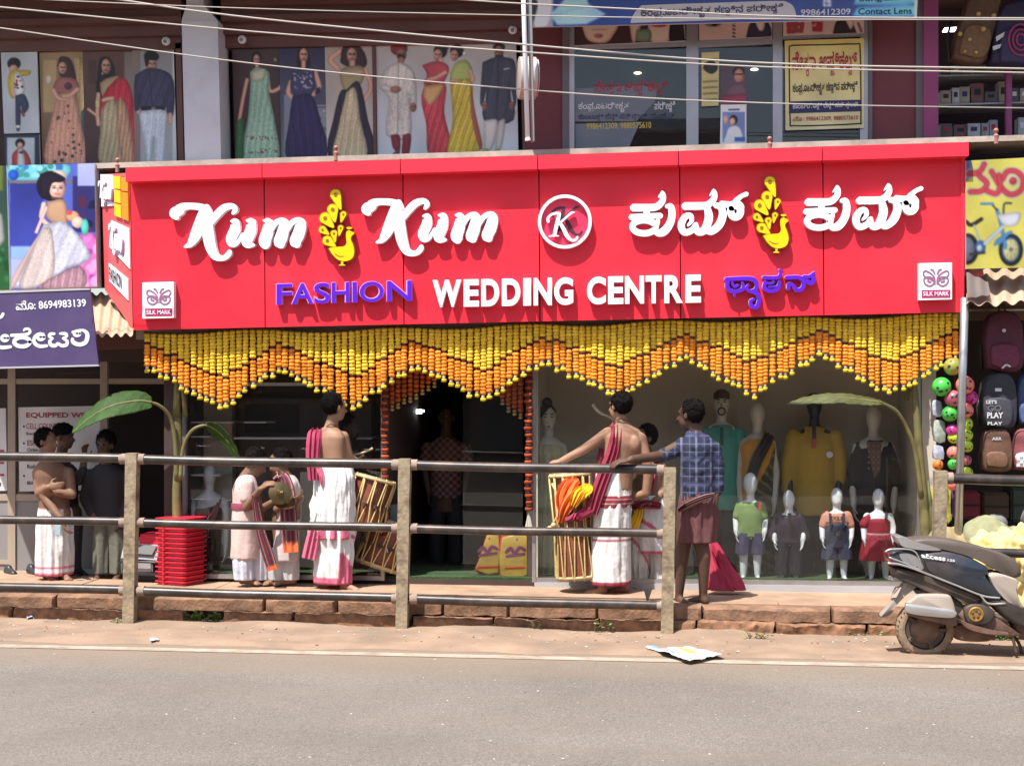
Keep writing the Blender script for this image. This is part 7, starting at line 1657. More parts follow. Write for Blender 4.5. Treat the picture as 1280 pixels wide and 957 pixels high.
band('shawl', [J(757, 595, .13), J(762, 550, .12), J(769, 531, .02), J(771, 540, -.09), J(766, 566, -.125), J(757, 590, -.14), J(747, 618, -.16), J(740, 642, -.16)], [.07, .08, .095, .10, .11, .12, .12, .10], M_CLOTH, d2.t, (1, .2, 0), .016, 14, 3, .012, colf=shc2)
band('shawl_front_fold', [J(752, 560, .05), J(748, 580, .04), J(744, 596, .03)], [.05, .05, .06], M_CLOTH, d2.t, (.6, -.6, 0), .014, colf=shc2)
mk('curved_horn', G().tube([W(a, b, d2.y + .35) for a, b in crom([(741, 505), (745, 511), (752, 517), (762, 521), (772, 530)], 5)], [.016 - .0003 * i for i in range(21)], 10), mat('horn_pale', (.50, .42, .30), .5, nz=(12, .2)), smooth=True, label='pale curved horn rising behind the right drummer', cat='horn')
mk('drum_stick', G().tube([J(697, 580, .0), J(712, 588, .05)], [.010, .008], 8), M_STICK, smooth=True, label='drum stick in the right drummer hand over the draped drum', cat='drum stick', group='drum sticks')

# ---- man in the checked shirt leaning on the rail
pm = Fig('man in blue checked shirt and brown folded lungi with a hand on the rail', 872, 753)
f3 = Vector((-.45, .89, 0)); J = pm.J; B = Body(); HND = 12.27 - pm.y
at = B.head(J(862, 519), (-.88, .48), .232); B.cap(J(865, 530), J(872, 545), .054, .062)
B.rings(pm.rows([(873, 640, 0, .14, .11), (873, 600, 0, .14, .11), (873, 560, 0, .15, .105), (873, 546, 0, .08, .07)]), f3)
B.chain([J(852, 556, .0), J(824, 570, -.12), J(789, 574, HND)], [.054, .045, .034]); B.hand(J(789, 574, HND), (-.95, -.26, -.16), (0, .3, -1), curl=.5, spread=1.7, thumb=-1, k=1.18)
B.chain([J(893, 560, .02), J(897, 595, .02), J(893, 632, -.02)], [.05, .042, .03]); B.hand(J(893, 632, -.02), (-.1, 0, -1), (-1, .3, 0), curl=.5)
B.chain([J(866, 640, 0), J(880, 694, -.04), J(879, 742, .0)], [.085, .058, .036]); B.foot(J(879, 744, .0), (-.75, .45))
B.chain([J(858, 640, 0), J(853, 694, .02), J(849, 742, .06)], [.085, .058, .036]); B.foot(J(849, 744, .06), (.35, -.75))
B.build('body', M_SK['dark'], pm.t, .0085); hair(pm.t, at, 1, M_HAIR, seed=3, amp=.016)
def plaid_mat():
    m = bpy.data.materials.new('blue_plaid'); m.use_nodes = True; nt = m.node_tree; N, L = nt.nodes.new, nt.links.new; b = nt.nodes['Principled BSDF']; b.inputs['Roughness'].default_value = .85
    tc = N('ShaderNodeTexCoord'); sp = N('ShaderNodeSeparateXYZ'); L(tc.outputs['Object'], sp.inputs[0])
    def wave(sock, fr, th, ph=0):
        a = N('ShaderNodeMath'); a.operation = 'MULTIPLY_ADD'; a.inputs[1].default_value = fr; a.inputs[2].default_value = ph; L(sock, a.inputs[0]); s = N('ShaderNodeMath'); s.operation = 'SINE'; L(a.outputs[0], s.inputs[0]); g_ = N('ShaderNodeMath'); g_.operation = 'GREATER_THAN'; g_.inputs[1].default_value = th; L(s.outputs[0], g_.inputs[0]); return g_.outputs[0]
    src = (.022, .026, .066); last = None
    for sock, fr, th, colr, fac in (('X', 105, .0, (.012, .014, .04), .75), ('Z', 95, .1, (.012, .014, .04), .75), ('X', 105, .88, (.12, .14, .21), .4), ('Z', 95, .9, (.13, .15, .22), .5), ('X', 52, .95, (.22, .24, .32), .45), ('Z', 31, .8, (.05, .06, .13), .6)):
        mx = N('ShaderNodeMix'); mx.data_type = 'RGBA'; mx.inputs[7].default_value = (*colr, 1); w = wave(sp.outputs[sock], fr, th, 0 if th < .5 else 2.4); k = N('ShaderNodeMath'); k.operation = 'MULTIPLY'; k.inputs[1].default_value = fac; L(w, k.inputs[0]); L(k.outputs[0], mx.inputs[0])
        if last is None: mx.inputs[6].default_value = (*src, 1)
        else: L(last, mx.inputs[6])
        last = mx.outputs[2]
    L(last, b.inputs['Base Color']); return m
B = Body()
B.rings(pm.rows([(873, 625, 0, .158, .128), (873, 600, 0, .158, .125), (873, 575, 0, .162, .12), (873, 557, 0, .165, .115), (873, 549, 0, .13, .09), (870, 542, 0, .08, .075), (869, 538, 0, .065, .062)]), f3)
B.chain([J(853, 556, .0), J(838, 566, -.06), J(821, 572, -.13)], [.062, .058, .052]); B.chain([J(892, 560, .02), J(898, 590, .02), J(897, 612, .01)], [.062, .056, .05])
o = B.build('shirt', plaid_mat(), pm.t, .009)
ruffle(o, lambda c: .012 * mnoise.noise(Vector((c.x * 14, c.y * 10, c.z * 9))) + .007 * mnoise.noise(c * 26))
skirt('lungi', pm.rows([(873, 612, 0, .145, .115), (873, 630, 0, .165, .135), (873, 655, 0, .168, .14), (872, 677, 0, .165, .14)]), M_CLOTH, pm.t, f3, colf=lambda t, an, q: tuple(a * (1 + .25 * (math.sin(an * 14) > .5)) for a in (.115, .042, .042)), pleat=.010, npl=8, wrink=.02, seed=5)
band('lungi_fold', [J(848, 638, -.12), J(862, 630, -.17), J(880, 622, -.16), J(893, 618, -.10)], [.03, .05, .05, .03], M_CLOTH, pm.t, (0, .1, 1), .016, colf=lambda t, u: (.22, .12, .12) if abs(u) > .3 else (.13, .05, .05))
red = thing('red_cloth', 'crimson cloth hanging in a wide triangle behind the checked shirt man', 'cloth', W(905, 738, 13.3))
skirt('cloth', [(W(889, 676, 13.3), .03, .02), (W(894, 695, 13.28), .07, .04), (W(900, 715, 13.25), .11, .06), (W(906, 737, 13.22), .155, .08)], mat('crimson_cloth', (.36, .018, .05), .7, nz=(5, .1)), red, (0, 1), pleat=.016, npl=6, wrink=.05, seed=2)

# ---- man behind the right drummer
p4 = Fig('man in white mundu with pink border and yellow waist cloth behind the right drummer', 812, 734)
J = p4.J; f4 = Vector((-.5, -.86, 0)); B = Body(); at = B.head(J(806, 548), (-.8, -.5), .225); B.cap(J(807, 558), J(808, 572), .05, .06)
B.rings(p4.rows([(811, 640, 0, .145, .115), (810, 612, 0, .14, .11), (809, 592, 0, .155, .11), (808, 580, 0, .15, .09), (808, 572, 0, .07, .06)]), f4)
for sx_ in (790, 828): B.chain([J(sx_, 585, 0), J(sx_ + (4 if sx_ > 800 else -2), 612, -.05), J(sx_ - 12 if sx_ > 800 else sx_ + 8, 628, -.14)], [.048, .04, .03])
B.hand(J(816, 628, -.14), (-.8, -.4, 0), (0, 0, -1), curl=.9)
for (fx, dy) in ((800, 0), (826, .04)): B.chain([J(fx, 640, dy), J(fx, 690, dy), J(fx, 726, dy)], [.08, .05, .035]); B.foot(J(fx, 727, dy), (-.4, -.9))
B.build('body', M_SK['mid'], p4.t, .009); hair(p4.t, at, 1, M_HAIR, seed=6)
c4 = lambda t, an, q: PNK if (t > .94 or abs(t - (.62 - .22 * math.sin(an + .6))) < .035) else WHT
for cx_, sd_ in ((800, 1), (826, 2)): skirt('mundu_leg', p4.rows([(812 + (cx_ - 812) * .5, 640, 0, .10, .11), (cx_, 680, 0, .095, .10), (cx_, 731, 0, .085, .09)]), M_COTTON, p4.t, f4, colf=c4, pleat=.012, npl=8, wrink=.02, seed=sd_)
skirt('mundu', p4.rows([(811, 618, 0, .150, .125), (812, 640, 0, .172, .14), (813, 668, 0, .178, .15), (814, 690, 0, .17, .14)]), M_COTTON, p4.t, f4, colf=c4, pleat=.010, npl=10, wrink=.02, seed=7)
band('waist_cloth', [J(800, 632, -.17), J(797, 645, -.19), J(791, 660, -.19)], [.05, .08, .09], M_YLC, p4.t, (1, .1, .2), .014); band('waist_knot', [J(790, 634, -.17), J(806, 630, -.19), J(826, 632, -.15)], [.05, .08, .06], M_MRC, p4.t, (0, 0, 1), .02)
band('shoulder_cloth', [J(818, 573, -.05), J(816, 590, -.13), J(812, 612, -.15)], [.06, .07, .06], M_MRC, p4.t, (1, 0, 0), .014)

# ---- the two cymbal players
def kurta(fig, rows, f, col, arms, hem_col=None, seed=0):
    B = Body(); B.rings(fig.rows(rows), f)
    for ch, rs in arms: B.chain([fig.J(*p) for p in ch], rs)
    o = B.build('kurta', M_CLOTH, fig.t, .010, col=col)
    ruffle(o, lambda c: .009 * mnoise.noise(Vector((c.x * 16, c.y * 16, c.z * 5 + seed))))
c_ = Fig('stooping cymbal player in a pale pink long shirt with maroon belt', 315, 727, 13.22); J = c_.J; ff = Vector((.9, .4, 0)); B = Body()
at = B.head(J(320, 578), (.8, .35), .225, tilt=.5); B.cap(J(314, 586), J(306, 598), .05, .06); B.rings(c_.rows([(306, 640, 0, .12, .10), (306, 610, 0, .13, .105), (306, 598, 0, .08, .07)]), ff)
B.chain([J(310, 610, -.10), J(308, 634, -.13), J(325, 611, -.24)], [.045, .038, .028]); B.hand(J(325, 611, -.24), (.8, -.1, .5), (1, .3, 0), curl=.8)
B.chain([J(316, 608, .1), J(326, 636, .05), J(350, 622, -.06)], [.045, .036, .028]); B.hand(J(350, 622, -.06), (.9, 0, .3), (0, 0, 1), curl=.7)
for fx, dy in ((305, 0), (322, .1)): B.chain([J(fx, 640, dy), J(fx, 690, dy), J(fx, 719, dy)], [.08, .05, .036]); B.foot(J(fx, 720, dy), (.9, -.2))
B.build('body', M_SK['mid'], c_.t, .009); hair(c_.t, at, 1, M_HAIR, seed=7)
PKW = (.62, .46, .42)
kurta(c_, [(306, 698, 0, .145, .125), (306, 660, 0, .135, .12), (306, 634, 0, .125, .11), (307, 612, 0, .135, .115), (308, 600, 0, .11, .09), (309, 593, 0, .07, .065)], ff, PKW, [([(309, 604, -.11), (308, 622, -.12)], [.06, .055])], seed=3)
skirt('belt', c_.rows([(306, 628, 0, .132, .117), (306, 632, 0, .134, .119), (306, 636, 0, .132, .117)]), M_CLOTH, c_.t, ff, colf=lambda t, an, q: (.30, .05, .10))
for fx, dy, sd_ in ((304, -.04, 1), (322, .06, 2)): skirt('trouser_leg', c_.rows([(fx - 1, 685, dy, .085, .09), (fx, 705, dy, .09, .09), (fx + 1, 724, dy, .08, .085)]), M_COTTON, c_.t, ff, colf=lambda t, an, q: (.58, .60, .70), pleat=.008, npl=7, seed=sd_)
M_BRASS = mat('tarnished_brass', (.16, .11, .05), .35, metal=.8, nz=(10, .3))
for i_, (px_, py_, dy, tl) in enumerate(((350, 616, -.24, (.35, -.9, .25)), (356, 628, -.16, (.2, -.5, .9)))):
    o = mk('cymbal', G().lathe(c_.J(px_, py_, dy), tl, [(0, .10), (.004, .10), (.012, .06), (.016, .035), (.032, .025), (.036, .005)], 26), M_BRASS, smooth=40, label=('upright bronze cymbal in front of the pink shirt player', 'flat bronze cymbal under the upright one')[i_], cat='cymbal', group='cymbals')
    mk('cord', G().tube([c_.J(px_, py_, dy) + Vector(tl).normalized() * .036, c_.J(px_ + 3, py_ - 2, dy - .06)], .005, 5), M_ROPE, o)
c5 = Fig('second cymbal player in white with a maroon striped shawl facing the first', 356, 727, 13.20); J = c5.J; ff = Vector((-.92, -.35, 0)); B = Body()
at = B.head(J(350, 578, .1), (-.85, -.3), .225, tilt=.35); B.cap(J(354, 588, .1), J(360, 600, .1), .05, .06); B.rings(c5.rows([(361, 650, .1, .13, .11), (361, 615, .1, .135, .11), (361, 600, .1, .08, .07)]), ff)
B.chain([J(360, 612, .0), J(364, 640, -.02), J(377, 622, .0)], [.045, .038, .028]); B.chain([J(350, 612, .1), J(346, 636, .0), J(362, 624, -.05)], [.045, .036, .028]); B.hand(J(362, 624, -.05), (.9, -.1, .3), (0, 0, 1), curl=.7)
for fx in (350, 364): B.chain([J(fx, 645, .1), J(fx, 690, .1), J(fx, 719, .1)], [.08, .05, .036]); B.foot(J(fx, 720, .1), (-.8, -.5))
B.build('body', M_SK['mid'], c5.t, .009); hair(c5.t, at, 1, M_HAIR, seed=8)
kurta(c5, [(358, 700, .1, .14, .12), (360, 660, .1, .135, .115), (361, 630, .1, .13, .11), (361, 610, .1, .138, .112), (360, 600, .1, .11, .09), (358, 593, .1, .07, .065)], ff, (.52, .45, .44), [([(364, 606, .0), (366, 628, -.01)], [.06, .05])], seed=9)
strp = lambda t, u: ((.75, .16, .05) if t > .93 else ((.22, .03, .05) if math.sin(u * 26) > .15 else ((.05, .03, .04) if math.sin(u * 26) < -.6 else (.45, .30, .27))))
band('shawl', [J(343, 600, -.06), J(352, 596, -.06), J(358, 612, -.08), J(361, 645, -.09), J(364, 690, -.09)], [.08, .12, .14, .15, .13], M_CLOTH, c5.t, (1, .1, 0), .012, 18, 2, .008, colf=strp)
band('shawl_end', [J(318, 618, -.2), J(325, 660, -.18), J(334, 690, -.16), J(341, 712, -.15)], [.05, .08, .10, .09], M_CLOTH, c5.t, (1, .1, 0), .012, 18, 2, .008, colf=strp)
for fx, sd_ in ((347, 3), (362, 4)): skirt('trouser_leg', c5.rows([(fx, 685, .1, .08, .085), (fx, 705, .1, .085, .085), (fx, 724, .1, .075, .08)]), M_COTTON, c5.t, ff, colf=lambda t, an, q: (.50, .50, .52), pleat=.008, npl=7, seed=sd_)

# ---- drummer behind the lower drum
p7 = Fig('man in dark clothes standing behind the lower tilted drum', 488, 728, 13.55 + .0); J = p7.J; p7.y = d1.y + .32; J = p7.J; ff = Vector((-.6, -.8, 0)); B = Body()
at = B.head(J(437, 534, .2), (.9, -.3), .225); B.cap(J(436, 545, .2), J(436, 558, .2), .05, .06); B.rings([(J(452, 640, .25), .14, .11), (J(444, 600, .22), .14, .11), (J(438, 572, .2), .15, .105), (J(436, 560, .2), .08, .07)], ff)
B.chain([J(452, 572, .2), J(464, 590, .1), J(470, 584, .0)], [.048, .04, .03]); B.hand(J(470, 584, .0), (.4, -.6, .3), (0, 0, -1), curl=1.0)
for fx, dy in ((478, .3), (500, .25)): B.chain([J(452 + (fx - 490) * .5, 640, .25), J(fx, 695, dy), J(fx, 719, dy)], [.08, .05, .036]); B.foot(J(fx, 720, dy), (.5, -.8))
B.build('body', M_SK['deep'], p7.t, .010); hair(p7.t, at, 1, M_HAIR, seed=9)
for fx, dy, sd_ in ((478, .3, 5), (498, .25, 6)): skirt('trouser_leg', [(J(fx - 12, 630, dy), .085, .09), (J(fx - 2, 690, dy), .085, .085), (J(fx, 724, dy), .08, .08)], M_COTTON, p7.t, ff, colf=lambda t, an, q: (.16, .18, .165), pleat=.010, npl=6, seed=sd_)
skirt('vest', [(J(437, 562, .2), .10, .08), (J(438, 575, .2), .158, .115), (J(444, 600, .22), .15, .118), (J(452, 640, .25), .15, .12)], M_CLOTH, p7.t, ff, colf=lambda t, an, q: (.06, .05, .055), pleat=.006, npl=6, seed=2)

# ---- three men at the laboratory
p1 = Fig('shirtless man in white mundu with folded arm at the left edge', 66, 720, 13.5); J = p1.J; ff = Vector((.8, -.6, 0)); B = Body()
at = B.head(J(59, 552), (.95, -.25), .225); B.cap(J(56, 563), J(58, 578), .052, .06); B.rings(p1.rows([(68, 650, 0, .15, .12), (68, 632, 0, .145, .115), (66, 612, 0, .145, .11), (64, 594, 0, .165, .115), (63, 584, 0, .165, .10), (61, 576, 0, .08, .07)]), ff)
B.chain([J(47, 590, -.04), J(49, 616, -.10), J(60, 609, -.2)], [.052, .044, .032]); B.hand(J(60, 609, -.2), (.9, -.1, .15), (.3, 1, 0), curl=.9)
B.chain([J(86, 590, .05), J(90, 618, -.04), J(56, 614, -.16)], [.05, .044, .034]); B.chain([J(55, 620, -.14), J(70, 640, -.18), J(78, 650, -.2)], [.04, .036, .028]); B.hand(J(78, 650, -.2), (.35, -.1, -.9), (.7, .5, 0), curl=.8)
for fx in (58, 78): B.chain([J(fx, 640, 0), J(fx, 690, 0), J(fx, 713, 0)], [.08, .05, .035]); B.foot(J(fx, 714, 0), (.7, -.7))
B.build('body', M_SK['mid'], p1.t, .009); hair(p1.t, at, 1, M_HAIR, seed=10, cuty=None)
skirt('mundu', p1.rows([(68, 634, 0, .152, .122), (68, 650, 0, .165, .135), (68, 680, 0, .168, .14), (68, 718, 0, .165, .14)]), M_COTTON, p1.t, ff, colf=lambda t, an, q: PNK if t > .965 or .90 < t < .915 else ((.5, .2, .22) if t < .04 else WHT), pleat=.014, npl=11, wrink=.02, seed=11)
mk('phone', rbox(G(), 68, 656, 76, 669, p1.y - .26, p1.y - .245, .004), mat('pale_blue_phone', (.35, .45, .5), .4), p1.t)
p2 = Fig('man in dark shirt partly behind the shirtless man, one hand raised', 84, 720, 13.82); J = p2.J; ff = Vector((.9, -.4, 0)); B = Body()
at = B.head(J(80, 546), (.97, -.1), .225); B.cap(J(78, 558), J(77, 574), .05, .06); B.chain([J(92, 600, -.05), J(103, 592, -.1), J(105, 574, -.12)], [.05, .042, .03]); B.hand(J(105, 574, -.12), (.1, -.2, 1), (.6, -.5, .2), curl=.4)
B.rings(p2.rows([(80, 640, 0, .14, .11), (78, 590, 0, .15, .11), (77, 576, 0, .08, .07)]), ff)
for fx in (76, 92): B.chain([J(fx, 640, 0), J(fx, 690, 0), J(fx, 712, 0)], [.08, .05, .035]); B.foot(J(fx, 713, 0), (.7, -.7))
B.build('body', M_SK['dark'], p2.t, .010); hair(p2.t, at, 1, M_HAIR, seed=11, r=(.085, .10, .078), c=(0, -.01, .055))
B = Body(); B.rings(p2.rows([(80, 655, 0, .155, .125), (79, 620, 0, .155, .12), (78, 592, 0, .165, .12), (77, 580, 0, .12, .09)]), ff); B.chain([J(88, 588, -.06), J(98, 600, -.10), J(104, 588, -.12)], [.06, .055, .046]); B.build('shirt', mat('black_shirt', (.02, .017, .02), .8), p2.t, .011)
for fx, sd_ in ((74, 1), (90, 2)): skirt('trouser_leg', p2.rows([(fx + 2, 645, 0, .09, .095), (fx, 690, 0, .085, .085), (fx, 716, 0, .075, .08)]), M_COTTON, p2.t, ff, colf=lambda t, an, q: (.05, .045, .05), pleat=.008, npl=6, seed=sd_)
p3_ = Fig('man in black shirt and olive trousers facing the street by the lab door', 138, 720, 13.72); J = p3_.J; ff = Vector((-.15, -1, 0)); B = Body()
at = B.head(J(131, 557), (-.1, -1), .225); B.cap(J(131, 568), J(132, 580), .05, .06); B.rings(p3_.rows([(136, 650, 0, .14, .11), (134, 595, 0, .15, .11), (132, 582, 0, .08, .07)]), ff)
B.chain([J(112, 592, 0), J(106, 622, .02), J(118, 645, -.08)], [.05, .042, .03]); B.hand(J(118, 645, -.08), (.6, -.1, -.6), (1, 0, 0), curl=.7); B.chain([J(154, 594, 0), J(160, 622, .02), J(154, 648, -.06)], [.05, .042, .03]); B.hand(J(154, 648, -.06), (-.3, -.1, -.9), (-1, 0, 0), curl=.7)
for fx in (126, 150): B.chain([J(fx, 645, 0), J(fx, 690, 0), J(fx, 714, 0)], [.08, .05, .036]); B.foot(J(fx, 714, 0), (0, -1))
B.build('body', M_SK['dark'], p3_.t, .010); hair(p3_.t, at, 1, M_HAIR, seed=12, amp=.015, c=(0, -.025, .052))
g = G()
for q in (-1, 1): g.ball(at(q * .032, .085, .012), .012, 8, 6)
mk('eyes', g, mat('dark_eye', (.02, .015, .015), .2), p3_.t, smooth=True)
B = Body(); B.rings(p3_.rows([(136, 652, 0, .165, .125), (135, 625, 0, .16, .12), (134, 598, 0, .18, .12), (133, 588, 0, .16, .10), (132, 580, 0, .08, .075)]), ff); B.chain([J(114, 594, 0), J(106, 622, .02), J(114, 640, -.06)], [.065, .056, .048]); B.chain([J(154, 596, 0), J(161, 622, .02), J(156, 642, -.04)], [.065, .056, .048]); B.build('shirt', MATS['black_shirt'], p3_.t, .011)
for fx, sd_ in ((127, 3), (148, 4)): skirt('trouser_leg', p3_.rows([(fx + (4 if fx < 140 else -4), 646, 0, .095, .105), (fx, 680, 0, .085, .085), (fx, 717, -.01, .07, .08)]), M_COTTON, p3_.t, ff, colf=lambda t, an, q: (.135, .135, .105), pleat=.007, npl=6, seed=sd_)

# ---- shopkeeper inside the doorway
p6_ = Fig('man in checked shirt standing in the dark doorway', 558, 690, 15.0, zf=lambda x: FLZ); J = p6_.J; ff = Vector((0, -1, 0)); B = Body()
at = B.head(J(558, 522), (0, -1), .225); B.cap(J(558, 533), J(558, 545), .05, .06)
for q in (-1, 1): B.chain([J(558 + q * 24, 558), J(558 + q * 27, 588, -.02), J(558 + q * 22, 615, -.08)], [.048, .04, .03]); B.hand(J(558 + q * 22, 615, -.08), (0, -.2, -1), (-q, 0, 0), curl=.6)
for q in (-1, 1): B.chain([J(558 + q * 10, 635), J(558 + q * 12, 680), J(558 + q * 12, 702)], [.08, .05, .036]); B.foot(J(558 + q * 12, 702), (0, -1))
B.rings(p6_.rows([(558, 640, 0, .14, .11), (558, 560, 0, .15, .11), (558, 547, 0, .08, .07)]), ff); B.build('body', M_SK['dark'], p6_.t, .011); hair(p6_.t, at, 1, M_HAIR, seed=13)
B = Body(); B.rings(p6_.rows([(558, 622, 0, .165, .125), (558, 590, 0, .16, .12), (558, 564, 0, .185, .12), (558, 554, 0, .16, .10), (558, 546, 0, .08, .075)]), ff)
for q in (-1, 1): B.chain([J(558 + q * 24, 560), J(558 + q * 28, 580, -.01)], [.062, .056])
def chk(p): return (.26, .14, .13) if (math.sin(p.x * 85) > 0) != (math.sin(p.z * 85) > 0) else (.10, .05, .05)
B.build('shirt', M_CLOTH, p6_.t, .009, col=chk)
for q in (-1, 1): skirt('trouser_leg', p6_.rows([(558 + q * 9, 618, 0, .09, .1), (558 + q * 12, 660, 0, .08, .085), (558 + q * 12, 703, 0, .07, .08)]), M_COTTON, p6_.t, ff, colf=lambda t, an, q_: (.03, .028, .03), pleat=.006, npl=6)

# ================================================================== mannequins in the windows
M_MANW = mat('white_mannequin', (.70, .72, .76), .3, spec=.5); M_MANC = mat('cream_mannequin', (.55, .50, .42), .4); M_MANB = mat('black_mannequin', (.02, .018, .02), .3)
FZ = lambda x: FLZ
FR = Vector((0, -1, 0))
def child(label, px, top, foot, cols, kind, y_=13.82, s=1.0):
    m = Fig(label, px, foot, y_, 'child mannequins in the right window', 'mannequin', 'mannequin', FZ); J = m.J; H = foot - top; Y = lambda k: top + H * k; B = Body(); u = .0069 * H / 135
    hs = .19 * H / 130
    c = J(px, Y(.105)); B.ell(c, (.062 * hs / .19, .07 * hs / .19, hs * .52)); B.ell(c + Vector((0, -.02, -.03)), (.05 * hs / .19, .05 * hs / .19, hs * .36)); B.cap(J(px, Y(.15)), J(px, Y(.29)), .036, .038)
    B.rings(m.rows([(px, Y(.62), 0, .105, .075), (px, Y(.5), 0, .09, .07), (px, Y(.36), 0, .105, .075), (px, Y(.29), 0, .10, .06), (px, Y(.26), 0, .05, .045)]), FR)
    for q in (-1, 1):
        B.chain([J(px + q * 14, Y(.31)), J(px + q * 18.5, Y(.44), -.01), J(px + q * 18, Y(.56), -.05)], [.036, .029, .022]); B.hand(J(px + q * 18, Y(.56), -.05), (-q * .1, -.2, -1), (-q, 0, 0), curl=.4, k=.62)
        B.chain([J(px + q * 8.5, Y(.58)), J(px + q * 8.5, Y(.76), -.01), J(px + q * 8.8, Y(.955))], [.062, .043, .028]); B.foot(J(px + q * 8.8, Y(.965)), (q * .25, -1), .62)
    B.build('body', M_MANW, m.t, .0085)
    return m, J, Y
def kid_top(m, J, Y, px, rows, m_, sl=None, col=None, nm='shirt'):
    B = Body(); B.rings(m.rows([(px, Y(a), 0, b, c) for a, b, c in rows]), FR)
    if sl:
        for q in (-1, 1): B.chain([J(px + q * 13, Y(.31)), J(px + q * (13 + 5 * sl / .13), Y(.31 + sl), -.01)], [.046, .042])
    o = B.build(nm, m_, m.t, .009, col=col); return o
STD = [(.60, .125, .095), (.5, .115, .09), (.38, .122, .092), (.30, .115, .078), (.275, .075, .06)]
m, J, Y = child('child mannequin in green T shirt and navy shorts', 938, 590, 724, None, 0)
kid_top(m, J, Y, 938, STD, mat('sage_green_jersey', (.17, .26, .085), .8, bump=(120, .2)), .10); mk('logo', G().pbox(948, 627, 952, 637, 13.69, 13.70), mat('red_tag', (.4, .05, .05), .6), m.t)
for q in (-1, 1): skirt('shorts_leg', m.rows([(938 + q * 5, Y(.56), 0, .075, .09), (938 + q * 8.5, Y(.66), 0, .07, .085), (938 + q * 9, Y(.76), 0, .068, .08)]), M_CLOTH, m.t, FR, colf=lambda t, an, q_: (.05, .045, .10), pleat=.004, npl=6)
m, J, Y = child('child mannequin in dark purple suit', 986, 612, 724, None, 0)
kid_top(m, J, Y, 986, STD, mat('dark_plum_suit', (.018, .006, .022), .7), .22); mk('tie', G().pquad([(984, 641), (989, 641), (990, 655), (986.5, 658)], 13.68, 13.695), M_MANB, m.t)
for q in (-1, 1): skirt('trouser_leg', m.rows([(986 + q * 5, Y(.56), 0, .075, .09), (986 + q * 8.5, Y(.75), 0, .06, .07), (986 + q * 9, Y(.94), 0, .055, .065)]), M_CLOTH, m.t, FR, colf=lambda t, an, q_: (.012, .008, .014), pleat=.004, npl=6)
m, J, Y = child('child mannequin in peach top and navy dungarees', 1046, 609, 723, None, 0)
kid_top(m, J, Y, 1046, STD[2:] + [], mat('peach_jersey', (.55, .24, .18), .8), .10)
M_DENIM = mat('navy_denim', (.022, .026, .055), .8, bump=(150, .3))
kid_top(m, J, Y, 1046, [(.66, .128, .098), (.58, .128, .098), (.48, .12, .097), (.40, .085, .098)], M_DENIM, nm='dungarees')
for q in (-1, 1):
    skirt('dungaree_leg', m.rows([(1046 + q * 5, Y(.60), 0, .075, .09), (1046 + q * 8.5, Y(.70), 0, .075, .088), (1046 + q * 9, Y(.78), 0, .075, .085)]), M_CLOTH, m.t, FR, colf=lambda t, an, q_: (.035, .04, .085), pleat=.004, npl=6)
    band('dungaree_strap', [J(1046 + q * 8, Y(.44), -.10), J(1046 + q * 8, Y(.36), -.10), J(1046 + q * 8.5, Y(.285), -.05), J(1046 + q * 8, Y(.33), .06)], .022, M_DENIM, m.t, (1, 0, 0), .008, 4, 0, 0)
text_obj('top_lettering', text_geo('EXILE', .03), Q(1038, 645, 1054, 650), 13.82 - .098, M_TDARK, m.t); mk('buckle', G().lathe(J(1048, Y(.50), -.11), (0, -1, 0), [(0, .022), (.005, .022)], 14), M_CHROME, m.t)
m, J, Y = child('child mannequin in red dress with pink belt', 1098, 610, 723, None, 0)
M_RDR = mat('crimson_dress', (.27, .012, .03), .75, bump=(90, .2))
kid_top(m, J, Y, 1098, [(.52, .105, .085), (.44, .108, .088), (.36, .112, .088), (.325, .09, .07)], M_RDR, nm='bodice'); B = Body(); B.chain([J(1086, Y(.33)), J(1080, Y(.40), -.01)], [.05, .045]); B.build('sleeve', M_RDR, m.t, .009); mk('strap', G().tube([J(1107, Y(.34), -.09), J(1108, Y(.27), -.05), J(1107, Y(.31), .03)], .01, 6), MATS['black_shirt'], m.t)
skirt('skirt', m.rows([(1098, Y(.49), 0, .112, .09), (1098, Y(.6), 0, .14, .12), (1098, Y(.72), 0, .16, .14), (1098, Y(.79), 0, .165, .145)]), M_RDR, m.t, FR, pleat=.012, npl=14); skirt('belt', m.rows([(1098, Y(.49), 0, .116, .096), (1098, Y(.505), 0, .118, .098), (1098, Y(.52), 0, .116, .096)]), M_CLOTH, m.t, FR, colf=lambda t, an, q: (.5, .22, .24), n=32)
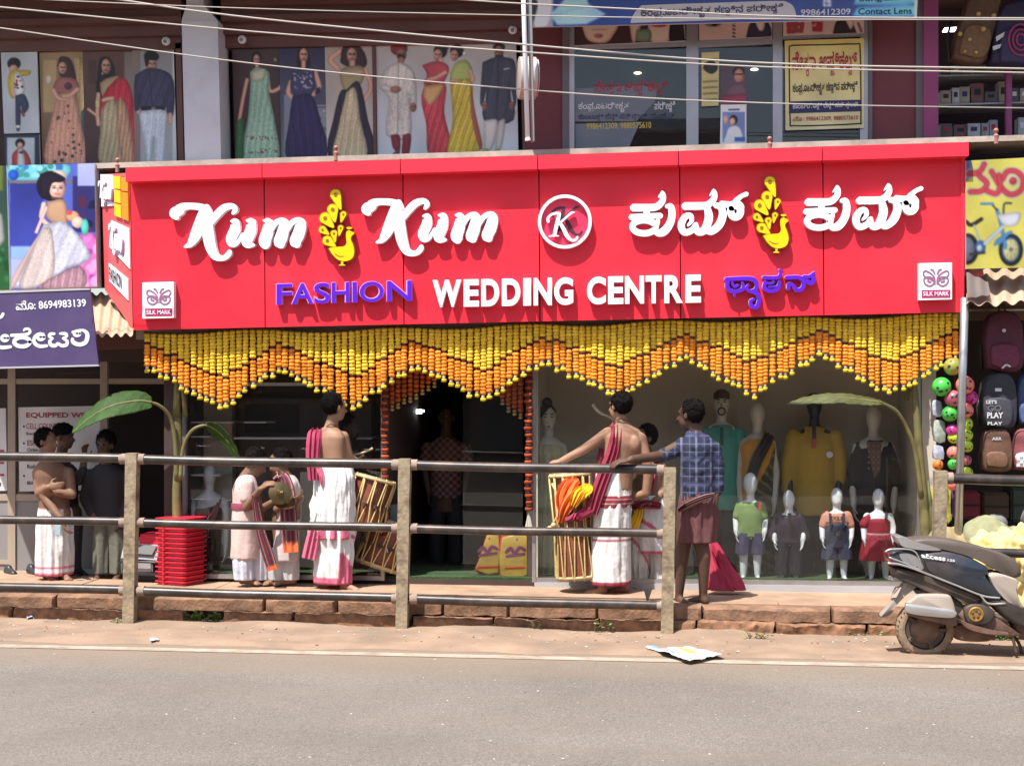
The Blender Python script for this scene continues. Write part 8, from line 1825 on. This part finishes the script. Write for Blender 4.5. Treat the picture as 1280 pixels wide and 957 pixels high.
def adult(label, px, top, foot, y_, skin, arms=True, headf=None, w=1.0, armdx=22, hs=1.0):
    m = Fig(label, px, foot, y_, 'adult mannequins in the right window', 'mannequin', 'mannequin', FZ); J = m.J; B = Body(); u = msc(px, y_) ; Y = lambda q: top + q
    c = J(px, Y(17)); B.ell(c, (.07 * hs, .085 * hs, .115 * hs)); B.ell(c + Vector((0, -.025, -.045)), (.052, .055, .075)); B.cap(J(px, Y(28)), J(px, Y(44)), .046, .05)
    B.rings(m.rows([(px, Y(125), 0, .15 * w, .105), (px, Y(95), 0, .125 * w, .095), (px, Y(62), 0, .16 * w, .11), (px, Y(50), 0, .165 * w, .09), (px, Y(42), 0, .07, .06)]), FR)
    if arms:
        for q in (-1, 1): B.chain([J(px + q * (armdx - 2), Y(54)), J(px + q * (armdx + 5), Y(90), .01), J(px + q * (armdx + 3), Y(128), -.06)], [.05, .038, .028]); B.hand(J(px + q * (armdx + 3), Y(128), -.06), (-q * .1, -.2, -1), (-q, 0, 0), curl=.5)
    for q in (-1, 1): B.chain([J(px + q * 10, Y(120)), J(px + q * 10, Y(180)), J(px + q * 10, foot - 6)], [.08, .055, .036]); B.foot(J(px + q * 10, foot - 5), (0, -1))
    B.build('body', skin, m.t, .010)
    return m, J, Y
YM = 14.25
def shirt(m, J, px, Y, rows, m_, arms, nm='shirt', wr=.006):
    B = Body(); B.rings(m.rows([(px, Y(a), 0, b, c) for a, b, c in rows]), FR)
    for ch, rs in arms: B.chain([J(*p) for p in ch], rs)
    o = B.build(nm, m_, m.t, .010)
    ruffle(o, lambda c: wr * mnoise.noise(Vector((c.x * 12, c.y * 12, c.z * 8))))
    return o
m, J, Y = adult('male mannequin with painted face in teal polo shirt', 902, 487, 722, YM, M_MANC)
shirt(m, J, 902, Y, [(150, .185, .13), (120, .18, .125), (80, .185, .125), (60, .19, .12), (50, .16, .095), (43, .08, .075)], mat('teal_jersey', (.05, .31, .235), .8, bump=(100, .2)), [([(882, 543), (873, 575)], [.075, .065]), ([(922, 543), (931, 575)], [.075, .065])])
g = G(); at_ = lambda x, z_: J(902 + x, 504 + z_, -.095)
for q in (-1, 1): g.tube([at_(q * 2.2, -4), at_(q * 6.5, -4.8)], .006, 5)
for q in (-1, 1): g.ball(at_(q * 4, -1.5), .009, 8, 6, (1.3, .5, .6))
g.tube([at_(0, 0), at_(-.8, 5), at_(1, 6)], .005, 5); g.tube([J(902 + 4.5 * math.cos(t), 514 + 4.5 * math.sin(t), -.09) for t in np.linspace(0, 6.28, 13)], .008, 5); mk('painted_face', g, M_MANB, m.t, kind='stuff')
g = G(); g.ball(J(902, 495, .01), .09, 16, 10, (.88, 1.0, .75)); mk('painted_hair', g, mat('brown_paint', (.05, .025, .02), .5), m.t, smooth=True)
mk('placket', G().pbox(900.5, 534, 904, 556, YM - .145, YM - .12), mat('dark_teal', (.015, .08, .06), .8), m.t)
for q in (-1, 1): skirt('trouser_leg', m.rows([(902 + q * 7, 635, 0, .10, .11), (902 + q * 10, 680, 0, .085, .09), (902 + q * 10, 718, 0, .07, .08)]), M_CLOTH, m.t, FR, colf=lambda t, an, q_: (.02, .018, .022), pleat=.004, npl=5)
m, J, Y = adult('faceless cream female mannequin in black and orange saree', 947, 500, 722, YM - .06, M_MANC, armdx=18, w=.9)
def sar(t, an, q): 
    k = math.sin(an * 1.0 + 4.5 * t - .6)
    return (.60, .26, .03) if k > .15 else ((.05, .045, .03) if math.sin(q.z * 60 + an * 6) > -.6 else (.2, .15, .05))
skirt('saree', m.rows([(947, 548, 0, .12, .09), (947, 560, 0, .165, .125), (947, 595, 0, .14, .115), (947, 625, 0, .165, .13), (948, 680, 0, .18, .15), (948, 720, 0, .19, .16)]), M_CLOTH, m.t, FR, colf=sar, pleat=.010, npl=12, wrink=.012)
band('saree_drape', [J(938, 600, -.13), J(946, 575, -.15), J(958, 552, -.12), J(962, 543, 0), J(962, 560, .1)], [.10, .12, .11, .10, .1], M_CLOTH, m.t, (.8, 0, -.5), .012, colf=lambda t, u: (.035, .03, .025) if abs(u) < .4 else (.3, .16, .03))
m, J, Y = adult('black male mannequin in cap and mustard kurta', 1018, 490, 722, YM, M_MANB, w=1.05, armdx=27)
shirt(m, J, 1018, Y, [(154, .20, .14), (130, .195, .135), (100, .19, .13), (65, .205, .13), (52, .17, .10), (42, .08, .075)], mat('mustard_cotton', (.45, .28, .03), .85, bump=(70, .3)), [([(993, 546), (986, 580), (984, 612)], [.078, .07, .06]), ([(1043, 546), (1050, 580), (1050, 600)], [.078, .07, .06])], 'kurta')
mk('placket', G().pbox(1015, 524, 1020, 556, YM - .15, YM - .13), M_MANB, m.t); mk('price_tag', G().pbox(1014, 548, 1020, 560, YM - .165, YM - .155), MATS['red_tag'], m.t); mk('paper_tag', G().lathe(J(1037, 568, -.15), (0, -1, 0), [(0, .03), (.003, .03)], 12), M_LOGO, m.t)
mk('cap', G().ball(J(1018, 500, .0), .095, 18, 10, (.92, 1.05, .72)).ball(J(1016, 502, -.09), .07, 12, 6, (.95, 1.0, .16)), mat('grey_cap', (.05, .045, .045), .8), m.t, smooth=True)
for q in (-1, 1): skirt('trouser_leg', m.rows([(1018 + q * 7, 628, 0, .10, .11), (1018 + q * 11, 690, 0, .085, .09), (1018 + q * 11, 718, 0, .07, .08)]), M_CLOTH, m.t, FR, colf=lambda t, an, q_: (.022, .016, .02), pleat=.004, npl=5)
m, J, Y = adult('female mannequin in long dark dress with embroidered yoke', 1092, 505, 722, YM - .04, M_MANC, armdx=22, w=.95)
M_DKD = mat('dark_plum_dress', (.020, .012, .016), .75, bump=(60, .3))
shirt(m, J, 1092, Y, [(130, .17, .13), (95, .15, .115), (62, .17, .115), (51, .15, .09), (44, .09, .07)], M_DKD, [([(1074, 560), (1066, 590), (1066, 612)], [.062, .055, .046]), ([(1110, 560), (1118, 590), (1118, 612)], [.062, .055, .046])], 'bodice')
skirt('skirt', m.rows([(1092, 630, 0, .165, .13), (1092, 680, 0, .21, .17), (1092, 718, 0, .24, .2)]), M_DKD, m.t, FR, pleat=.014, npl=14)
g = G(); g.col = (.16, .09, .07); g.pquad([(1083, 552), (1102, 552), (1100, 588), (1093, 598), (1086, 588)][:4], YM - .17, YM - .15); g.col = (.36, .22, .18)
for a in range(5):
    for b in range(3): g.ball(W(1086 + b * 6, 557 + a * 7, YM - .172), .009, 6, 5)
mk('embroidery', g, M_CLOTH, m.t, kind='stuff')
m, J, Y = adult('female mannequin with hair bun in sheer grey green gown by the door', 686, 505, 724, 13.95, M_MANC, armdx=18, w=.9)
skirt('gown', m.rows([(686, 552, 0, .09, .07), (686, 562, 0, .155, .11), (686, 598, 0, .125, .10), (686, 625, 0, .15, .12), (686, 680, 0, .18, .15), (687, 722, 0, .2, .165)]), M_CLOTH, m.t, FR, colf=lambda t, an, q: (.44, .47, .32) if t > .45 else (.46, .42, .26), pleat=.014, npl=15)
mk('wig', G().ball(J(684, 515, .02), .088, 16, 10, (.95, 1, .85)).ball(J(684, 503, .03), .05, 12, 8), mat('brown_wig', (.035, .02, .016), .6), m.t, smooth=True)
g = G()
for q in (-1, 1): g.ball(J(686 + q * 4.2, 521, -.085), .010, 8, 6, (1.3, .5, .5)); g.tube([J(686 + q * 2, 517.5, -.085), J(686 + q * 7, 517, -.08)], .004, 5)
g.ball(J(686, 533, -.085), .012, 8, 6, (1.2, .5, .5)); mk('painted_face', g, mat('dark_red_paint', (.06, .015, .015), .5), m.t, kind='stuff')
m = Fig('white torso mannequin in black studded top with pink sash in the left window', 262, 700, 13.95, None, 'mannequin', 'mannequin', FZ); J = m.J; B = Body()
B.ell(J(262, 594), (.06, .07, .10)); B.cap(J(262, 605), J(262, 618), .04, .045); B.rings(m.rows([(262, 690, 0, .13, .1), (262, 660, 0, .115, .09), (262, 632, 0, .14, .095), (262, 622, 0, .14, .08), (262, 615, 0, .06, .055)]), FR)
for q in (-1, 1): B.chain([J(262 + q * 19, 628), J(262 + q * 21, 655), J(262 + q * 20, 685, -.04)], [.04, .033, .025]); B.hand(J(262 + q * 20, 685, -.04), (0, -.2, -1), (-q, 0, 0), curl=.5)
B.cap(J(262, 690), J(262, 726), .03, .04); B.build('body', M_MANW, m.t, .010)
shirt(m, J, 262, lambda q: q, [(700, .15, .12), (665, .128, .105), (640, .145, .11), (628, .13, .085)], MATS['black_shirt'], [], 'top'); band('sash', [J(274, 622, .0), J(268, 640, -.13), J(258, 660, -.13), J(250, 690, -.12)], .07, mat('dusty_pink_sash', (.30, .10, .13), .8), m.t, (.8, 0, .5), .012)
g = G()
for a in range(4):
    for q in (-1, 0, 1): g.ball(J(262 + q * 9, 645 + a * 9, -.125), .008, 6, 5)
mk('studs', g, M_CHROME, m.t, kind='stuff')

# ================================================================== parked scooter, facing right
YSc = 11.62
A8 = lambda x, y: (1060 + x / 4.16, 600 + y / 4.16)
sct = thing('scooter', 'dusty dark blue scooter parked at the kerb facing right', 'scooter', W(1230, 820, YSc))
M_SBODY = mat('dark_blue_scooter_paint', (.022, .028, .042), .22, coat=.6, nz=(6, .2), dirt=((.20, .14, .10), 2.2, .35))
M_SEAT = mat('brown_vinyl', (.105, .082, .068), .5, nz=(6, .12), bump=(90, .15)); M_TAN = mat('dusty_beige_plastic', (.36, .30, .25), .6, nz=(5, .12)); M_TYRE = mat('dusty_tyre', (.255, .18, .125), .95, nz=(14, .3), bump=(60, .5)); M_BLACK = mat('dusty_black_plastic', (.045, .036, .032), .6, nz=(6, .3), dirt=((.16, .10, .07), 5, .5)); M_RUST = mat('dusty_engine', (.15, .085, .062), .7, nz=(10, .4), bump=(40, .4)); M_SILVER = mat('scratched_silver', (.50, .49, .48), .32, metal=.6, nz=(8, .15), dirt=((.25, .17, .12), 4, .4)); M_LENS = mat('smoky_lens', (.22, .21, .22), .12, coat=.8); M_REDL = mat('red_lamp_lens', (.35, .012, .015), .15, coat=.6); M_GOLD = mat('gold_wheel_cover', (.48, .27, .06), .4, metal=.6)
def sp(name, pts, hw, m, yc=YSc, inset=.14, parent=None, n=4, tf=A8): return mk(name, puff([tf(*p) for p in pts], yc, hw, inset, smooth_n=n), m, parent or sct, smooth=50)
def wheel(cx, cy, r_px, yc, rear=True):
    c = W(*A8(cx, cy), yc); s = msc(1150, yc) / 4.16; R_ = r_px * s
    prof = [(-.045, R_ * .70), (-.052, R_ * .80), (-.045, R_ * .93), (-.025, R_ * .99), (0, R_), (.025, R_ * .99), (.045, R_ * .93), (.052, R_ * .80), (.045, R_ * .70)]
    g = G(); n = 48; rings = []
    for h, r in prof: rings.append([Vector((c.x + r * math.cos(2 * math.pi * k / n), yc + h, c.z + r * math.sin(2 * math.pi * k / n))) for k in range(n)])
    g.loft(rings, cap=False); w = mk('wheel', g, M_TYRE, sct, smooth=50)
    for k in range(36):
        a = 2 * math.pi * k / 36; g = G(); e = Vector((math.cos(a), 0, math.sin(a))); tg = Vector((-math.sin(a), 0, math.cos(a)))
        P = [c + e * R_ * q + tg * t + Vector((0, d, 0)) for q, t, d in ((.995, -.008, -.028), (.995, .004, -.028), (.93, .012, -.051), (.93, 0, -.051), (1.012, -.008, -.02), (1.012, .004, -.02), (.945, .012, -.056), (.945, 0, -.056))]
        g.add(P, [(4, 5, 6, 7), (0, 4, 7, 3), (1, 2, 6, 5), (0, 1, 5, 4), (3, 7, 6, 2)]); mk('tread', g, M_TYRE, w)
    mk('rim', G().lathe(Vector((c.x, yc - .035, c.z)), (0, 1, 0), [(0, R_ * .66), (.012, R_ * .70), (.06, R_ * .70), (.07, R_ * .66)], 32), M_BLACK, w, smooth=40)
    mk('hub', G().lathe(Vector((c.x, yc - .07, c.z)), (0, 1, 0), [(0, R_ * .18), (.012, R_ * .42), (.03, R_ * .5), (.1, R_ * .5)], 24), M_RUST, w, smooth=40)
    g = G()
    for k in range(5):
        a = k * 1.2566; g.tube([Vector((c.x + R_ * .2 * math.cos(a), yc - .045, c.z + R_ * .2 * math.sin(a))), Vector((c.x + R_ * .68 * math.cos(a), yc - .045, c.z + R_ * .68 * math.sin(a)))], .018, 6)
    mk('spokes', g, M_BLACK, w)
wheel(398, 770, 150, YSc)
def fx(x): return x
wheel(1540, 790, 150, YSc)
sp('seat', [(300, 300), (380, 292), (500, 300), (620, 325), (740, 358), (830, 392), (878, 440), (886, 486), (850, 500), (790, 478), (700, 428), (600, 385), (480, 352), (400, 335)], .125, M_SEAT)
sp('grab_rail', [(232, 286), (262, 284), (330, 308), (420, 335), (472, 356), (380, 356), (300, 345), (258, 330)], .15, M_SILVER, inset=.08)
sp('side_panel', [(360, 368), (470, 356), (600, 386), (700, 440), (712, 470), (700, 490), (740, 545), (790, 600), (700, 590), (560, 540), (420, 480), (378, 430)], .155, M_SBODY)
sp('tail_fairing', [(195, 372), (230, 358), (330, 352), (420, 362), (440, 420), (420, 480), (330, 460), (230, 432), (205, 410)], .13, M_SBODY)
sp('tail_lamp', [(250, 372), (300, 370), (352, 395), (378, 450), (330, 452), (285, 425), (255, 395)], .145, M_LENS, inset=.05); sp('lamp_reflector', [(290, 388), (320, 392), (348, 432), (325, 436)], .148, M_SILVER, inset=.03); sp('brake_lamp', [(193, 376), (212, 368), (225, 400), (262, 432), (215, 434), (200, 410)], .12, M_REDL, inset=.06)
def strip(name, pts, rad, m, dy=-.16): mk(name, G().tube([W(*A8(x, y), YSc + dy) for x, y in crom(pts, 5)], rad, 6), m, sct, smooth=True)
strip('trim_line', [(192, 372), (230, 358), (330, 362), (368, 400), (386, 470)], .006, M_SILVER, -.145); strip('trim_line', [(205, 430), (280, 440), (400, 482), (560, 545), (700, 600), (790, 612)], .008, M_SILVER); strip('trim_line', [(212, 400), (280, 425), (385, 470)], .006, M_SILVER, -.15); strip('footrail', [(690, 598), (730, 640), (820, 640)], .008, M_SILVER)
sp('undertray', [(215, 445), (300, 455), (420, 492), (560, 552), (690, 604), (650, 640), (540, 600), (420, 580), (330, 540), (240, 500)], .12, M_BLACK); sp('dark_wheel_guard', [(330, 560), (430, 560), (540, 600), (600, 660), (560, 720), (480, 650), (380, 610)], .09, M_BLACK)  # the second piece is a dark solid filling the arch over the wheel
sp('mudguard', [(290, 525), (330, 522), (364, 538), (300, 590), (250, 640), (215, 680), (165, 704), (200, 660), (240, 600), (270, 555)], .06, M_TAN, inset=.05); sp('mudguard_edge', [(215, 668), (232, 672), (200, 700), (162, 706), (180, 694)], .065, M_BLACK, inset=.05)
mk('number_plate', G().prism([W(*A8(226, 612), YSc - .05), W(*A8(252, 608), YSc - .1), W(*A8(278, 556), YSc - .1), W(*A8(252, 560), YSc - .05)], (.004, .09, .0)), M_TAN, sct); sp('plate_lamp', [(215, 500), (270, 498), (285, 512), (220, 516)], .06, M_SILVER, inset=.05)
sp('silencer', [(300, 650), (320, 640), (520, 672), (556, 690), (560, 730), (540, 752), (330, 705), (304, 685)], .06, M_RUST, YSc - .13); sp('silencer_shield', [(338, 605), (370, 592), (500, 592), (535, 610), (556, 690), (520, 676), (310, 645)], .05, M_TAN, YSc - .15); sp('silencer_chrome', [(296, 650), (318, 642), (540, 672), (556, 706), (500, 712), (315, 690)], .03, M_SILVER, YSc - .185, .08)
sp('engine_case', [(560, 690), (600, 655), (690, 650), (760, 700), (860, 770), (900, 800), (780, 800), (680, 770), (590, 740)], .10, M_RUST, YSc - .02); sp('exhaust_pipe', [(570, 720), (640, 745), (760, 780), (830, 790), (825, 806), (740, 800), (620, 770)], .025, M_RUST, YSc - .13, .06); sp('fan_cover', [(600, 700), (605, 660), (650, 640), (720, 650), (760, 690), (735, 735), (670, 748), (620, 735)], .04, M_BLACK, YSc - .12)
c = W(*A8(665, 695), YSc - .162); s8 = msc(1200, YSc) / 4.16
fc = mk('fan_grille', G().lathe(c, (0, -1, 0), [(0, 38 * s8), (.008, 38 * s8), (.012, 32 * s8), (.006, 30 * s8)], 20), M_GOLD, sct, smooth=40); g = G()
for k in range(5): a = k * 1.2566 + .3; g.ball(c + Vector((18 * s8 * math.cos(a), -.008, 18 * s8 * math.sin(a))), 8 * s8, 8, 6, (1, .5, 1))
mk('grille_hole', g, M_BLACK, fc, kind='stuff'); sp('gear_case', [(520, 760), (580, 740), (680, 780), (760, 800), (720, 830), (600, 830), (540, 810)], .08, M_RUST, YSc + .06)
sp('inner_panel', [(702, 478), (740, 468), (800, 480), (866, 510), (858, 560), (885, 645), (888, 664), (830, 640), (780, 600), (730, 540)], .145, M_TAN); sp('footboard', [(690, 600), (790, 612), (900, 660), (1000, 690), (1120, 690), (1200, 640), (1240, 650), (1200, 730), (1080, 760), (940, 760), (850, 740), (760, 670)], .16, M_BLACK); sp('floor_skirt', [(840, 740), (1000, 755), (1120, 750), (1180, 700), (1150, 800), (1000, 812), (880, 800)], .10, M_RUST)
strip('kick_stand', [(850, 790), (862, 840), (876, 902)], .012, M_BLACK, -.1); strip('kick_stand', [(850, 790), (890, 850), (905, 900)], .012, M_BLACK, .05)
# front half, beyond the picture edge
sp('leg_shield', [(1180, 640), (1230, 540), (1270, 380), (1290, 250), (1330, 215), (1370, 240), (1380, 330), (1350, 480), (1320, 600), (1260, 690), (1200, 720)], .19, M_SBODY); sp('front_mudguard', [(1390, 720), (1400, 650), (1480, 610), (1580, 620), (1660, 680), (1690, 740), (1640, 690), (1550, 640), (1460, 650)], .07, M_SBODY); sp('fork', [(1340, 470), (1380, 470), (1550, 780), (1510, 790)], .05, M_BLACK, inset=.05); sp('headlamp_cowl', [(1290, 200), (1300, 130), (1350, 100), (1410, 130), (1430, 190), (1380, 240), (1320, 240)], .13, M_SBODY); sp('headlamp', [(1400, 140), (1425, 150), (1436, 190), (1405, 210)], .10, M_LENS, inset=.05)
mk('handlebar', G().tube([W(*A8(1330, 130), YSc), W(*A8(1310, 110), YSc - .2), W(*A8(1270, 105), YSc - .34)], .013, 8).tube([W(*A8(1330, 130), YSc), W(*A8(1310, 110), YSc + .2), W(*A8(1270, 105), YSc + .34)], .013, 8), M_BLACK, sct, smooth=True)
for q in (-1, 1): mk('grip', G().tube([W(*A8(1290, 107), YSc + q * .26), W(*A8(1262, 104), YSc + q * .38)], .018, 10), M_BLACK, sct, smooth=True); mk('mirror', G().ball(W(*A8(1330, -20), YSc + q * .3), .06, 14, 10, (.4, 1, .7)).tube([W(*A8(1320, 105), YSc + q * .18), W(*A8(1328, 0), YSc + q * .28)], .006, 6), M_BLACK, sct, smooth=True)
text_obj('badge', text_geo('access', .03), [A8(378, 384), A8(508, 402), A8(506, 420), A8(384, 402)], YSc - .157, mat('badge_silver', (.75, .75, .76), .3), sct, lift=.006)
text_obj('badge', text_geo('125', .03), [A8(518, 408), A8(556, 412), A8(556, 424), A8(518, 420)], YSc - .157, MATS['badge_silver'], sct, lift=.006)
# a few dry leaves and shoes by the laboratory step
for i_, (a, b, lb) in enumerate(((38, 712, 'dark shoe left by the laboratory step, nearest the left edge'), (98, 715, 'dark shoe lying near the white rail'), (10, 713, 'dark shoe at the far left of the step'))):
    o = thing('shoe', lb, 'shoe', W(a, b + 4, 13.92), 'shoes at the laboratory step'); B = Body(); c = W(a, b, 13.92); B.cap(c, c + Vector((.10, -.10, -.02)), .045, .036); B.cap(c + Vector((0, 0, .03)), c + Vector((.02, -.02, .03)), .036, .03); B.build('upper', M_BLKPL, o, .011)

# ================================================================== far side of the street, added unseen to cut skylight and darken pane reflections
M_OPP = [mat('opposite_wall_%d' % i, c, .85, nz=(.8, .12)) for i, c in enumerate(((.34, .27, .19), (.26, .25, .24), (.30, .20, .16), (.36, .33, .26)))]
M_OWIN = mat('opposite_window', (.03, .03, .035), .15); M_SHUT = mat('opposite_shutter', (.16, .17, .18), .5, metal=.3)
x = -26.0; i = 0; rg = random.Random(5)
lbs = ['added tan building across the street, first', 'added grey building across the street, second', 'added russet building across the street, third', 'added sand building across the street, fourth', 'added tan building across the street, fifth', 'added grey building across the street, sixth']
while x < 26 and i < 6:
    w = rg.uniform(7.5, 10); h = rg.uniform(6.0, 8.5); t = thing('added_opposite_building', lbs[i], 'building', (x + w / 2, -8.5, -.1))
    mk('wall', G().box(x, x + w - .15, -14, -8.5, -.2, h), M_OPP[i % 4], t); mk('roof_edge', G().box(x - .2, x + w, -14, -8.0, h, h + .25), M_OFFW, t); mk('canopy', G().box(x + .1, x + w - .3, -8.5, -7.3, 2.9, 3.0), M_ROOF, t)
    for k in range(3):
        a = x + .5 + k * (w - .6) / 3; mk('shutter', G().box(a, a + (w - 1.6) / 3, -8.49, -8.42, 0, 2.6), M_SHUT if k % 2 else M_OWIN, t)
        fr_ = mk('window', G().box(a, a + 1.5, -8.49, -8.44, 3.9, 5.3), M_OFFW, t); mk('pane', G().box(a + .08, a + 1.42, -8.435, -8.42, 3.98, 5.22), M_OWIN, fr_)
    x += w; i += 1
bpy.data.scenes.remove(TMP)
